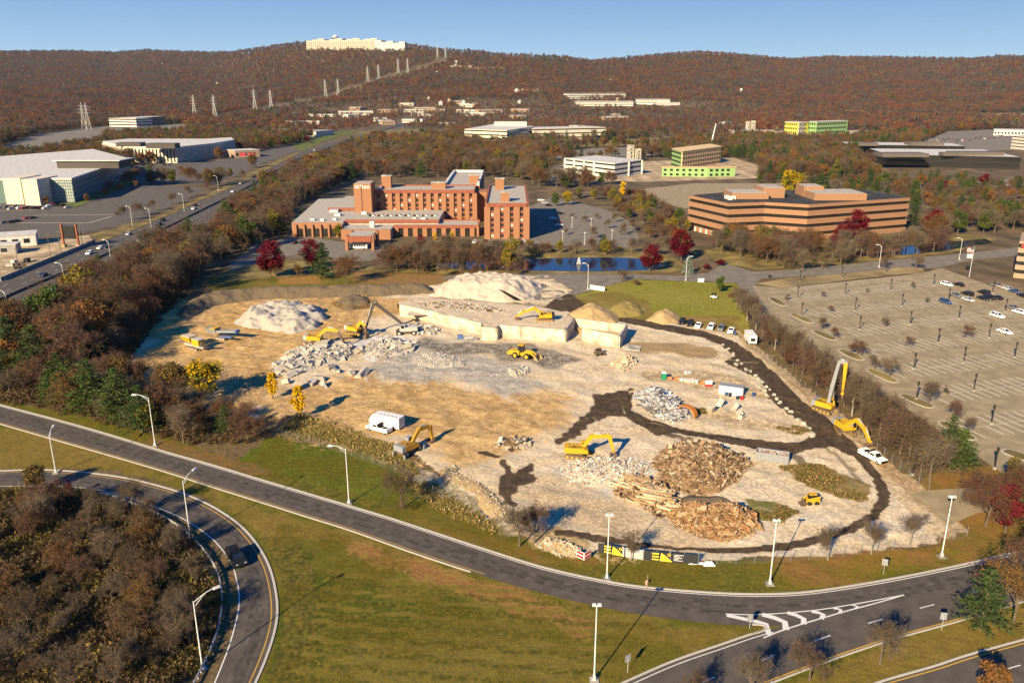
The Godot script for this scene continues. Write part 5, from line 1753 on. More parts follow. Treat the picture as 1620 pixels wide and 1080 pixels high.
# a brick front with recessed window slots between proud piers, facing +z at depth z
func slotted(o: Node3D, x0: float, x1: float, z: float, h: float, bays: int, floors: int, wide: float) -> void:
	var step := (x1 - x0) / bays
	var pier := MB.new()
	pier.box(Vector3.ZERO, Vector3(step - wide, h - 1.6, 0.9))
	var pm := pier.mesh()
	var win := MB.new()
	win.box(Vector3.ZERO, Vector3(wide * 0.8, 1.55, 0.12))
	var wm := win.mesh()
	var fr := MB.new()
	fr.box(Vector3.ZERO, Vector3(wide, 0.9, 0.1))
	var sm := fr.mesh()
	for i in range(bays):
		var cx := x0 + step * (i + 0.5)
		var p := part("pier", pm, M.hotel_brick, o)
		p.position = Vector3(cx + step / 2 - (step if i == 0 and false else 0.0), (h - 1.6) / 2, z + 0.45)
		for f in range(floors):
			var w := part("window", wm, M.window if (i * 7 + f * 5) % 4 else M.curtain, o)
			w.position = Vector3(cx, 1.75 + f * (h - 1.8) / floors, z + 0.06)
			var s := part("spandrel", sm, M.hotel_red, o)
			s.position = Vector3(cx, 3.05 + f * (h - 1.8) / floors, z + 0.05)
	var p0 := part("pier", pm, M.hotel_brick, o)
	p0.position = Vector3(x0, (h - 1.6) / 2, z + 0.45)
	bx("fascia", x0, x1, h - 1.6, h + 0.3, z, z + 1.05, M.hotel_red, o)

func build_hotel() -> void:
	mat("hotel_brick", 0.365, 0.175, 0.095, 0.9, "grain", 0.12)
	mat("hotel_red", 0.27, 0.085, 0.05, 0.85, "soft", 0.1)
	mat("curtain", 0.34, 0.32, 0.28, 0.8)
	mat("gravel_roof", 0.42, 0.375, 0.315, 0.95, "soft", 0.05)
	var o := thing("hotel", "orange brick hotel with tall corner tower and grey flat roofs", "building", Vector3(0, 0, 0))
	# main slab, tower, wing towards the pond, rear wing
	bx("slab_wall", -81, -22, 0, 19, -480, -502, M.hotel_brick, o)
	bx("slab_roof", -80.4, -22.6, 19, 19.1, -480.6, -501.4, M.gravel_roof, o)
	bx("parapet", -81, -22, 19, 19.8, -501.4, -502.2, M.hotel_red, o)
	slotted(o, -81, -22, -480, 19, 13, 6, 1.9)
	var tower := bx("tower", -91, -81, 0, 24, -469, -484, M.hotel_brick, o)
	bx("tower_flute", -87.6, -86.6, 0, 22.5, -468.5, -469.0, M.hotel_brick, tower)
	bx("tower_roof", -90.4, -81.6, 24.0, 24.1, -469.6, -483.4, M.gravel_roof, tower)
	lettering("Hilton", 2.2, M.white_paint, tower, Vector3(-86, 22.2, -468.9))
	bx("wing_wall", -14, 8.5, 0, 18.6, -425, -506, M.hotel_brick, o)
	bx("wing_roof", -13.2, 7.7, 18.6, 18.7, -426, -505, M.gravel_roof, o)
	bx("parapet", 7.6, 8.7, 18.6, 19.6, -425, -506, M.hotel_red, o)
	bx("parapet", -14.2, -13.2, 18.6, 19.6, -425, -506, M.hotel_red, o)
	slotted(o, -13, 7.6, -425, 18.6, 4, 6, 2.0)
	for i in range(14):
		for f in range(6):
			bx("window", -14.1, -13.9, 1.0 + f * 2.8, 2.6 + f * 2.8, -430 - i * 5.2, -431.6 - i * 5.2, M.window, o)
	bx("rear_wing", -42, -20, 0, 19, -504, -588, M.hotel_brick, o)
	bx("rear_roof", -41.4, -20.6, 19, 19.1, -504.6, -587.4, M.gravel_roof, o)
	for b in [[-41.9, -40.4, -504, -588], [-21.6, -20.1, -504, -588], [-40.4, -21.6, -586.4, -588]]:
		bx("pale_parapet", b[0], b[1], 19, 20.6, b[2], b[3], M.white_wall, o)
	bx("link", -22, -14, 0, 17, -488, -503, M.hotel_brick, o)
	for b in [[-78, -72.5, 19, 26, -490, -496], [-48, -39.5, 19, 22.5, -486, -493], [-10, -4.8, 18.6, 25, -485, -490], [-6, -1.4, 18.6, 23.4, -432, -437], [-27, -21, 19, 24, -515, -520]]:
		var c := bx("stair_head", b[0], b[1], b[2], b[3], b[4], b[5], M.hotel_brick, o)
		bx("coping", b[0] - 0.3, b[1] + 0.3, b[3], b[3] + 0.35, b[4] + 0.3, b[5] - 0.3, M.concrete_pale, c)
	# low halls round the slab
	var hall := MB.new()
	hall.prism(PackedVector2Array([Vector2(-118, -432), Vector2(-91, -434), Vector2(-91, -440), Vector2(-40, -440), Vector2(-40, -479.5), Vector2(-82, -479.5), Vector2(-82, -545), Vector2(-126, -530)]), 0, 7.5)
	part("hall", hall.mesh(), M.gravel_roof, o)
	bx("hall_fascia", -91.2, -40, 6.3, 8.0, -439.4, -439.9, M.hotel_red, o)
	bx("hall_step", -108, -90, 7.6, 9.2, -476, -477, M.hotel_red, o)
	bx("upper_hall", -108, -82.2, 7.5, 9.1, -477, -532, M.gravel_roof, o)
	bx("hall_front", -117.6, -91, 0, 7.6, -431, -431.9, M.hotel_brick, o)
	for i in range(6):
		bx("hall_pier", -116 + i * 4.4, -115 + i * 4.4, 0, 6.8, -429.6, -430.9, M.hotel_brick, o)
		bx("hall_window", -114.8 + i * 4.4, -112 + i * 4.4, 0.4, 4.6, -430.6, -430.9, M.dark_glass, o)
	bx("lobby", -90, -64, 0, 5.2, -424, -439.2, M.gravel_roof, o)
	bx("lobby_front", -90, -64, 0, 5.3, -423, -423.9, M.hotel_brick, o)
	bx("gallery", -63.9, -18, 0, 5.5, -434, -452, M.gravel_roof, o)
	bx("gallery_fascia", -63.9, -18, 4.4, 6.0, -433, -433.9, M.hotel_red, o)
	bx("gallery_back_fascia", -63.9, -18, 5.4, 6.2, -451.6, -452.2, M.hotel_red, o)
	for i in range(9):
		bx("gallery_pier", -63.5 + i * 5.1, -61 + i * 5.1, 0, 4.4, -432.6, -433.8, M.hotel_brick, o)
		bx("gallery_window", -60.8 + i * 5.1, -58.6 + i * 5.1, 0.3, 4.0, -433.3, -433.8, M.dark_glass, o)
	bx("gallery_end", -19, -17.8, 0, 5.6, -432.6, -452, M.hotel_brick, o)
	var sky := MB.new()
	sky.side(PackedVector2Array([Vector2(-0.9, 0), Vector2(0.9, 0), Vector2(-0.3, 1.0)]), -1.6, 1.6)
	var skm := sky.mesh()
	for i in range(8):
		for j in range(2):
			var s := part("skylight", skm, M.white_wall if j else M.dark_glass, o)
			s.position = Vector3(-80 + i * 5.0 + j * 1.9, 7.5, -456 - j)
	for b in [[-100, 1.6, 3.4, -455], [-106, 1.4, 5.0, -470], [-86, 1.5, 3.0, -462], [-98, 1.2, 2.0, -441], [-104, 1.2, 2.0, -438], [-110, 1.0, 2.4, -440], [-55, 0.8, 2.0, -446], [-50, 1.0, 2.6, -443], [-76, 1.0, 2.5, -430]]:
		bx("roof_unit", b[0], b[0] + b[2], 5.2, 7.5 + b[1], b[3], b[3] - b[2], M.galvanised, o)
	# porch over the drive
	bx("porch_roof", -80.5, -69, 6.4, 7.0, -393, -410, M.gravel_roof, o)
	bx("porch_fascia", -80.8, -68.7, 4.4, 7.2, -392, -392.9, M.hotel_red, o)
	for x in [-81.8, -69.0]:
		for z in [-392.5, -405.0]:
			bx("porch_pillar", x, x + 1.3, 0, 7.4, z, z - 3.5, M.hotel_brick, o)
	# pond fountain
	var ft := thing("pond_fountain", "small white water jet in the pond", "fountain", at(916, 418, 0.2))
	var jm := MB.new()
	for i in range(14):
		var a := TAU * i / 14
		jm.tube(Vector3(0, 0.1, 0), Vector3(cos(a) * 0.35, 3.0, sin(a) * 0.35), 0.09, 0.03, 4, false)
		jm.tube(Vector3(cos(a) * 0.35, 3.0, sin(a) * 0.35), Vector3(cos(a) * 1.0, 0.1, sin(a) * 1.0), 0.03, 0.07, 4, false)
	part("jet", jm.mesh(), M.white_paint, ft)
	jm = MB.new()
	jm.tube(Vector3(0, 0, 0), Vector3(0, 0.2, 0), 0.6, 0.5, 10)
	part("float", jm.mesh(), M.black, ft)

func build_offices() -> void:
	mat("office_brick", 0.365, 0.20, 0.115, 0.9, "grain", 0.1)
	var p := PackedVector2Array()
	for c in [[1090, 311], [1153, 324], [1210, 322], [1280, 326], [1440, 315], [1372, 302], [1180, 303]]:
		var w := at(c[0], c[1], 18.0)
		p.append(Vector2(w.x, w.z))
	var c := Vector2.ZERO
	for a in p:
		c += a / p.size()
	var o := thing("brick_office", "four-storey orange brick office with dark ribbon windows and black roof", "building", Vector3(c.x, 0, c.y))
	var q := lower(o, p)
	var inner := grown(q, -0.7)
	var fh := 4.3
	for i in range(4):
		slab("spandrel", q, i * fh - (0.5 if i == 0 else 0.0), i * fh + 2.6, M.office_brick, o)
		var b := slab("window_band", inner, i * fh + 2.6, (i + 1) * fh, M.dark_glass, o)
		for e in range(4):
			var n := int(inner[e].distance_to(inner[e + 1]) / 3.2)
			var d := (inner[e + 1] - inner[e]).normalized()
			var mb := MB.new()
			for k in range(1, n):
				var m := inner[e].lerp(inner[e + 1], float(k) / n)
				mb.xf = Transform3D(Basis(Vector3.UP, -d.angle()), Vector3(m.x, 0, m.y))
				mb.box(Vector3(0, i * fh + 3.45, 0), Vector3(0.14, 1.7, 0.2))
			if mb.v.size():
				var mm := part("mullion", mb.mesh(), M.bronze, b)
				mm.set_meta("kind", "stuff")
	slab("parapet", q, 4 * fh, 4 * fh + 1.6, M.office_brick, o)
	slab("roof", grown(q, -0.6), 4 * fh + 1.0, 4 * fh + 1.62, M.roof_tar, o)
	var top := 4 * fh + 1.6
	for b in [[1187, 315, 20, 18, 3.2], [1224, 313, 12, 16, 5.4], [1287, 311, 11, 14, 5.6], [1330, 317, 28, 22, 3.6]]:
		var w := at(b[0], b[1], top)
		var ph := bx("penthouse", -b[2] / 2.0, b[2] / 2.0, 0, b[4], 0, -b[3], M.office_brick, o)
		ph.position = Vector3(w.x - o.position.x, top, w.z - o.position.z)
		bx("penthouse_roof", -b[2] / 2.0 + 0.5, b[2] / 2.0 - 0.5, b[4], b[4] + 0.1, -0.5, -b[3] + 0.5, M.gravel_roof, ph)
	for b in [[1150, 314], [1155, 316], [1160, 315]]:
		var w := at(b[0], b[1], top)
		on_roof(o, w.x, w.z, top, Vector3(2.4, 1.8, 2.0), M.white_wall, "roof_unit")
	for i in range(7):
		var m := q[0].lerp(q[1], (i + 0.5) / 7.0)
		bx("white_pillar", m.x - 0.4, m.x + 0.4, 0, 2.4, m.y + 0.9, m.y + 0.2, M.white_wall, o)
	# brown building with a red sign at the car park corner
	var e := thing("brown_building", "brown striped building with red sign at the car park corner", "building", at(1612, 440), -0.57)
	for f in range(4):
		bx("spandrel", -2, 34, f * 3.6, f * 3.6 + 2.0, 0, -26, M.beige_brick, e)
		bx("window_band", -1.6, 33.6, f * 3.6 + 2.0, f * 3.6 + 3.6, -0.4, -25.6, M.dark_glass, e)
	bx("sign_board", -1.6, 8, 12.8, 14.6, 0.25, 0.05, M.black, e)
	bx("parapet", -2, 34, 14.4, 15.6, 0, -26, M.beige_brick, e)
	for i in range(4):
		bx("sign_letter", -1.0 + i * 1.9, 0.4 + i * 1.9, 13.0, 14.4, 0.45, 0.26, M.red_paint, e)

# ---------------------------------------------------------------- vehicles
var car_parts := {}

func car_mesh(kind: String) -> Dictionary:
	if car_parts.has(kind):
		return car_parts[kind]
	var l := 4.7
	var w := 0.9
	var body := PackedVector2Array()
	var cab := PackedVector2Array()
	match kind:
		"sedan":
			body = PackedVector2Array([Vector2(-2.35, 0.35), Vector2(2.35, 0.3), Vector2(2.38, 0.62), Vector2(2.2, 0.78), Vector2(1.0, 0.95), Vector2(-1.6, 1.0), Vector2(-2.3, 0.95), Vector2(-2.4, 0.6)])
			cab = PackedVector2Array([Vector2(1.05, 0.94), Vector2(0.25, 1.42), Vector2(-0.9, 1.45), Vector2(-1.75, 0.98)])
		"suv":
			body = PackedVector2Array([Vector2(-2.35, 0.42), Vector2(2.35, 0.38), Vector2(2.4, 0.8), Vector2(2.2, 1.0), Vector2(1.1, 1.12), Vector2(-2.3, 1.14), Vector2(-2.4, 0.7)])
			cab = PackedVector2Array([Vector2(1.15, 1.1), Vector2(0.5, 1.68), Vector2(-1.95, 1.72), Vector2(-2.32, 1.12)])
	var mb := MB.new()
	mb.side(body, -w, w)
	var r := {"body": mb.mesh()}
	mb = MB.new()
	var n := cab.size()
	for i in range(n):   # glass house, drawn in at the top
		var a := cab[i]
		var b := cab[(i + 1) % n]
		var wa := w * (0.97 if a.y < 1.15 else 0.78)
		var wb := w * (0.97 if b.y < 1.15 else 0.78)
		mb.quad(Vector3(a.x, a.y, -wa), Vector3(b.x, b.y, -wb), Vector3(b.x, b.y, wb), Vector3(a.x, a.y, wa))
	for s in [-1.0, 1.0]:
		mb.quad(Vector3(cab[0].x, cab[0].y, s * w * 0.97), Vector3(cab[1].x, cab[1].y, s * w * 0.78), Vector3(cab[2].x, cab[2].y, s * w * 0.78), Vector3(cab[3].x, cab[3].y, s * w * 0.97))
	r.glass = mb.mesh()
	mb = MB.new()
	mb.box(Vector3((cab[1].x + cab[2].x) / 2, cab[1].y + 0.03, 0), Vector3(cab[1].x - cab[2].x + 0.1, 0.06, w * 1.56))
	for s in [-1.0, 1.0]:
		mb.beam(Vector3(cab[0].x, cab[0].y, s * w * 0.96), Vector3(cab[1].x, cab[1].y, s * w * 0.79), 0.09, 0.09, 0.09, 0.09)
		mb.beam(Vector3(cab[3].x, cab[3].y, s * w * 0.96), Vector3(cab[2].x, cab[2].y, s * w * 0.79), 0.16, 0.16, 0.14, 0.14)
		mb.beam(Vector3(-0.35, cab[0].y, s * w * 0.965), Vector3(-0.4, cab[1].y, s * w * 0.79), 0.08, 0.08, 0.08, 0.08)
	r.roof = mb.mesh()
	mb = MB.new()
	mb.tube(Vector3(0, 0, -0.12), Vector3(0, 0, 0.12), 0.34, 0.34, 12)
	r.tyre = mb.mesh()
	mb = MB.new()
	mb.tube(Vector3(0, 0, -0.13), Vector3(0, 0, 0.13), 0.2, 0.2, 10)
	r.rim = mb.mesh()
	mb = MB.new()
	mb.box(Vector3.ZERO, Vector3(0.12, 0.14, 0.34))
	r.lamp = mb.mesh()
	car_parts[kind] = r
	return r

func paint(id: String) -> StandardMaterial3D:
	var k := "car_" + id
	if M.has(k):
		return M[k]
	var c: Array = {"white": [0.74, 0.73, 0.71], "black": [0.013, 0.014, 0.017], "silver": [0.42, 0.43, 0.44], "grey": [0.13, 0.135, 0.145], "blue": [0.03, 0.06, 0.15], "dark blue": [0.012, 0.02, 0.05], "red": [0.30, 0.02, 0.02], "tan": [0.36, 0.31, 0.24]}[id]
	var m := mat(k, c[0], c[1], c[2], 0.35)
	m.metallic_specular = 0.15 if id == "black" else 0.35
	m.clearcoat_enabled = id != "black"
	m.clearcoat = 0.25
	m.clearcoat_roughness = 0.08
	return m

func car(kind: String, col: String, p: Vector3, turn: float, label: String, group := "") -> Node3D:
	var c := car_mesh(kind)
	var o := thing("parked_car" if group.contains("park") else "car", label, "car", p, turn, group)
	part("body", c.body, paint(col), o)
	part("windows", c.glass, M.car_glass, o)
	part("roof", c.roof, paint(col), o)
	for x in [-1.42, 1.42]:
		for z in [-0.84, 0.84]:
			var w := part("wheel", c.tyre, M.rubber, o)
			w.position = Vector3(x, 0.34, z)
			part("rim", c.rim, M.rim, w)
	for z in [-0.62, 0.62]:
		var h := part("headlight", c.lamp, M.white_paint, o)
		h.position = Vector3(2.33, 0.66 if kind == "sedan" else 0.82, z)
		var t := part("tail_light", c.lamp, M.red_paint, o)
		t.position = Vector3(-2.34, 0.76 if kind == "sedan" else 0.9, z)
	return o

# ---------------------------------------------------------------- car park
func heading(a: Vector3, b: Vector3) -> float:   # turn that lays +x along a-b
	return atan2(-(b.z - a.z), b.x - a.x)

func build_lot() -> void:
	# stall lines: a spine with strokes to both sides
	var rows := [[1250, 474, 1490, 446, 1], [1287, 497, 1500, 475, 1], [1320, 528, 1620, 492, 1], [1376, 556, 1640, 520, 1], [1412, 589, 1660, 559, 1], [1475, 626, 1690, 600, 1], [1530, 678, 1700, 654, 1]]
	for r in rows:
		var a := at(r[0], r[1])
		var b := at(r[2], r[3])
		var d := (b - a).normalized()
		var n := Vector3(-d.z, 0, d.x)
		var spine := MB.new()
		ribbon(PackedVector3Array([a - n * 0.07, b - n * 0.07]), PackedVector3Array([a + n * 0.07, b + n * 0.07]), 0.042, spine)
		var st := setting("stall_marking", spine.mesh(), M.paint_worn)
		var k := 0
		while k * 2.75 < a.distance_to(b):
			var p := a + d * (k * 2.75)
			for s in [-1.0, 1.0]:
				if (k * 13 + int(s)) % 11 != 3:
					dash(p + n * s * 0.1, p + n * s * 5.4, 0.3, 0.044, M.paint_worn, st, "stall_line")
			k += 1
	var a0 := at(1248, 455)
	var b0 := at(1434, 437)
	var d0 := (b0 - a0).normalized()
	var n0 := Vector3(-d0.z, 0, d0.x)
	var st0 := setting("stall_marking", stripe(PackedVector3Array([a0, b0]), 0.0, 0.13, 0.042), M.paint_worn)
	var kk := 0
	while kk * 2.75 < a0.distance_to(b0):
		dash(a0 + d0 * kk * 2.75 + n0 * 0.1, a0 + d0 * kk * 2.75 + n0 * 5.2, 0.3, 0.044, M.paint_worn, st0, "stall_line")
		kk += 1
	# kerbed islands
	for k in [[1220, 471, 1242, 484], [1253, 496, 1285, 511], [1289, 523, 1321, 538], [1331, 553, 1364, 570], [1375, 584, 1418, 605], [1428, 624, 1475, 645], [1490, 667, 1540, 696], [1588, 712, 1640, 730]]:
		var a := at(k[0], k[1])
		var b := at(k[2], k[3])
		var d := (b - a).normalized()
		var n := Vector3(-d.z, 0, d.x)
		var l := a.distance_to(b)
		var ring := PackedVector2Array()
		for i in range(20):
			var t := TAU * i / 20
			var q: Vector3 = a.lerp(b, 0.5) + d * cos(t) * l * 0.52 + n * sign(sin(t)) * sqrt(absf(sin(t))) * 1.9
			ring.append(Vector2(q.x, q.z))
		var mb := MB.new()
		mb.prism(ring, 0.0, 0.14)
		var isl := setting("traffic_island", mb.mesh(), M.kerb)
		mb = MB.new()
		mb.prism(grown(ring, -0.3), 0.1, 0.16)
		part("grass", mb.mesh(), M.dry_grass, isl)
	# lamp posts
	var post := MB.new()
	post.tube(Vector3(0, 0, 0), Vector3(0, 4.3, 0), 0.15, 0.12, 8)
	var pm := post.mesh()
	post = MB.new()
	post.tube(Vector3(0, 4.0, 0), Vector3(0, 4.9, 0), 0.27, 0.27, 8)
	var hm := post.mesh()
	post = MB.new()
	post.tube(Vector3(0, 0, 0), Vector3(0, 0.5, 0), 0.4, 0.36, 8)
	var fm := post.mesh()
	for k in [[1262, 472], [1337, 467], [1409, 460], [1477, 452], [1353, 492], [1427, 485], [1501, 476], [1571, 464], [1360, 522], [1440, 514], [1517, 505], [1591, 494], [1268, 500], [1484, 543], [1565, 535], [1446, 584], [1525, 574], [1606, 566], [1450, 632], [1541, 619], [1569, 671], [1574, 742], [1283, 562], [1444, 752], [1379, 656], [1266, 446], [1332, 440], [1402, 432]]:
		var o := thing("parking_lamp", "short dark lamp post standing in the car park", "lamp post", at(k[0], k[1]), 0.0, "short dark lamp posts of the car park")
		part("post", pm, M.bronze, o)
		part("lamp_head", hm, M.bronze, o)
		part("footing", fm, M.concrete, o)
	# parked cars
	var t0 := heading(at(1415, 588), at(1604, 566)) + PI / 2
	for k in [["suv", "white", 1498, 452, "white car beside a black one near the flagpole"], ["sedan", "black", 1517, 452, "black car next to the white car near the flagpole"], ["sedan", "grey", 1512, 469, "grey car at the end of a short row"], ["suv", "black", 1531, 467, "black car parked nose to a silver one"], ["sedan", "silver", 1532, 476, "silver car parked behind a black one"], ["suv", "blue", 1496, 480, "blue car standing alone in its row"], ["suv", "black", 1557, 465, "black car in the middle row of the car park"], ["sedan", "black", 1556, 474, "black car in the middle row of the car park"], ["suv", "black", 1566, 473, "black car in the middle row of the car park"], ["sedan", "black", 1577, 473, "black car in the middle row of the car park"], ["sedan", "grey", 1577, 453, "dark grey car along the building kerb"], ["sedan", "tan", 1587, 456, "tan car along the building kerb"], ["sedan", "silver", 1596, 459, "silver car along the building kerb"], ["sedan", "blue", 1606, 463, "blue car along the building kerb"], ["sedan", "grey", 1601, 488, "grey car beside a white sport utility"], ["suv", "white", 1613, 496, "white sport utility beside a grey car"], ["suv", "white", 1578, 502, "white car alone near the middle of the car park"], ["sedan", "white", 1590, 527, "white sedan alone far from the other cars"], ["sedan", "black", 1620, 470, "black car at the end of the kerb row"]]:
		car(k[0], k[1], at(k[2], k[3], 0.04), t0 + (0.0 if int(k[2]) % 2 else PI), k[4], "cars parked in the big car park")
	# flags
	var fl := thing("flagpole", "white flagpole with two flags by the car park kerb", "flagpole", at(1534, 438))
	var m := MB.new()
	m.tube(Vector3.ZERO, Vector3(0, 13, 0), 0.12, 0.06, 8)
	part("pole", m.mesh(), M.pole_white, fl)
	var f1 := bx("flag", -2.8, -0.1, 10.6, 12.5, 0.03, -0.03, M.white_paint, fl)
	for i in range(4):
		bx("stripe", -2.8, -0.1, 10.7 + i * 0.5, 10.95 + i * 0.5, 0.05, -0.05, M.red_paint, f1)
	bx("canton", -1.2, -0.1, 11.6, 12.5, 0.07, -0.07, paint("blue"), f1)
	var f2 := bx("flag", -2.4, -0.1, 8.2, 9.8, 0.03, -0.03, M.white_paint, fl)
	# cars and people-movers round the hotel
	for k in [["suv", "black", 768, 384], ["sedan", "silver", 776, 385], ["suv", "black", 785, 385], ["sedan", "white", 752, 384], ["sedan", "white", 810, 384], ["sedan", "white", 829, 383], ["sedan", "black", 732, 384], ["sedan", "silver", 862, 322], ["suv", "white", 856, 318], ["sedan", "black", 868, 326], ["sedan", "red", 882, 352], ["sedan", "white", 884, 357], ["suv", "white", 874, 347], ["suv", "black", 886, 339], ["sedan", "grey", 660, 392], ["sedan", "black", 466, 385], ["sedan", "black", 478, 385]]:
		car(k[0], k[1], at(k[2], k[3], 0.12), 1.4 if k[3] > 370 else 0.3, k[1] + " car parked beside the brick hotel", k[1] + " cars parked beside the hotel")
	# valley car parks
	var g := RandomNumberGenerator.new()
	g.seed = 31
	for area in [[0, 330, 110, 326, "front of the glass office", 16], [0, 352, 60, 346, "lower office car park", 5], [1450, 226, 1600, 216, "car park beyond the black office", 44], [90, 246, 160, 234, "car park behind the glass office", 14], [215, 262, 300, 256, "forecourt of the fluted office", 12], [200, 203, 290, 201, "car park of the white office", 12], [1560, 296, 1640, 292, "car park by the black office", 12]]:
		for i in range(area[5]):
			var t: float = (i + g.randf_range(0.0, 0.6)) / area[5]
			var col: String = ["white", "black", "silver", "grey", "dark blue", "red"][[0, 1, 1, 2, 3, 4, 1, 0, 5][g.randi() % 9]]
			car("suv" if g.randf() < 0.5 else "sedan", col, at(lerpf(area[0], area[2], t), lerpf(area[1], area[3], t) + g.randf_range(-3, 3), 0.2), g.randf_range(-0.1, 0.1) + 1.2, col + " car in the " + area[4], col + " cars parked in the " + area[4])
	# traffic on the highway
	for k in [["sedan", "dark blue", 68, 437, "dark blue car alone on the near highway lanes"], ["suv", "white", 141, 402, "white car on the highway behind the leading pair"], ["sedan", "white", 158, 393, "white car in the highway pair passing the yard"], ["sedan", "dark blue", 167, 392, "dark car in the highway pair passing the yard"], ["sedan", "silver", 203, 371, "silver car at the highway side street"], ["sedan", "white", 221, 381, "white car close to the highway barrier"], ["suv", "black", 257, 350, "black car leading a close pair on the highway"], ["suv", "dark blue", 252, 356, "dark car following a close pair on the highway"], ["sedan", "white", 306, 331, "white car near the highway lamp"], ["sedan", "black", 308, 326, "dark car near the highway lamp"], ["sedan", "silver", 380, 291, "silver car farther up the highway"], ["sedan", "white", 368, 304, "white car farther up the highway"], ["suv", "black", 402, 280, "black car farther up the highway"], ["suv", "white", 497, 238, "white van at the far highway bend"]]:
		car(k[0], k[1], at(k[2], k[3], 0.02), heading(at(100, 430), at(300, 340)) + (PI if k[2] < 210 or int(k[2]) % 2 else 0.0), k[4], "")

# ---------------------------------------------------------------- the demolition site
func heap(called: String, label: String, cat: String, px: Array, h: float, slope: float, m: Material, rough: float, sd: int, cell := 0.55, base := 0.0) -> Node3D:
	var p := flat(px)
	var lo := Vector2(1e9, 1e9)
	var hi := -lo
	var c := Vector2.ZERO
	for a in p:
		lo = lo.min(a)
		hi = hi.max(a)
		c += a / p.size()
	var o := thing(called, label, cat, Vector3(c.x, base, c.y))
	var nz := FastNoiseLite.new()
	nz.frequency = 0.16
	nz.fractal_octaves = 4
	nz.seed = sd
	var nf := FastNoiseLite.new()
	nf.frequency = 0.5
	nf.seed = sd + 50
	var nx := int((hi.x - lo.x) / cell) + 3
	var ny := int((hi.y - lo.y) / cell) + 3
	var vs := PackedVector3Array()
	for j in range(ny):
		for i in range(nx):
			var q := Vector2(lo.x + (i - 1) * cell, lo.y + (j - 1) * cell)
			var y := -0.3
			if Geometry2D.is_point_in_polygon(q, p):
				var d := 1e9
				for k in p.size():
					d = minf(d, q.distance_to(Geometry2D.get_closest_point_to_segment(q, p[k], p[(k + 1) % p.size()])))
				var t := d * slope / h
				y = h * (t if t < 0.7 else 0.7 + 0.3 * (1.0 - exp(-(t - 0.7) / 0.3))) + nz.get_noise_2d(q.x, q.y) * rough * minf(1.0, d) + nf.get_noise_2d(q.x * 2.2, q.y) * minf(0.34, rough * 0.3) * minf(1.0, d)
			vs.append(Vector3(q.x - c.x, y, q.y - c.y))
	var ix := PackedInt32Array()
	for j in range(ny - 1):
		for i in range(nx - 1):
			var k := j * nx + i
			ix.append_array(PackedInt32Array([k, k + 1, k + nx, k + 1, k + nx + 1, k + nx]))
	var a := []
	a.resize(Mesh.ARRAY_MAX)
	a[Mesh.ARRAY_VERTEX] = vs
	a[Mesh.ARRAY_INDEX] = ix
	var am := ArrayMesh.new()
	am.add_surface_from_arrays(Mesh.PRIMITIVE_TRIANGLES, a)
	var st := SurfaceTool.new()
	st.create_from(am, 0)
	st.generate_normals()
	part("mound", st.commit(), m, o)
	o.set_meta("heap", {"v": vs, "nx": nx, "ny": ny, "lo": lo - Vector2(cell, cell), "cell": cell, "p": p})
	return o

func heap_y(o: Node3D, q: Vector2) -> float:
	var d: Dictionary = o.get_meta("heap")
	var i := clampi(int((q.x - d.lo.x) / d.cell + 0.5), 0, d.nx - 1)
	var j := clampi(int((q.y - d.lo.y) / d.cell + 0.5), 0, d.ny - 1)
	return maxf(0.0, d.v[j * d.nx + i].y)

# broken pieces on a heap: the larger ones each by itself, the small ones as one mass
func litter(o: Node3D, cols: Array, n: int, big: int, s0: float, s1: float, flatness: float, long: float, sd: int, called := "rubble_chunk") -> void:
	var g := RandomNumberGenerator.new()
	g.seed = sd
	var d: Dictionary = o.get_meta("heap")
	var p: PackedVector2Array = d.p
	var c := Vector2(o.position.x, o.position.z)
	var lo: Vector2 = d.lo
	var size: Vector2 = Vector2(d.nx, d.ny) * float(d.cell)
	var protos := []
	for k in range(8):
		var mb := MB.new()
		mb.col = cols[k % cols.size()]
		mb.rock(Vector3.ZERO, Vector3(long, flatness, 1.0) * 1.15, g)
		protos.append(mb.mesh(true))
	var bulk := MB.new()
	var made := 0
	var tries := 0
	while made < n and tries < n * 6:
		tries += 1
		var q: Vector2 = lo + Vector2(g.randf(), g.randf()) * size
		if not Geometry2D.is_point_in_polygon(q, p):
			continue
		var s := g.randf_range(s0, s1)
		var y := heap_y(o, q)
		if made < big:
			var k := part(called, protos[made % 8], M.stone_tint, o)
			k.position = Vector3(q.x - c.x, y + s * 0.18, q.y - c.y)
			k.rotation = Vector3(g.randf_range(-0.5, 0.5), g.randf_range(0, TAU), g.randf_range(-0.5, 0.5))
			k.scale = Vector3.ONE * s * (2.4 if called == "concrete_chunk" and made < 24 else 1.35)
		else:
			bulk.col = vary(cols[g.randi() % cols.size()], g, 0.25)
			bulk.rock(Vector3(q.x - c.x, y + s * 0.12, q.y - c.y), Vector3(s * g.randf_range(0.7, long), s * g.randf_range(0.4, 1.0) * flatness, s), g)
		made += 1
	if bulk.v.size():
		var b := part("small_rubble", bulk.mesh(true), M.stone_tint, o)
		b.set_meta("kind", "stuff")

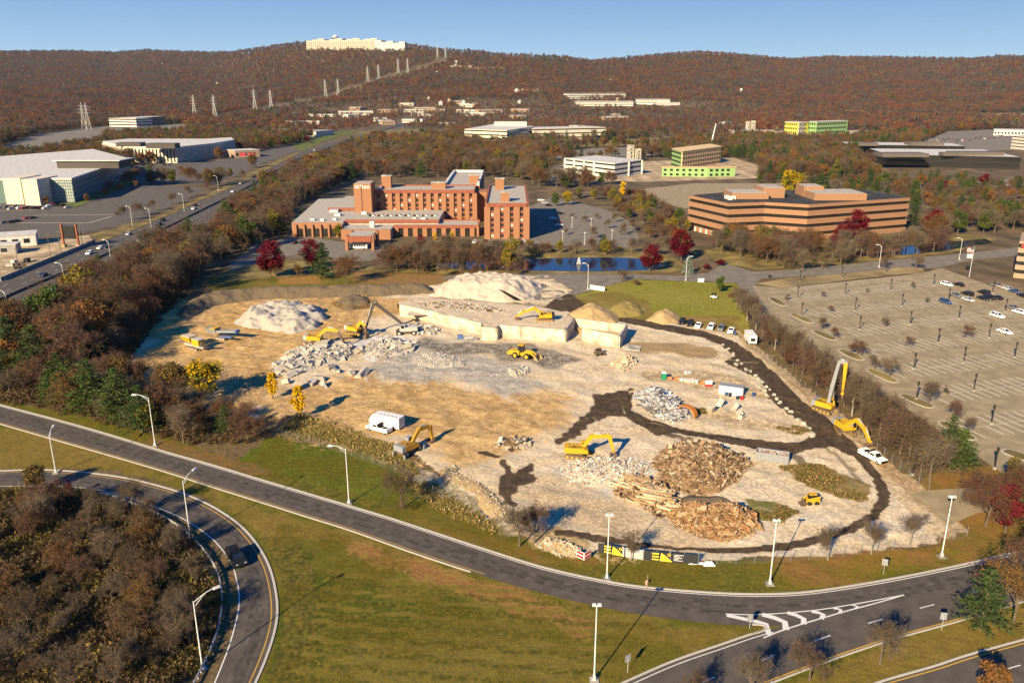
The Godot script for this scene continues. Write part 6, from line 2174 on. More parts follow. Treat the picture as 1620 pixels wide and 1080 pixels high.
func wall_run(label: String, px: Array, h: float, panel: float) -> void:
	var p := ats(px)
	for i in range(p.size() - 1):
		var o := thing("foundation_wall", label, "wall", p[i], heading(p[i], p[i + 1]), "pale foundation walls")
		var l := p[i].distance_to(p[i + 1])
		var n := maxi(1, int(round(l / panel)))
		var w := l / n
		for k in range(n):
			var f := bx("wall_panel", k * w + 0.06, (k + 1) * w - 0.06, -0.3, h - (0.25 if (k * 3 + i) % 4 == 1 else 0.0), 0.3, -0.3, M.foundation, o)
		for k in range(1, n):
			bx("joint", k * w - 0.06, k * w + 0.06, -0.3, h - 0.3, 0.2, -0.28, M.concrete, o)
		bx("coping", 0.02, l - 0.02, h, h + 0.12, 0.22, -0.34, M.concrete_pale, o)

func build_site() -> void:
	mat("foundation", 0.76, 0.66, 0.50, 0.92, "patch", 0.07)
	mat("crushed", 0.44, 0.40, 0.345, 0.97, "grain", 0.18)
	mat("crushed_pale", 0.57, 0.485, 0.375, 0.97, "grain", 0.16)
	mat("topsoil", 0.165, 0.122, 0.074, 0.97, "grain", 0.14)
	mat("soil_tan", 0.50, 0.345, 0.16, 0.97, "grain", 0.14)
	mat("soil_green", 0.26, 0.20, 0.06, 0.97, "grain", 0.14)
	mat("timber_base", 0.26, 0.165, 0.085, 0.97, "grain", 0.3)
	var chalk := [Color(0.49, 0.44, 0.37), Color(0.37, 0.33, 0.27), Color(0.58, 0.53, 0.46)]
	var tan_c := [Color(0.56, 0.45, 0.30), Color(0.46, 0.37, 0.25), Color(0.64, 0.54, 0.39)]
	var wood_c := [Color(0.36, 0.24, 0.13), Color(0.25, 0.155, 0.08), Color(0.52, 0.39, 0.25), Color(0.13, 0.08, 0.045)]
	var clay_c := [Color(0.34, 0.18, 0.075), Color(0.42, 0.26, 0.13), Color(0.19, 0.095, 0.045), Color(0.54, 0.38, 0.22)]
	var steel_c := [Color(0.55, 0.54, 0.54), Color(0.36, 0.35, 0.36), Color(0.70, 0.69, 0.68), Color(0.16, 0.15, 0.15)]
	var o := heap("gravel_pile", "grey crushed concrete pile in the ochre dirt", "pile", [368, 512, 398, 521, 465, 529, 500, 521, 519, 504, 516, 494, 490, 486, 440, 484, 405, 488, 385, 497], 3.6, 0.62, M.crushed, 2.2, 1)
	litter(o, chalk, 500, 0, 0.1, 0.34, 0.8, 1.2, 11)
	o = heap("gravel_pile", "big smooth cream gravel pile by the drive", "pile", [677, 469, 730, 474, 800, 479, 832, 476, 858, 462, 860, 452, 830, 446, 770, 442, 715, 446, 690, 456], 5.8, 0.6, M.crushed_pale, 1.3, 2)
	var cv := MB.new()
	for i in range(5):
		var q0 := at(790 + i * 1.5, 458 + i * 0.5, 6.5)
		cv.beam(q0 - o.position, at(815 + i * 2, 474, 0.8) - o.position, 0.35, 0.25, 0.35, 0.25)
	var sl := part("pipe_bundle", cv.mesh(), M.black, o)
	heap("earth_berm", "long dark earth berm behind the ochre dirt", "berm", [276, 500, 290, 482, 330, 468, 420, 461, 540, 458, 680, 454, 692, 464, 600, 470, 480, 473, 400, 475, 340, 484, 310, 500, 292, 508], 3.4, 0.6, M.topsoil, 0.8, 3)
	heap("earth_mound", "tan earth mound beside the foundation walls", "mound", [882, 506, 905, 492, 930, 486, 960, 490, 980, 500, 978, 512, 940, 518, 905, 514], 5.0, 0.55, M.soil_tan, 0.7, 4)
	heap("earth_mound", "small tan earth mound beside the parked cars", "mound", [1020, 507, 1035, 496, 1058, 493, 1076, 500, 1074, 510, 1050, 514], 3.6, 0.6, M.soil_tan, 0.7, 5)
	heap("earth_mound", "weedy olive mound on the lawn", "mound", [955, 492, 975, 482, 1005, 480, 1024, 490, 1015, 500, 980, 503], 3.8, 0.55, M.soil_green, 1.0, 6)
	o = heap("brush_pile", "brown heap of cut brush behind the grey pile", "pile", [522, 482, 545, 472, 575, 470, 592, 478, 588, 488, 545, 492], 2.6, 0.6, M.topsoil, 1.0, 7)
	var br := tuft(301, 80, [Color(0.20, 0.13, 0.06), Color(0.13, 0.085, 0.04), Color(0.28, 0.19, 0.09)], 1.0, 1.2, 0.03)
	cover("cut_brush", "twigs on the heap of cut brush", "brush", [526, 484, 548, 474, 575, 472, 590, 479, 586, 487, 548, 490], 1.0, br, 0.8, 1.5, 302)
	# rubble of the pulled-down building
	o = heap("rubble_pile", "white concrete rubble below the grey material handler", "rubble", [566, 560, 585, 542, 620, 536, 652, 544, 655, 556, 630, 566, 590, 568], 1.1, 0.35, M.crushed, 0.9, 8)
	litter(o, chalk, 520, 70, 0.2, 0.85, 0.4, 1.6, 12, "concrete_chunk")
	o = heap("rubble_pile", "broken concrete slabs under the two yellow excavators", "rubble", [425, 582, 450, 560, 480, 546, 520, 540, 560, 548, 556, 566, 520, 578, 470, 592, 436, 594], 1.3, 0.35, M.concrete_pale, 0.8, 9)
	litter(o, chalk, 420, 90, 0.25, 1.15, 0.4, 1.5, 13, "concrete_chunk")
	o = heap("rubble_pile", "low grey hump of crushed concrete in the dark mud", "rubble", [648, 572, 668, 560, 700, 558, 745, 574, 740, 582, 690, 584, 655, 582], 1.1, 0.3, M.crushed, 0.7, 10)
	litter(o, chalk, 700, 20, 0.12, 0.5, 0.7, 1.2, 14)
	o = heap("rubble_pile", "loose white fragments on the pale ground by the loader", "rubble", [800, 592, 820, 582, 842, 582, 838, 592, 815, 598], 0.7, 0.3, M.crushed_pale, 0.3, 11)
	litter(o, chalk, 120, 30, 0.3, 1.1, 0.6, 1.3, 15)
	o = heap("rubble_pile", "tan rubble heap beside the lone foundation box", "rubble", [966, 578, 978, 566, 996, 563, 1008, 572, 1002, 582, 985, 588], 2.0, 0.5, M.crushed_pale, 0.8, 12)
	litter(o, tan_c, 300, 40, 0.3, 1.0, 0.6, 1.4, 16)
	o = heap("rubble_pile", "pale plaster rubble around the grappling excavator", "rubble", [880, 745, 905, 728, 950, 722, 1010, 728, 1035, 745, 1010, 765, 950, 772, 900, 765], 1.5, 0.3, M.crushed_pale, 0.6, 13)
	litter(o, [Color(0.74, 0.70, 0.63), Color(0.66, 0.58, 0.47), Color(0.58, 0.47, 0.33), Color(0.30, 0.25, 0.20)], 1700, 60, 0.12, 0.5, 0.45, 1.6, 17)
	o = heap("timber_pile", "tan heap of splintered timber and boards", "pile", [1030, 735, 1045, 715, 1075, 704, 1110, 702, 1150, 712, 1178, 726, 1195, 735, 1180, 745, 1165, 765, 1140, 782, 1105, 788, 1070, 780, 1045, 764], 4.2, 0.5, M.timber_base, 1.0, 14)
	litter(o, wood_c, 4200, 210, 0.2, 0.72, 0.28, 2.0, 18, "board")
	o = heap("timber_pile", "orange-brown heap of broken clay block and timber", "pile", [1050, 812, 1075, 800, 1130, 798, 1172, 802, 1195, 818, 1210, 840, 1195, 852, 1150, 858, 1105, 852, 1070, 834], 4.2, 0.55, M.timber_base, 1.0, 15)
	litter(o, clay_c, 4000, 210, 0.2, 0.68, 0.3, 1.9, 19, "board")
	o = heap("earth_mound", "grey-brown soil between the two timber heaps", "mound", [1068, 790, 1090, 782, 1140, 784, 1165, 796, 1120, 806, 1080, 804], 1.6, 0.4, M.topsoil, 0.4, 16)
	o = heap("beam_pile", "loose stack of long broken beams beside the timber heap", "pile", [968, 782, 985, 762, 1010, 752, 1050, 762, 1075, 785, 1072, 815, 1045, 820, 1010, 800], 1.6, 0.35, M.timber_base, 0.5, 17)
	var g := RandomNumberGenerator.new()
	g.seed = 9
	var beam := MB.new()
	beam.boxy(-0.5, 0.5, -0.5, 0.5, -0.5, 0.5)
	var bm := beam.mesh()
	mat("beam_pale", 0.66, 0.50, 0.32, 0.9, "grain", 0.4)
	mat("beam_brown", 0.42, 0.28, 0.15, 0.9, "grain", 0.4)
	for i in range(110):
		var t := g.randf()
		var q := at(lerpf(985, 1062, t) + g.randf_range(-14, 14), lerpf(760, 802, t) + g.randf_range(-13, 13))
		var b := part("beam", bm, [M.beam_pale, M.beam_brown][i % 2], o)
		b.position = q - o.position + Vector3.UP * (heap_y(o, Vector2(q.x, q.z)) + g.randf_range(0.05, 0.5))
		b.rotation = Vector3(0, g.randf_range(-0.75, -0.15) if g.randf() < 0.7 else g.randf_range(0.0, PI), g.randf_range(-0.12, 0.12))
		b.scale = Vector3(g.randf_range(2.0, 6.5), 0.26, g.randf_range(0.2, 0.42))
	litter(o, wood_c, 420, 40, 0.3, 0.9, 0.35, 2.2, 20, "board")
	o = heap("scrap_pile", "silver heap of twisted scrap metal with orange pieces", "pile", [1003, 628, 1018, 618, 1046, 616, 1068, 632, 1092, 648, 1090, 664, 1062, 673, 1035, 660, 1015, 644], 3.0, 0.5, M.concrete, 1.0, 18)
	litter(o, steel_c, 2000, 160, 0.2, 0.85, 0.12, 2.6, 21, "scrap_strip")
	var ring := MB.new()
	for i in range(12):
		var a0 := PI * i / 12.0
		var a1 := PI * (i + 1) / 12.0
		ring.beam(Vector3(cos(a0) * 2.6, sin(a0) * 2.2, 0), Vector3(cos(a1) * 2.6, sin(a1) * 2.2, 0), 1.6, 0.3, 1.6, 0.3)
	var rp := part("orange_tank_shell", ring.mesh(), mat("orange_steel", 0.56, 0.20, 0.035, 0.7, "grain", 0.3), o)
	rp.position = at(1086, 655, 0.6) - o.position
	rp.rotation.y = -0.7
	o = heap("rubble_pile", "small heap of broken boards in the ochre dirt", "rubble", [782, 704, 795, 695, 825, 693, 842, 702, 835, 712, 805, 716], 1.2, 0.4, M.soil_tan, 0.4, 19)
	litter(o, wood_c + chalk, 260, 40, 0.3, 0.9, 0.35, 1.9, 22)
	o = heap("rubble_pile", "stony spoil along the weedy site edge", "rubble", [690, 745, 715, 735, 760, 760, 800, 795, 830, 840, 800, 838, 750, 800, 705, 765], 0.5, 0.2, M.soil_tan, 0.4, 20)
	litter(o, tan_c, 500, 20, 0.12, 0.42, 0.6, 1.3, 23)
	o = heap("rubble_pile", "dry clods and sticks at the fence corner", "rubble", [845, 862, 865, 850, 905, 856, 940, 872, 925, 884, 880, 880], 0.8, 0.3, M.soil_tan, 0.5, 21)
	litter(o, tan_c, 420, 20, 0.12, 0.45, 0.6, 1.5, 24)
	o = heap("rubble_pile", "scattered rubble on the terrace behind the walls", "rubble", [655, 494, 700, 490, 780, 498, 800, 506, 760, 510, 700, 505], 0.6, 0.3, M.crushed_pale, 0.3, 22, 0.7, 2.9)
	litter(o, chalk + wood_c, 360, 20, 0.25, 0.9, 0.5, 1.5, 25)
	o = heap("rubble_pile", "broken blocks strewn before the first foundation wall", "rubble", [640, 516, 665, 512, 700, 522, 690, 532, 650, 528], 0.8, 0.3, M.crushed, 0.4, 23)
	litter(o, chalk, 300, 30, 0.3, 1.0, 0.6, 1.3, 26)
	var db := MB.new()
	for i in range(5):
		db.col = vary(tan_c[i % 3], g, 0.2)
		db.rock(Vector3(g.randf_range(-0.9, 0.9), 0.03, g.randf_range(-0.9, 0.9)), Vector3(0.2, 0.12, 0.16) * g.randf_range(0.4, 1.2), g)
	cover("scattered_debris", "small stones and bits of debris scattered over the site", "debris", [430, 600, 600, 560, 860, 560, 960, 600, 940, 640, 870, 700, 740, 740, 640, 705, 470, 655], 2.6, db.mesh(true), 0.5, 1.2, 311, 0.55)
	# big concrete blocks lying by themselves
	var blocks := [[441, 578, 4.6, 2.6, 0.5], [466, 568, 3.4, 2.2, 0.9], [486, 563, 3.6, 1.8, 0.2], [500, 556, 4.2, 2.4, -0.4], [512, 562, 3.4, 2.6, 0.3], [537, 563, 4.8, 3.2, -0.7], [520, 548, 3.2, 2.0, 0.4], [524, 584, 5.2, 2.0, 0.25], [530, 588, 4.6, 1.8, 0.15], [553, 592, 3.8, 1.8, -0.1], [573, 595, 5.2, 2.2, -0.05], [458, 596, 3.2, 2.4, 0.6], [472, 592, 3.0, 2.0, 1.1], [494, 608, 3.4, 1.8, 0.8], [506, 602, 3.0, 2.2, 0.3], [451, 607, 2.6, 1.6, 0.2], [512, 612, 2.8, 1.4, -0.4], [602, 546, 3.6, 2.0, 0.6], [622, 552, 4.2, 1.6, 0.4], [632, 544, 3.2, 1.8, 0.9], [712, 576, 3.0, 1.6, 0.3]]
	for i in range(blocks.size()):
		var k: Array = blocks[i]
		var mb := MB.new()
		g.seed = 400 + i
		mb.rock(Vector3.ZERO, Vector3(k[2], g.randf_range(0.9, 1.9), k[3]), g)
		var b := thing("concrete_block", "broken slab of pale concrete lying in the dirt" if i % 2 else "thick broken concrete block with rough edges in the dirt", "block", at(k[0], k[1]) + Vector3.UP * 0.55, k[4], "broken concrete slabs" if i % 2 else "thick broken concrete blocks")
		part("block", mb.mesh(), M.concrete_pale, b)
	for k in [[1125, 652, 2.0, 2.2], [1138, 644, 1.6, 2.6], [1163, 648, 1.8, 1.8], [1170, 658, 2.2, 1.4], [1172, 664, 2.0, 1.6]]:
		g.seed = int(k[0])
		var mb := MB.new()
		mb.rock(Vector3(0, k[3] * 0.4, 0), Vector3(k[2], k[3], k[2] * 0.8), g)
		part("block", mb.mesh(), M.concrete_pale, thing("concrete_block", "upright chunk of pulled-up footing beside the traffic island", "block", at(k[0], k[1]), 0.0, "upright footing chunks"))
	# pale stones along the dark track
	g.seed = 44
	for k in [[1144, 547], [1152, 553], [1160, 561], [1167, 571], [1174, 577], [1165, 578], [1181, 586], [1187, 589], [1195, 595], [1200, 600], [1207, 606], [1213, 613], [1218, 618], [1225, 626], [1229, 632], [1234, 639], [1243, 648], [1251, 653], [1199, 609], [1202, 614], [1210, 620], [1214, 626], [1253, 661], [1264, 665], [1272, 671], [1281, 679], [1285, 687], [1286, 692]]:
		var mb := MB.new()
		mb.rock(Vector3(0, 0.25, 0), Vector3(g.randf_range(0.7, 1.7), g.randf_range(0.5, 0.9), g.randf_range(0.6, 1.1)), g)
		part("stone", mb.mesh(), M.concrete_pale, thing("boulder", "pale stone in the row edging the dark track", "boulder", at(k[0], k[1]), g.randf_range(0, TAU), "pale stones edging the dark track"))
	# foundation walls with the terrace that they hold
	wall_run("long cream foundation wall of concrete panels", [633, 499, 695, 513, 762, 530], 4.0, 5.4)
	wall_run("stepped cream wall around the foundation bay", [762, 537, 785, 539, 790, 532], 4.2, 5.0)
	wall_run("cream foundation wall facing the wheel loader", [790, 534, 894, 542, 908, 522], 4.2, 6.2)
	wall_run("cream front wall of the lone foundation box", [921, 539, 979, 552, 991, 533], 4.2, 6.0)
	wall_run("cream back wall of the lone foundation box", [908, 522, 991, 533], 4.0, 7.0)
	var fr := resample(ats([633, 499, 695, 513, 762, 530, 766, 534, 785, 536, 790, 532, 840, 536, 890, 540, 905, 524]), 40)
	var bk := resample(ats([628, 488, 660, 478, 720, 478, 780, 482, 830, 486, 870, 492, 896, 500, 905, 510, 906, 516]), 40)
	var ter := MB.new()
	g.seed = 6
	var rowsn := 14
	var grid := []
	for j in range(rowsn + 1):
		var t := float(j) / rowsn
		var row := []
		for i in range(40):
			var q := fr[i].lerp(bk[i], t)
			row.append(Vector3(q.x, lerpf(3.7, 2.9, minf(t / 0.8, 1.0)) * (1.0 - pow(maxf(0.0, (t - 0.8) / 0.2), 1.5)) + (g.randf_range(-0.14, 0.14) if j > 0 and j < rowsn else 0.0), q.z))
		grid.append(row)
	for j in range(rowsn):
		for i in range(39):
			ter.quad(grid[j][i], grid[j][i + 1], grid[j + 1][i + 1], grid[j + 1][i])
	setting("terrace", ter.mesh(), mat("terrace_soil", 0.60, 0.475, 0.315, 0.97, "soft", 0.12))
	var pit := MB.new()
	pit.prism(PackedVector2Array([Vector2(at(912, 525).x, at(912, 525).z), Vector2(at(989, 535).x, at(989, 535).z), Vector2(at(979, 546).x, at(979, 546).z), Vector2(at(930, 538).x, at(930, 538).z)]), 0, 1.6)
	setting("foundation_fill", pit.mesh(), M.soil_tan)
	var slabm := MB.new()
	slabm.prism(flat([992, 545, 1015, 549, 1012, 556, 985, 553]), 0.0, 0.35)
	setting("floor_slab", slabm.mesh(), M.concrete_pale)

# ---------------------------------------------------------------- machines
func tracks(o: Node3D, l: float, w: float, m: Material) -> void:
	for s in [-1.0, 1.0]:
		var mb := MB.new()
		var r := 0.5
		var p := PackedVector2Array()
		for i in range(9):
			var a := -PI / 2 + PI * i / 8.0
			p.append(Vector2(l / 2 - r + cos(a) * r, r + sin(a) * r))
		for i in range(9):
			var a := PI / 2 + PI * i / 8.0
			p.append(Vector2(-l / 2 + r + cos(a) * r, r + sin(a) * r))
		mb.side(p, s * w / 2 - 0.3, s * w / 2 + 0.3)
		var t := part("track", mb.mesh(), M.track_steel, o)
		mb = MB.new()
		for i in range(5):
			mb.tube(Vector3(-l / 2 + 0.6 + i * (l - 1.2) / 4, 0.42, s * w / 2 - 0.33), Vector3(-l / 2 + 0.6 + i * (l - 1.2) / 4, 0.42, s * w / 2 + 0.33), 0.27, 0.27, 8)
		part("roller", mb.mesh(), m, t)
	bx("undercarriage", -1.1, 1.1, 0.5, 1.15, -w / 2 + 0.3, w / 2 - 0.3, M.track_steel, o)

# house, cab and jointed arm; pts are arm joints (forward, up)
func excavator(label: String, p: Vector3, turn: float, under: float, pts: Array, body: Material, weight: Material, arm: Material, arm2: Material, tool: String, wheeled := false, size := 1.0) -> Node3D:
	var o := thing("excavator", label, "excavator", p, turn)
	o.scale = Vector3.ONE * size
	var base := Node3D.new()
	base.name = "chassis"
	base.rotation.y = under
	o.add_child(base)
	if wheeled:
		bx("chassis_frame", -3.0, 3.0, 0.7, 1.3, -0.9, 0.9, M.track_steel, base)
		for x in [-2.1, 2.1]:
			for z in [-1.2, 1.2]:
				var mb := MB.new()
				mb.tube(Vector3(x, 0.75, z - 0.3), Vector3(x, 0.75, z + 0.3), 0.75, 0.75, 14)
				var t := part("wheel", mb.mesh(), M.rubber, base)
				mb = MB.new()
				mb.tube(Vector3(x, 0.75, z - 0.33), Vector3(x, 0.75, z + 0.33), 0.38, 0.38, 10)
				part("hub", mb.mesh(), weight, t)
		for x in [-3.2, 3.2]:
			for z in [-1.6, 1.6]:
				bx("outrigger", x - 0.2, x + 0.2, 0.0, 1.1, z - 0.2, z + 0.2, weight, base)
	else:
		tracks(base, 5.4, 3.2, body)
	var y := 1.3
	var mb := MB.new()
	mb.side(PackedVector2Array([Vector2(-2.2, y), Vector2(1.9, y), Vector2(1.9, y + 0.7), Vector2(0.9, y + 1.15), Vector2(-2.2, y + 1.25)]), -0.4, 1.45)
	mb.side(PackedVector2Array([Vector2(-2.2, y), Vector2(1.9, y), Vector2(1.9, y + 0.45), Vector2(0.6, y + 0.5), Vector2(0.3, y + 1.15), Vector2(-2.2, y + 1.25)]), -1.45, -0.39)
	part("engine_housing", mb.mesh(), body, o)
	mb = MB.new()
	mb.side(PackedVector2Array([Vector2(-3.25, y + 0.15), Vector2(-2.21, y), Vector2(-2.21, y + 1.35), Vector2(-3.1, y + 1.3)]), -1.42, 1.42)
	part("counterweight", mb.mesh(), weight, o)
	mb = MB.new()
	mb.tube(Vector3(-1.2, y + 1.2, 0.9), Vector3(-1.2, y + 1.75, 0.9), 0.1, 0.1, 7)
	part("exhaust", mb.mesh(), M.black, o)
	bx("deck_rail", -2.0, 0.6, y + 1.55, y + 1.62, 1.3, 1.38, M.black, o)
	mb = MB.new()
	mb.side(PackedVector2Array([Vector2(0.35, y + 0.5), Vector2(1.95, y + 0.46), Vector2(1.8, y + 1.5), Vector2(1.4, y + 2.0), Vector2(0.35, y + 2.0)]), -1.45, -0.45)
	var cab := part("cab", mb.mesh(), weight if wheeled else body, o)
	bx("cab_window", 0.55, 1.5, y + 1.0, y + 1.85, -1.5, -0.4, M.car_glass, cab)
	mb = MB.new()
	mb.quad(Vector3(1.99, y + 0.6, -1.35), Vector3(1.99, y + 0.6, -0.55), Vector3(1.84, y + 1.5, -0.55), Vector3(1.84, y + 1.5, -1.35))
	mb.quad(Vector3(1.84, y + 1.52, -1.35), Vector3(1.84, y + 1.52, -0.55), Vector3(1.44, y + 2.0, -0.55), Vector3(1.44, y + 2.0, -1.35))
	part("windscreen", mb.mesh(), M.car_glass, cab)
	for i in range(pts.size() - 1):
		var a := Vector3(pts[i][0], pts[i][1], 0.1)
		var b := Vector3(pts[i + 1][0], pts[i + 1][1], 0.1)
		mb = MB.new()
		var last := i == pts.size() - 2
		mb.beam(a, b, 0.62, 0.62 if i == 0 else 0.95, 0.5, 0.95 if i == 0 else (0.4 if last else 0.7))
		mb.tube(b + Vector3(0, 0, -0.36), b + Vector3(0, 0, 0.36), 0.36, 0.36, 8)
		part("stick" if last else "boom", mb.mesh(), arm2 if last else arm, o)
		mb = MB.new()
		var off := Vector3(0.25, -0.55 if i == 0 else 0.62, 0)
		mb.tube(a.lerp(b, 0.05) + off, a.lerp(b, 0.5) + off * 0.8, 0.13, 0.13, 6)
		mb.tube(a.lerp(b, 0.5) + off * 0.8, a.lerp(b, 0.8) + off * 0.4, 0.07, 0.07, 6)
		part("cylinder", mb.mesh(), M.galvanised, o)
	var e := Vector3(pts[-1][0], pts[-1][1], 0.1)
	mb = MB.new()
	if tool == "bucket":
		mb.side(PackedVector2Array([Vector2(0.2, 0.2), Vector2(0.5, -0.5), Vector2(0.1, -1.15), Vector2(-0.7, -1.2), Vector2(-1.2, -0.7), Vector2(-0.9, -0.65), Vector2(-0.5, -0.9), Vector2(0.0, -0.8), Vector2(0.1, -0.3)]), -0.7, 0.7)
		mb.side(PackedVector2Array([Vector2(0.2, 0.2), Vector2(0.5, -0.5), Vector2(0.1, -1.15), Vector2(-0.7, -1.2), Vector2(-1.0, -0.6)]), -0.75, -0.68)
		mb.side(PackedVector2Array([Vector2(0.2, 0.2), Vector2(0.5, -0.5), Vector2(0.1, -1.15), Vector2(-0.7, -1.2), Vector2(-1.0, -0.6)]), 0.68, 0.75)
	elif tool == "grapple":
		for s in [-1.0, 1.0]:
			for z in [-0.35, 0.0, 0.35]:
				mb.beam(Vector3(0, 0, z), Vector3(s * 0.75, -0.6, z), 0.14, 0.3, 0.12, 0.24)
				mb.beam(Vector3(s * 0.75, -0.6, z), Vector3(s * 0.15, -1.35, z), 0.12, 0.24, 0.1, 0.08)
	else:
		mb.beam(Vector3(0, 0.1, 0), Vector3(0.05, -1.1, 0), 0.5, 0.5, 0.4, 0.4)
		mb.tube(Vector3(0.05, -1.1, 0), Vector3(0.08, -1.9, 0), 0.1, 0.06, 7)
	for i in mb.v.size():
		mb.v[i] += e
	part(tool, mb.mesh(), M.track_steel, o)
	return o

func pickup(label: String, p: Vector3, turn: float, laden: bool) -> void:
	var o := thing("pickup_truck", label, "truck", p, turn)
	var w := 1.0
	var mb := MB.new()
	mb.side(PackedVector2Array([Vector2(-0.3, 0.5), Vector2(3.0, 0.5), Vector2(3.05, 1.0), Vector2(2.9, 1.2), Vector2(1.5, 1.28), Vector2(-0.3, 1.28)]), -w, w)
	part("body", mb.mesh(), paint("white"), o)
	mb = MB.new()
	mb.side(PackedVector2Array([Vector2(-0.3, 1.27), Vector2(1.55, 1.27), Vector2(0.95, 1.95), Vector2(-0.25, 1.95)]), -w * 0.86, w * 0.86)
	var cab := part("cab", mb.mesh(), paint("white"), o)
	mb = MB.new()
	mb.quad(Vector3(1.58, 1.3, -0.78), Vector3(1.58, 1.3, 0.78), Vector3(1.02, 1.92, 0.72), Vector3(1.02, 1.92, -0.72))
	for s in [-1.0, 1.0]:
		mb.quad(Vector3(-0.15, 1.35, s * 0.88), Vector3(1.25, 1.35, s * 0.88), Vector3(0.85, 1.85, s * 0.88), Vector3(-0.15, 1.85, s * 0.88))
	part("windows", mb.mesh(), M.car_glass, cab)
	mb = MB.new()
	for s in [-1.0, 1.0]:
		mb.boxy(-3.2, -0.35, 0.55, 1.42, s * w - 0.12, s * w + 0.12)
	mb.boxy(-3.2, -3.05, 0.55, 1.4, -w, w)
	part("bed_side", mb.mesh(), paint("white"), o)
	bx("bed_floor", -3.04, -0.35, 0.6, 0.8, -w + 0.12, w - 0.12, M.black, o)
	if laden:
		for i in range(4):
			bx("tool_box", -2.8 + i * 0.6, -2.35 + i * 0.6, 0.8, 1.25 + 0.2 * (i % 2), -0.7, 0.1 + 0.2 * i, M.black if i % 2 else M.galvanised, o)
		bx("ladder_rack", -0.6, -0.45, 1.4, 2.2, -0.95, 0.95, M.black, o)
	bx("grille", 3.03, 3.12, 0.55, 1.05, -0.85, 0.85, M.black, o)
	for x in [-2.15, 2.1]:
		for z in [-0.92, 0.92]:
			mb = MB.new()
			mb.tube(Vector3(x, 0.42, z - 0.14), Vector3(x, 0.42, z + 0.14), 0.42, 0.42, 12)
			var t := part("wheel", mb.mesh(), M.rubber, o)
			mb = MB.new()
			mb.tube(Vector3(x, 0.42, z - 0.15), Vector3(x, 0.42, z + 0.15), 0.24, 0.24, 10)
			part("rim", mb.mesh(), M.rim, t)
	for z in [-0.75, 0.75]:
		bx("headlight", 3.0, 3.1, 0.85, 1.05, z - 0.16, z + 0.16, M.white_paint, o)

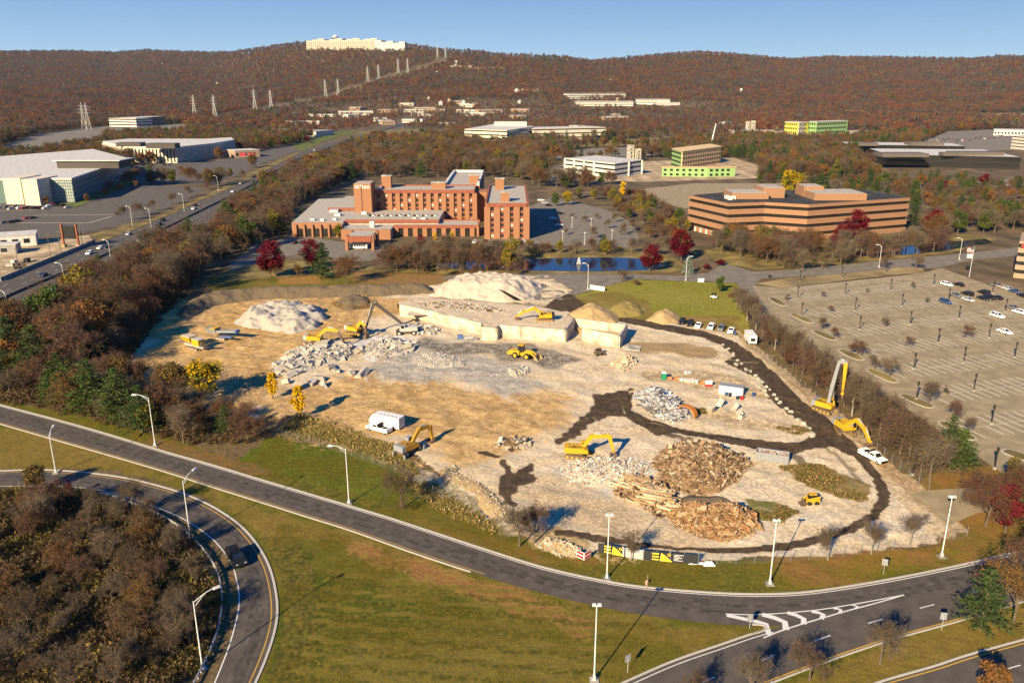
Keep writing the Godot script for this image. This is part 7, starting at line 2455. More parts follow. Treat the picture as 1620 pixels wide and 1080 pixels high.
func build_machines() -> void:
	mat("cat_yellow", 0.66, 0.385, 0.018, 0.55, "grain", 0.25)
	mat("dull_yellow", 0.44, 0.24, 0.025, 0.6, "grain", 0.3)
	mat("machine_grey", 0.46, 0.43, 0.39, 0.7, "soft", 0.3)
	mat("boom_brown", 0.075, 0.062, 0.055, 0.6, "soft", 0.3)
	mat("pale_grey", 0.26, 0.27, 0.29, 0.5, "soft", 0.3)
	mat("track_steel", 0.16, 0.11, 0.075, 0.8, "grain", 0.4)
	mat("blue_steel", 0.10, 0.16, 0.34, 0.5, "soft", 0.3)
	mat("box_white", 0.72, 0.72, 0.70, 0.5, "soft", 0.2)
	var Y: Material = M.cat_yellow
	excavator("light grey wheeled material handler with a tall bent brown arm", at(643, 529), PI + 0.12, 0.0, [[0.4, 2.6], [8.2, 9.3], [9.0, 9.4], [11.6, 1.9]], M.machine_grey, M.machine_grey, M.boom_brown, M.boom_brown, "grapple", true, 1.12)
	excavator("yellow excavator hammering on the slabs beside another yellow excavator", at(499, 543, 1.0), -0.12, 0.3, [[0.9, 2.2], [3.6, 4.6], [7.0, 4.2], [8.4, 1.2]], Y, M.machine_grey, Y, M.track_steel, "breaker", false, 1.05)
	excavator("yellow excavator with grey counterweight beside the material handler", at(562, 528, 0.8), -0.55, 0.2, [[0.9, 2.2], [2.6, 4.2], [4.2, 3.4], [4.6, 0.6]], Y, M.machine_grey, Y, M.track_steel, "bucket", false, 1.05)
	excavator("yellow excavator reaching left across the terrace behind the walls", at(862, 507, 3.2), PI + 0.04, 0.0, [[0.9, 2.2], [3.4, 4.2], [7.2, 3.0], [9.4, 1.4]], Y, M.black, Y, Y, "bucket")
	excavator("yellow tracked excavator with grapple on the pale plaster rubble", at(916, 722), -0.05, -0.28, [[0.6, 2.1], [2.6, 4.9], [5.6, 5.0], [6.3, 5.2], [7.4, 1.4]], Y, Y, Y, Y, "grapple")
	excavator("dull yellow wheeled excavator with grey tail facing away at the weeds", at(647, 716), heading(at(640, 716), at(680, 698)), 0.1, [[0.9, 2.2], [3.2, 4.6], [6.4, 4.2], [7.0, 1.2]], M.dull_yellow, M.pale_grey, M.dull_yellow, M.dull_yellow, "bucket", true)
	excavator("yellow high-reach excavator with its long grey mast raised", at(1306, 650), heading(at(1300, 652), at(1330, 660)), -0.25, [[0.6, 2.4], [1.0, 6.4], [2.0, 13.4], [3.6, 13.6], [3.7, 5.6]], Y, M.pale_grey, M.pale_grey, Y, "breaker")
	excavator("yellow excavator with lowered arm behind the white pickup", at(1337, 684), heading(at(1337, 684), at(1385, 714)), -0.4, [[0.9, 2.4], [3.6, 4.6], [6.6, 3.6], [8.6, 1.4]], Y, M.pale_grey, Y, Y, "bucket")
	pickup("white pickup with a loaded dark bed by the lowered excavator", at(1381, 727), heading(at(1362, 716), at(1402, 737)), true)
	pickup("white pickup parked alongside the white camper", at(599, 682), heading(at(615, 684), at(583, 676)), true)
	# wheel loader
	var o := thing("wheel_loader", "yellow wheel loader carrying its bucket low in the dark mud", "loader", at(828, 566), heading(at(803, 562), at(857, 570)))
	o.scale = Vector3.ONE * 1.05
	for x in [-2.0, 1.5]:
		for z in [-1.15, 1.15]:
			var mb := MB.new()
			mb.tube(Vector3(x, 0.9, z - 0.35), Vector3(x, 0.9, z + 0.35), 0.9, 0.9, 16)
			var t := part("wheel", mb.mesh(), M.rubber, o)
			mb = MB.new()
			mb.tube(Vector3(x, 0.9, z - 0.38), Vector3(x, 0.9, z + 0.38), 0.5, 0.5, 12)
			part("hub", mb.mesh(), Y, t)
	var lm := MB.new()
	lm.side(PackedVector2Array([Vector2(-4.2, 1.0), Vector2(-0.8, 1.0), Vector2(-0.8, 2.3), Vector2(-3.9, 2.1), Vector2(-4.2, 1.7)]), -1.1, 1.1)
	part("engine_housing", lm.mesh(), Y, o)
	bx("counterweight", -4.5, -4.0, 0.8, 1.7, -1.2, 1.2, Y, o)
	bx("front_frame", -0.6, 2.2, 0.8, 1.7, -0.7, 0.7, Y, o)
	lm = MB.new()
	lm.taper(Vector3(-0.6, 2.9, 0), Vector3(1.6, 1.7, 1.6), Vector2(0.85, 0.9))
	var lc := part("cab", lm.mesh(), M.car_glass, o)
	bx("cab_roof", -1.45, 0.3, 3.75, 3.95, -0.85, 0.85, Y, lc)
	for s in [-0.7, 0.7]:
		lm = MB.new()
		lm.beam(Vector3(0.6, 2.0, s), Vector3(2.6, 2.0, s), 0.28, 0.5, 0.28, 0.5)
		lm.beam(Vector3(2.6, 2.0, s), Vector3(4.0, 0.8, s), 0.28, 0.5, 0.28, 0.4)
		part("lift_arm", lm.mesh(), Y, o)
	lm = MB.new()
	lm.side(PackedVector2Array([Vector2(3.9, 1.5), Vector2(3.8, 0.5), Vector2(4.2, 0.12), Vector2(5.4, 0.1), Vector2(5.4, 0.18), Vector2(4.4, 0.3), Vector2(4.1, 0.7), Vector2(4.2, 1.6)]), -1.6, 1.6)
	for s in [-1.6, 1.52]:
		lm.side(PackedVector2Array([Vector2(3.9, 1.5), Vector2(3.8, 0.5), Vector2(4.2, 0.12), Vector2(5.4, 0.1), Vector2(4.2, 1.6)]), s, s + 0.08)
	part("bucket", lm.mesh(), M.soil_tan, o)
	# skid steers
	for k in [["yellow skid loader standing on the open pale ground", 1284, 797, PI + 0.1], ["small dusty machine frame beside the lone foundation box", 947, 562, 0.4]]:
		var s := thing("skid_loader", k[0], "loader", at(k[1], k[2]), k[3])
		var mt: Material = Y if k[1] > 1000 else M.topsoil
		for x in [-0.7, 0.7]:
			for z in [-0.75, 0.75]:
				var mb := MB.new()
				mb.tube(Vector3(x, 0.42, z - 0.16), Vector3(x, 0.42, z + 0.16), 0.42, 0.42, 12)
				part("wheel", mb.mesh(), M.rubber, s)
		bx("body", -1.4, 0.9, 0.5, 1.25, -0.62, 0.62, mt, s)
		bx("cab", -0.7, 0.7, 1.25, 2.1, -0.5, 0.5, M.black, s)
		bx("cab_roof", -0.8, 0.75, 2.1, 2.2, -0.55, 0.55, mt, s)
		for z in [-0.68, 0.68]:
			var mb := MB.new()
			mb.beam(Vector3(-1.3, 1.7, z), Vector3(1.0, 1.3, z), 0.16, 0.3, 0.16, 0.26)
			mb.beam(Vector3(1.0, 1.3, z), Vector3(1.6, 0.5, z), 0.16, 0.26, 0.16, 0.2)
			part("lift_arm", mb.mesh(), mt, s)
		var mb2 := MB.new()
		mb2.side(PackedVector2Array([Vector2(1.5, 0.9), Vector2(1.5, 0.1), Vector2(2.4, 0.05), Vector2(2.4, 0.12), Vector2(1.65, 0.2), Vector2(1.65, 0.9)]), -0.95, 0.95)
		part("bucket", mb2.mesh(), M.track_steel, s)
	# crusher and conveyor in the dirt
	var c := thing("rock_crusher", "yellow and grey tracked crusher in the ochre dirt", "machine", at(311, 552), heading(at(284, 542), at(336, 556)))
	tracks(c, 5.0, 2.8, M.machine_grey)
	bx("frame", -4.6, 4.6, 1.0, 1.5, -1.1, 1.1, M.machine_grey, c)
	bx("engine_box", -0.6, 2.8, 1.5, 3.4, -1.2, 1.2, Y, c)
	bx("engine_roof", -0.7, 2.9, 3.4, 3.55, -1.25, 1.25, M.machine_grey, c)
	var cm := MB.new()
	cm.hexa([Vector3(-4.2, 2.0, 1.0), Vector3(-1.2, 2.0, 1.0), Vector3(-1.2, 2.0, -1.0), Vector3(-4.2, 2.0, -1.0), Vector3(-5.4, 3.6, 1.8), Vector3(-0.9, 3.6, 1.7), Vector3(-0.9, 3.6, -1.7), Vector3(-5.4, 3.6, -1.8)])
	part("hopper", cm.mesh(), Y, c)
	bx("hopper_load", -5.0, -1.2, 3.62, 3.9, -1.4, 1.4, M.crushed_pale, c)
	cm = MB.new()
	cm.beam(Vector3(2.6, 1.2, 0), Vector3(6.2, 2.4, 0), 1.1, 0.35, 1.0, 0.3)
	part("belt", cm.mesh(), M.rubber, c)
	cm = MB.new()
	for i in range(10):
		var a0 := PI * i / 9.0
		cm.beam(Vector3(3.2, 0.6 + sin(a0) * 1.9, cos(a0) * 1.3), Vector3(3.2, 0.6 + sin(a0 + PI / 9) * 1.9, cos(a0 + PI / 9) * 1.3), 0.2, 0.2, 0.2, 0.2)
	part("guard_hoop", cm.mesh(), M.pale_grey, c)
	c = thing("screening_plant", "blue and silver conveyor screen behind the crusher", "machine", at(353, 536), heading(at(323, 528), at(383, 537)))
	tracks(c, 4.0, 2.4, M.machine_grey)
	for s in [-0.8, 0.8]:
		cm = MB.new()
		cm.beam(Vector3(-5.6, 2.0, s), Vector3(6.0, 3.3, s), 0.16, 0.7, 0.16, 0.7)
		part("conveyor_side", cm.mesh(), M.pale_grey, c)
	cm = MB.new()
	cm.beam(Vector3(-1.8, 2.55, 0), Vector3(6.0, 3.4, 0), 1.4, 0.12, 1.4, 0.12)
	part("belt", cm.mesh(), M.rubber, c)
	cm = MB.new()
	cm.hexa([Vector3(-5.4, 1.6, 0.8), Vector3(-2.0, 1.8, 0.8), Vector3(-2.0, 1.8, -0.8), Vector3(-5.4, 1.6, -0.8), Vector3(-6.0, 3.2, 1.5), Vector3(-1.8, 3.2, 1.4), Vector3(-1.8, 3.2, -1.4), Vector3(-6.0, 3.2, -1.5)])
	part("hopper", cm.mesh(), M.pale_grey, c)
	bx("hopper_rim", -4.0, -1.9, 3.2, 3.5, -1.45, 1.45, Y, c)
	cm = MB.new()
	cm.beam(Vector3(0, 1.2, 1.3), Vector3(5.2, 1.6, 1.6), 0.8, 0.4, 0.8, 0.4)
	part("side_conveyor", cm.mesh(), M.blue_steel, c)
	bx("drum", 5.6, 6.3, 2.8, 3.7, -0.9, 0.9, M.blue_steel, c)
	# camper, box trailer and container
	c = thing("camper", "white motor camper with a row of roof hatches in the ochre dirt", "camper", at(612, 675), heading(at(636, 678), at(588, 668)))
	cm = MB.new()
	cm.side(PackedVector2Array([Vector2(-4.2, 0.6), Vector2(3.2, 0.6), Vector2(4.2, 0.9), Vector2(4.2, 1.6), Vector2(3.2, 3.0), Vector2(2.6, 3.2), Vector2(-4.2, 3.2)]), -1.25, 1.25)
	part("body", cm.mesh(), M.box_white, c)
	for i in range(5):
		bx("roof_hatch", -3.2 + i * 1.1, -2.6 + i * 1.1, 3.2, 3.32, -0.9, -0.4, M.machine_grey, c)
	bx("window", 2.4, 3.0, 1.9, 2.6, 1.2, 1.3, M.car_glass, c)
	bx("rear_panel", -4.26, -4.2, 1.4, 2.6, -0.8, 0.8, M.cream, c)
	for x in [-2.6, 2.6]:
		for z in [-1.1, 1.1]:
			cm = MB.new()
			cm.tube(Vector3(x, 0.48, z - 0.16), Vector3(x, 0.48, z + 0.16), 0.48, 0.48, 12)
			part("wheel", cm.mesh(), M.rubber, c)
	c = thing("box_trailer", "white trailer with a rear window at the end of the parked cars", "trailer", at(1187, 542), heading(at(1187, 545), at(1176, 530)))
	bx("body", -3.4, 3.4, 0.8, 3.3, -1.2, 1.2, M.box_white, c)
	bx("rear_window", -3.46, -3.4, 1.5, 2.5, -0.7, 0.7, M.car_glass, c)
	bx("side_door", -0.4, 0.5, 0.9, 2.8, 1.2, 1.26, M.pale_grey, c)
	bx("roof_vent", 0.5, 1.2, 3.3, 3.5, -0.3, 0.3, M.machine_grey, c)
	bx("hitch", 3.4, 4.8, 0.7, 0.85, -0.1, 0.1, M.black, c)
	for z in [-1.1, 1.1]:
		cm = MB.new()
		cm.tube(Vector3(-0.6, 0.4, z - 0.14), Vector3(-0.6, 0.4, z + 0.14), 0.4, 0.4, 12)
		part("wheel", cm.mesh(), M.rubber, c)
	c = thing("storage_container", "white storage container with coloured barrels standing before it", "container", at(1157, 624), heading(at(1136, 620), at(1178, 626)))
	bx("wall", -3.05, 3.05, 0.1, 2.5, -1.2, 1.2, M.box_white, c)
	bx("roof", -3.1, 3.1, 2.5, 2.62, -1.25, 1.25, M.pale_grey, c)
	var rib := MB.new()
	rib.box(Vector3.ZERO, Vector3(0.1, 2.3, 0.08))
	var rm := rib.mesh()
	for i in range(16):
		var r := part("rib", rm, M.box_white, c)
		r.position = Vector3(-2.9 + i * 0.385, 1.3, 1.23)
	bx("door", 3.05, 3.12, 0.2, 2.4, -1.05, 1.05, M.pale_grey, c)
	var bi := 0
	for k in [[1149, 626, "blue", "light blue barrel"], [1155, 627, "dark blue", "dark blue barrel"], [1167, 631, "dark blue", "navy barrel"], [1174, 632, "red", "red barrel"], [1192, 627, "blue", "blue barrel standing apart"], [1163, 530, "blue", "blue drum beside the parked white car"]]:
		var b := thing("barrel", k[3] + (" before the white storage container" if k[1] > 600 else ""), "barrel", at(k[0], k[1]))
		cm = MB.new()
		cm.tube(Vector3.ZERO, Vector3(0, 1.0, 0), 0.42, 0.42, 12)
		part("drum", cm.mesh(), paint(k[2]), b)
		cm = MB.new()
		cm.tube(Vector3(0, 1.0, 0), Vector3(0, 1.05, 0), 0.44, 0.4, 12)
		part("lid", cm.mesh(), M.box_white if bi == 2 else paint(k[2]), b)
		bi += 1
	c = thing("portable_toilet", "green portable toilet with a white roof", "toilet", at(1050, 601))
	bx("cabin", -0.6, 0.6, 0.1, 2.1, -0.6, 0.6, mat("toilet_green", 0.02, 0.17, 0.10, 0.5), c)
	cm = MB.new()
	cm.taper(Vector3(0, 2.3, 0), Vector3(1.3, 0.4, 1.3), Vector2(0.6, 0.6))
	part("roof", cm.mesh(), M.box_white, c)
	bx("door", -0.42, 0.42, 0.2, 1.95, 0.6, 0.64, M.green_sign, c)
	c = thing("fuel_tank", "small white tank on a red base beside the container", "tank", at(1121, 611))
	bx("base", -0.9, 0.9, 0.1, 0.6, -0.6, 0.6, M.red_paint, c)
	cm = MB.new()
	cm.tube(Vector3(-0.85, 1.1, 0), Vector3(0.85, 1.1, 0), 0.62, 0.62, 14)
	part("tank", cm.mesh(), M.box_white, c)
	for k in [[1059, 601, "orange cone-shaped plastic barrier by the toilet"], [1071, 602, "leaning orange plastic barrier in the supply row"], [1112, 607, "orange plastic barrier beside the fuel tank"]]:
		c = thing("plastic_barrier", k[2], "barrier", at(k[0], k[1]), 0.4)
		cm = MB.new()
		cm.taper(Vector3(0, 0.5, 0), Vector3(1.6, 1.0, 0.7), Vector2(0.9, 0.35))
		part("barrier_body", cm.mesh(), M.orange_steel, c)
		bx("reflector", -0.4, 0.4, 0.5, 0.7, 0.24, 0.3, M.white_paint, c)
	for k in [[1078, 603], [1084, 604], [1090, 605], [1097, 605], [1103, 606], [1086, 592], [1091, 592]]:
		c = thing("supply_crate", "small pale crate in the row of site supplies", "crate", at(k[0], k[1]), k[0] * 0.3, "crates in the row of site supplies")
		bx("box", -0.5, 0.5, 0, 0.7, -0.4, 0.4, M.machine_grey, c)
		bx("lid", -0.55, 0.55, 0.7, 0.8, -0.45, 0.45, M.box_white, c)
	# open-top dumpster
	c = thing("dumpster", "long grey open-top dumpster full of reddish debris", "dumpster", at(1222, 728), heading(at(1198, 724), at(1247, 731)))
	for z in [-1.15, 1.15]:
		bx("side_wall", -3.3, 3.3, 0.15, 1.9, z - 0.06, z + 0.06, M.pale_grey, c)
		for i in range(12):
			bx("rib", -3.1 + i * 0.55, -2.98 + i * 0.55, 0.15, 1.85, z + signf(z) * 0.06, z + signf(z) * 0.16, M.pale_grey, c)
		bx("top_rail", -3.32, 3.32, 1.9, 2.0, z - 0.1, z + 0.1, M.pale_grey, c)
	for x in [-3.3, 3.3]:
		bx("end_wall", x - 0.06, x + 0.06, 0.15, 1.9, -1.08, 1.08, M.pale_grey, c)
	bx("floor", -3.2, 3.2, 0.15, 0.3, -1.08, 1.08, M.track_steel, c)
	var g := RandomNumberGenerator.new()
	g.seed = 12
	cm = MB.new()
	for i in range(120):
		cm.col = vary([Color(0.30, 0.12, 0.06), Color(0.45, 0.30, 0.2), Color(0.5, 0.48, 0.45)][i % 3], g, 0.3)
		cm.rock(Vector3(g.randf_range(-3, 3), g.randf_range(1.0, 1.75), g.randf_range(-0.9, 0.9)), Vector3(g.randf_range(0.4, 1.0), 0.25, 0.4), g)
	var db := part("debris", cm.mesh(true), M.stone_tint, c)
	db.set_meta("kind", "stuff")
	# small gear
	c = thing("compressor", "small machine with a blue cover before the long wall", "machine", at(736, 538), 0.2)
	bx("frame", -2.6, 4.0, 0.2, 0.6, -0.7, 0.7, M.pale_grey, c)
	bx("cover", -2.4, -0.8, 0.6, 1.9, -0.7, 0.7, M.blue_steel, c)
	bx("motor", -0.6, 2.4, 0.6, 1.2, -0.5, 0.5, M.machine_grey, c)
	for k in [["suv", "black", 1079, 512], ["suv", "black", 1092, 515], ["sedan", "white", 1105, 517], ["suv", "white", 1125, 520], ["suv", "grey", 1141, 522], ["sedan", "white", 1157, 525]]:
		car(k[0], k[1], at(k[2], k[3]), heading(at(k[2], k[3]), at(k[2] - 6, k[3] + 8)), k[1] + " " + ("sedan" if k[0] == "sedan" else "sport utility car") + " in the row of cars on the site by the lawn", "cars parked on the site by the lawn")
	c = thing("utility_cart", "small white utility cart on the lawn", "cart", at(1130, 472), -0.6)
	bx("body", -1.2, 1.2, 0.4, 1.0, -0.75, 0.75, M.box_white, c)
	bx("canopy", -0.9, 0.6, 1.9, 2.0, -0.7, 0.7, M.black, c)
	for x in [-0.85, 0.55]:
		bx("canopy_post", x - 0.05, x + 0.05, 1.0, 1.9, -0.65, 0.65, M.black, c)
	for x in [-0.8, 0.8]:
		for z in [-0.7, 0.7]:
			cm = MB.new()
			cm.tube(Vector3(x, 0.3, z - 0.1), Vector3(x, 0.3, z + 0.1), 0.3, 0.3, 10)
			part("wheel", cm.mesh(), M.rubber, c)
	# people-mover under the hotel porch, trucks far off
	c = thing("shuttle_bus", "white shuttle bus under the hotel porch", "bus", at(568, 394), 0.0)
	bx("body", -4.2, 4.2, 0.5, 3.0, -1.2, 1.2, M.box_white, c)
	for i in range(6):
		bx("window", -3.6 + i * 1.2, -2.6 + i * 1.2, 1.7, 2.5, 1.2, 1.26, M.car_glass, c)
	for x in [-2.7, 2.7]:
		for z in [-1.1, 1.1]:
			cm = MB.new()
			cm.tube(Vector3(x, 0.5, z - 0.15), Vector3(x, 0.5, z + 0.15), 0.5, 0.5, 12)
			part("wheel", cm.mesh(), M.rubber, c)

# ---------------------------------------------------------------- roadside
func street_lamp(p: Vector3, h: float, arm: float, turn: float, label: String, group: String, foot := true) -> void:
	var o := thing("street_lamp", label, "street lamp", p, turn, group)
	var mb := MB.new()
	mb.tube(Vector3(0, 0.3, 0), Vector3(0, h, 0), 0.12, 0.075, 10)
	part("pole", mb.mesh(), M.pole_white, o)
	if foot:
		bx("footing", -0.6, 0.6, -0.1, 0.14, -0.6, 0.6, M.concrete, o)
		mb = MB.new()
		mb.taper(Vector3(0, 0.5, 0), Vector3(0.5, 0.75, 0.5), Vector2(0.7, 0.7))
		part("base", mb.mesh(), M.galvanised, o)
	if arm > 0.0:
		mb = MB.new()
		for i in range(6):
			var a := Vector3(arm * i / 6.0, h - 0.2 + 0.9 * sin(PI / 2 * i / 6.0), 0)
			var b := Vector3(arm * (i + 1) / 6.0, h - 0.2 + 0.9 * sin(PI / 2 * (i + 1) / 6.0), 0)
			mb.tube(a, b, 0.07, 0.06, 6, false)
		mb.tube(Vector3(0, h - 0.9, 0), Vector3(arm * 0.55, h + 0.45, 0), 0.045, 0.045, 5, false)
		part("arm", mb.mesh(), M.pole_white, o)
		mb = MB.new()
		mb.taper(Vector3(arm + 0.45, h + 0.68, 0), Vector3(1.05, 0.24, 0.42), Vector2(0.8, 0.7))
		part("lamp_head", mb.mesh(), M.pole_white, o)
	else:
		for s in [-1.0, 1.0]:
			mb = MB.new()
			mb.box(Vector3(0.34 * s, h + 0.05, 0), Vector3(0.5, 0.3, 0.36))
			part("lamp_head", mb.mesh(), M.pole_white, o)

func build_roadside() -> void:
	mat("fence_grey", 0.20, 0.19, 0.18, 0.6)
	var toward := heading(at(88, 745), at(110, 715))
	street_lamp(at(88, 748), 8.6, 2.6, toward, "white arm lamp where the ramps part", "")
	street_lamp(at(301, 853), 11.4, 2.8, heading(at(300, 850), at(330, 826)), "white arm lamp at the guard rail beside the dark car", "")
	street_lamp(at(320, 1058), 10.8, 2.8, heading(at(320, 1055), at(352, 1040)), "white arm lamp at the guard rail low in the loop", "")
	street_lamp(at(245, 705), 11.5, 2.6, PI, "white arm lamp on the ramp verge at the wood", "")
	street_lamp(at(552, 796), 11.4, 2.4, PI, "white arm lamp on the verge by the green lawn", "")
	street_lamp(at(960, 915), 11.6, 0.0, 0.0, "white twin-head lamp before the banner fence", "")
	street_lamp(at(940, 1076), 11.8, 0.0, 0.0, "white twin-head lamp on the wide grass between the ramps", "")
	street_lamp(at(1218, 924), 11.5, 0.0, 0.0, "white twin-head lamp on the verge by the hatched nose", "")
	street_lamp(at(1490, 881), 11.4, 0.0, 0.0, "white twin-head lamp near the site entrance", "")
	street_lamp(at(930, 458), 10.0, 1.4, PI, "white lamp beside the white sign wall", "")
	street_lamp(at(1085, 444), 9.6, 1.4, 0.0, "white lamp on the drive by the spruce", "")
	street_lamp(at(1391, 423), 9.6, 1.6, PI, "white arm lamp on the leaf-strewn strip", "")
	street_lamp(at(1518, 411), 9.6, 1.6, PI, "white arm lamp on the drive by the flagpole", "")
	for k in [[16, 512, 62], [104, 462, 0], [176, 420, 0], [239, 362, 0], [291, 335, 0], [209, 358, 0], [345, 302, 0]]:
		street_lamp(at(k[0], k[1]), 11.0, 1.6, heading(at(k[0], k[1]), at(k[0] - 40, k[1])), "white lamp standing along the highway", "white lamps along the highway", false)
	for k in [[905, 362], [935, 364], [968, 384], [890, 386], [925, 388]]:
		street_lamp(at(k[0], k[1]), 6.5, 0.0, 0.0, "short white lamp in the hotel car park", "short white lamps in the hotel car park", false)
	# guard rail inside the loop
	var gr := smooth(ats([140, 781, 170, 786, 192, 793, 233, 809, 272, 829, 301, 851, 324, 876, 342, 904, 349, 928, 351, 957, 346, 996, 334, 1030, 318, 1064, 300, 1100]), 1.0)
	var o := thing("guard_rail", "weathered steel guard rail inside the loop ramp", "guard rail", Vector3.ZERO)
	var mb := MB.new()
	for i in range(gr.size() - 1):
		for y in [0.52, 0.7]:
			mb.beam(gr[i] + Vector3.UP * y, gr[i + 1] + Vector3.UP * y, 0.09, 0.14, 0.09, 0.14)
	part("rail", mb.mesh(), M.galvanised, o)
	mb = MB.new()
	mb.boxy(-0.08, 0.08, -0.1, 0.78, -0.1, 0.1)
	var pm := mb.mesh()
	for i in range(0, gr.size(), 2):
		var p := part("post", pm, M.galvanised, o)
		p.position = gr[i]
	# the dark car on the loop
	car("suv", "black", at(374, 888), heading(at(367, 874), at(382, 895)), "black sport utility car driving round the loop ramp", "").scale = Vector3.ONE * 1.15
	# signs seen from behind
	for k in [[993, 1064, 1.7, 0.5], [1490, 996, 1.7, -0.2], [1398, 908, 1.6, -0.3], [1186, 994, 1.2, 0.2]]:
		var s := thing("road_sign", "grey back of a road sign on its post at the junction", "road sign", at(k[0], k[1]), k[3], "grey sign backs at the junction")
		mb = MB.new()
		mb.tube(Vector3.ZERO, Vector3(0, 2.4, 0), 0.04, 0.04, 6)
		part("post", mb.mesh(), M.galvanised, s)
		bx("plate", -0.45, 0.45, k[2], k[2] + 1.2, -0.05, -0.08, M.pale_grey, s)
	for k in [[86, 468, 3.2, 2.2], [40, 487, 1.6, 1.8]]:
		var s := thing("highway_sign", "green highway sign at the wood edge, " + ("wide" if k[2] > 2 else "narrow"), "road sign", at(k[0], k[1]), -0.3)
		for x in [-k[2] * 0.3, k[2] * 0.3]:
			mb = MB.new()
			mb.tube(Vector3(x, 0, 0), Vector3(x, 3.4, 0), 0.07, 0.07, 6)
			part("post", mb.mesh(), M.galvanised, s)
		var pl := bx("plate", -k[2] / 2, k[2] / 2, 1.6, 1.6 + k[2] * 0.0 + k[3], 0.1, 0.16, M.green_sign, s)
		bx("white_line", -k[2] * 0.35, k[2] * 0.35, 2.4, 2.6, 0.165, 0.18, M.white_paint, pl)
	# hydrant
	var hy := thing("fire_hydrant", "pale red fire hydrant with a marker rod on the verge", "hydrant", at(1023, 925))
	mb = MB.new()
	mb.tube(Vector3.ZERO, Vector3(0, 0.7, 0), 0.18, 0.16, 10)
	mb.tube(Vector3(0, 0.7, 0), Vector3(0, 0.92, 0), 0.2, 0.06, 10)
	part("barrel", mb.mesh(), mat("hydrant_red", 0.50, 0.24, 0.17, 0.7), hy)
	mb = MB.new()
	mb.tube(Vector3(-0.3, 0.5, 0), Vector3(0.3, 0.5, 0), 0.09, 0.09, 8)
	part("outlet", mb.mesh(), M.hydrant_red, hy)
	mb = MB.new()
	mb.tube(Vector3(0.1, 0.6, 0), Vector3(0.1, 1.9, 0), 0.02, 0.02, 5)
	part("marker_rod", mb.mesh(), M.galvanised, hy)
	# red and white V sign
	var v := thing("site_sign", "red and white V-shaped sign on the verge", "sign", at(924, 889), 0.0)
	for s in [-1.0, 1.0]:
		var face := Node3D.new()
		face.name = "sign_panel"
		v.add_child(face, true)
		face.rotation.y = s * 0.75
		bx("board", 0.0 if s > 0 else -1.7, 1.7 if s > 0 else 0.0, 0.35, 1.75, -0.03, 0.03, M.white_paint, face)
		for k in [[1.2, 1.62], [0.5, 0.92]]:
			bx("red_band", 0.12 if s > 0 else -1.58, 1.58 if s > 0 else -0.12, k[0], k[1], 0.035, 0.05, M.red_paint, face)
		bx("sign_post", s * 1.6 - 0.05, s * 1.6 + 0.05, 0, 1.7, -0.12, -0.04, M.wood_pole, face)
	# printed banners on the wire fence
	mat("banner", 0.035, 0.036, 0.04, 0.6, "soft", 0.5)
	mat("banner_yellow", 0.66, 0.50, 0.03, 0.6)
	mat("banner_grey", 0.34, 0.33, 0.32, 0.6)
	var bl := ats([946, 874, 985, 881, 1018, 886, 1060, 890, 1105, 893])
	var texts := ["", "", "", ""]
	for i in range(4):
		var a := bl[i]
		var b := bl[i + 1]
		var w := a.distance_to(b) - 0.1
		var s := thing("fence_banner", ["black banner with a yellow wedge behind the tall lamp", "crumpled grey banner behind the small red tree", "black banner with a yellow wedge and lines of white print", "plain black banner at the end of the printed fence"][i], "banner", a, heading(a, b))
		bx("cloth", 0, w, 0.1, 1.9, -0.03, 0.03, M.banner_grey if i == 1 else M.banner, s)
		if i == 0 or i == 2:
			var x := 1.3 if i == 0 else 1.6
			for k in range(3):
				bx("yellow_bar", x - 0.2, x + 0.9, 0.3 + k * 0.55, 0.55 + k * 0.55, 0.035, 0.05, M.banner_yellow, s)
			mb = MB.new()
			mb.side(PackedVector2Array([Vector2(x + 1.1, 0.2), Vector2(x + 3.2, 0.2), Vector2(x + 2.1, 1.2), Vector2(x + 1.3, 1.75)]), 0.035, 0.05)
			part("yellow_wedge", mb.mesh(), M.banner_yellow, s)
			mb = MB.new()
			for k in range(10):
				var a0 := TAU * k / 10
				var a1 := TAU * (k + 1) / 10
				mb.beam(Vector3(x + 2.6 + cos(a0) * 0.22, 1.5 + sin(a0) * 0.22, 0.05), Vector3(x + 2.6 + cos(a1) * 0.22, 1.5 + sin(a1) * 0.22, 0.05), 0.04, 0.1, 0.04, 0.1)
			part("yellow_ring", mb.mesh(), M.banner_yellow, s)
		if i == 2:
			for k in range(5):
				bx("print_line", 5.0, [6.6, 6.0, 6.4, 5.8, 6.5][k], 1.55 - k * 0.26, 1.65 - k * 0.26, 0.035, 0.05, M.white_paint, s)
		for k in range(3):
			bx("fence_post", w * k / 2.0 - 0.04, w * k / 2.0 + 0.04, 0, 2.0, -0.15, -0.07, M.galvanised, s)
	var sb := thing("plastic_sheet", "white plastic sheet lying at the end of the banners", "sheet", at(1120, 893))
	mb = MB.new()
	mb.taper(Vector3(0.2, 0.3, 0), Vector3(2.0, 0.6, 1.0), Vector2(0.5, 0.4))
	mb.taper(Vector3(-1.8, 0.12, -0.3), Vector3(2.8, 0.24, 0.6), Vector2(0.7, 0.5))
	part("sheet", mb.mesh(), M.white_paint, sb)
	# wire fences
	wire_fence("thin wire fence between the verge and the site", [1105, 893, 1200, 891, 1300, 884, 1400, 872, 1480, 860, 1530, 848], 2.0)
	wire_fence("wire fence along the car park tree row", [1180, 545, 1240, 590, 1300, 640, 1360, 690, 1420, 740, 1470, 776], 2.2)
	wire_fence("sagging wire fence at the edge of the weeds", [437, 688, 500, 704, 570, 726, 640, 752, 700, 790], 1.8)
	# white sign wall and boxes by the drive
	var sw := thing("sign_wall", "long low white wall at the corner of the drive", "wall", at(945, 459), heading(at(931, 456), at(959, 460)))
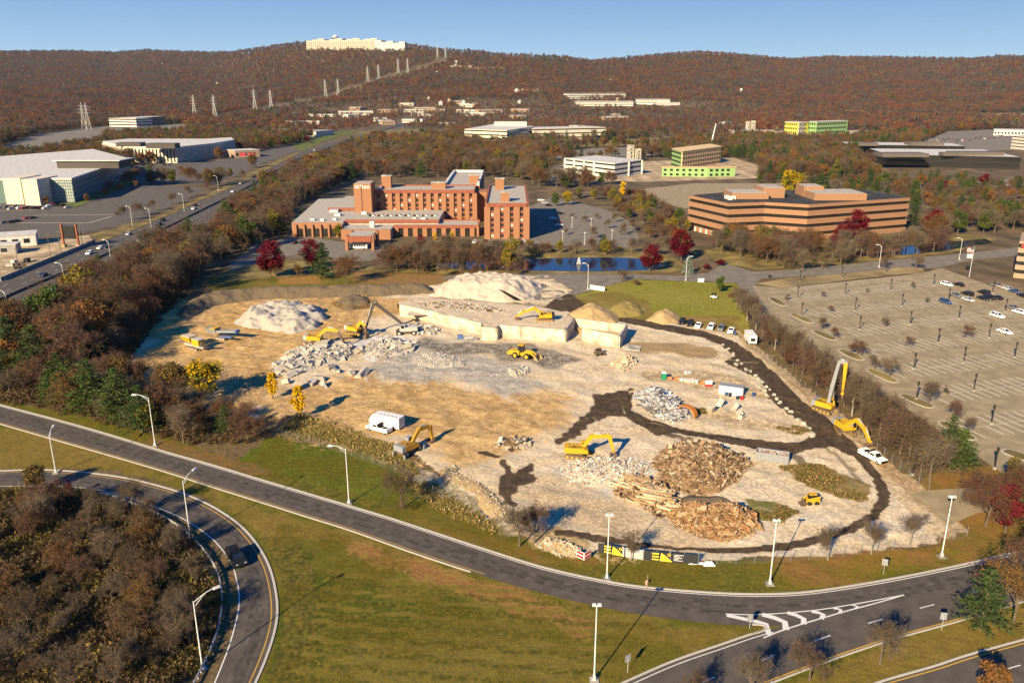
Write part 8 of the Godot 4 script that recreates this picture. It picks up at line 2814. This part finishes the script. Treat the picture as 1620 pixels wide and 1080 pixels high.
	bx("panel", -3.2, 3.2, 0.1, 1.8, -0.15, 0.15, M.white_paint, sw)
	bx("plinth", -3.3, 3.3, -0.1, 0.12, -0.3, 0.3, M.concrete, sw)
	var wb := thing("utility_box", "white utility box beside the drive", "box", at(1109, 446))
	bx("cabinet", -1.2, 1.2, 0.1, 1.5, -0.6, 0.6, M.white_paint, wb)
	bx("base", -1.3, 1.3, -0.1, 0.1, -0.7, 0.7, M.concrete, wb)
	# billboard and poles in the yard by the highway
	var bb := thing("billboard", "dark billboard on red posts beside the highway", "billboard", at(113, 392), -0.25)
	bx("board", -3.4, 3.4, 4.6, 11.0, -0.25, 0.25, M.black, bb)
	for x in [-4.4, 4.4]:
		bx("post", x - 0.4, x + 0.4, 0, 12.0, -0.4, 0.4, mat("rust_post", 0.22, 0.07, 0.035, 0.8), bb)
		bx("block", x - 1.0, x + 1.0, 0, 1.8, -0.8, 0.8, M.dirt_far, bb)
	for k in [[80, 408, 12], [96, 400, 11], [130, 388, 12], [30, 430, 11], [210, 360, 13], [250, 338, 10]]:
		var u := thing("utility_pole", "weathered wooden pole beside the highway yard", "pole", at(k[0], k[1]), 0.4, "wooden poles beside the highway")
		mb = MB.new()
		mb.tube(Vector3.ZERO, Vector3(0, k[2], 0), 0.16, 0.11, 8)
		part("pole", mb.mesh(), M.wood_pole, u)
		bx("cross_bar", -1.1, 1.1, k[2] - 0.9, k[2] - 0.7, -0.08, 0.08, M.wood_pole, u)
	var g := RandomNumberGenerator.new()
	g.seed = 61
	for i in range(6):
		var t := thing("equipment_stack", "stack of dark equipment in the dusty yard by the highway", "equipment", at(g.randf_range(-10, 60), g.randf_range(412, 428)), g.randf_range(0, 3), "stacks in the dusty yard")
		bx("skid", -2, 2, 0, 0.4, -1, 1, M.wood_pole, t)
		bx("machine", -1.6, 1.4, 0.4, g.randf_range(1.2, 2.4), -0.9, 0.9, [M.topsoil, M.machine_grey, M.black][i % 3], t)
	# shrubs on the drive and lot edges
	for k in [[1218, 439, 1.4, "pine"], [1007, 451, 2.2, "oak"], [875, 399, 2.0, "gold"], [1296, 398, 3.0, "green"], [838, 390, 4.0, "gold"], [1140, 420, 3.0, "maple"], [1118, 426, 2.6, "maple"], [980, 396, 2.4, "gold"], [965, 397, 2.2, "gold"]]:
		var sh := plant(k[3], 0, at(k[0], k[1]), k[2], "low rounded " + {"pine": "blue-green", "oak": "brown", "gold": "yellow-green", "green": "green", "maple": "dark red"}[k[3]] + " shrub by the pond drive", "low shrubs by the pond drive")
		sh.scale *= Vector3(1.9, 1.0, 1.9)

func wire_fence(label: String, px: Array, h: float) -> void:
	var p := resample(ats(px), 2 + int(ats(px)[0].distance_to(ats(px)[-1]) / 3.2))
	var o := thing("wire_fence", label, "fence", Vector3.ZERO)
	var mb := MB.new()
	mb.tube(Vector3.ZERO, Vector3(0, h, 0), 0.045, 0.045, 6)
	var pm := mb.mesh()
	for q in p:
		var k := part("post", pm, M.fence_grey, o)
		k.position = q
	mb = MB.new()
	for i in range(p.size() - 1):
		for j in range(9):
			mb.beam(p[i] + Vector3.UP * (0.1 + j * (h - 0.15) / 8.0), p[i + 1] + Vector3.UP * (0.1 + j * (h - 0.15) / 8.0), 0.012, 0.012, 0.012, 0.012)
	var w := part("wire", mb.mesh(), M.fence_grey, o)
	w.set_meta("kind", "stuff")
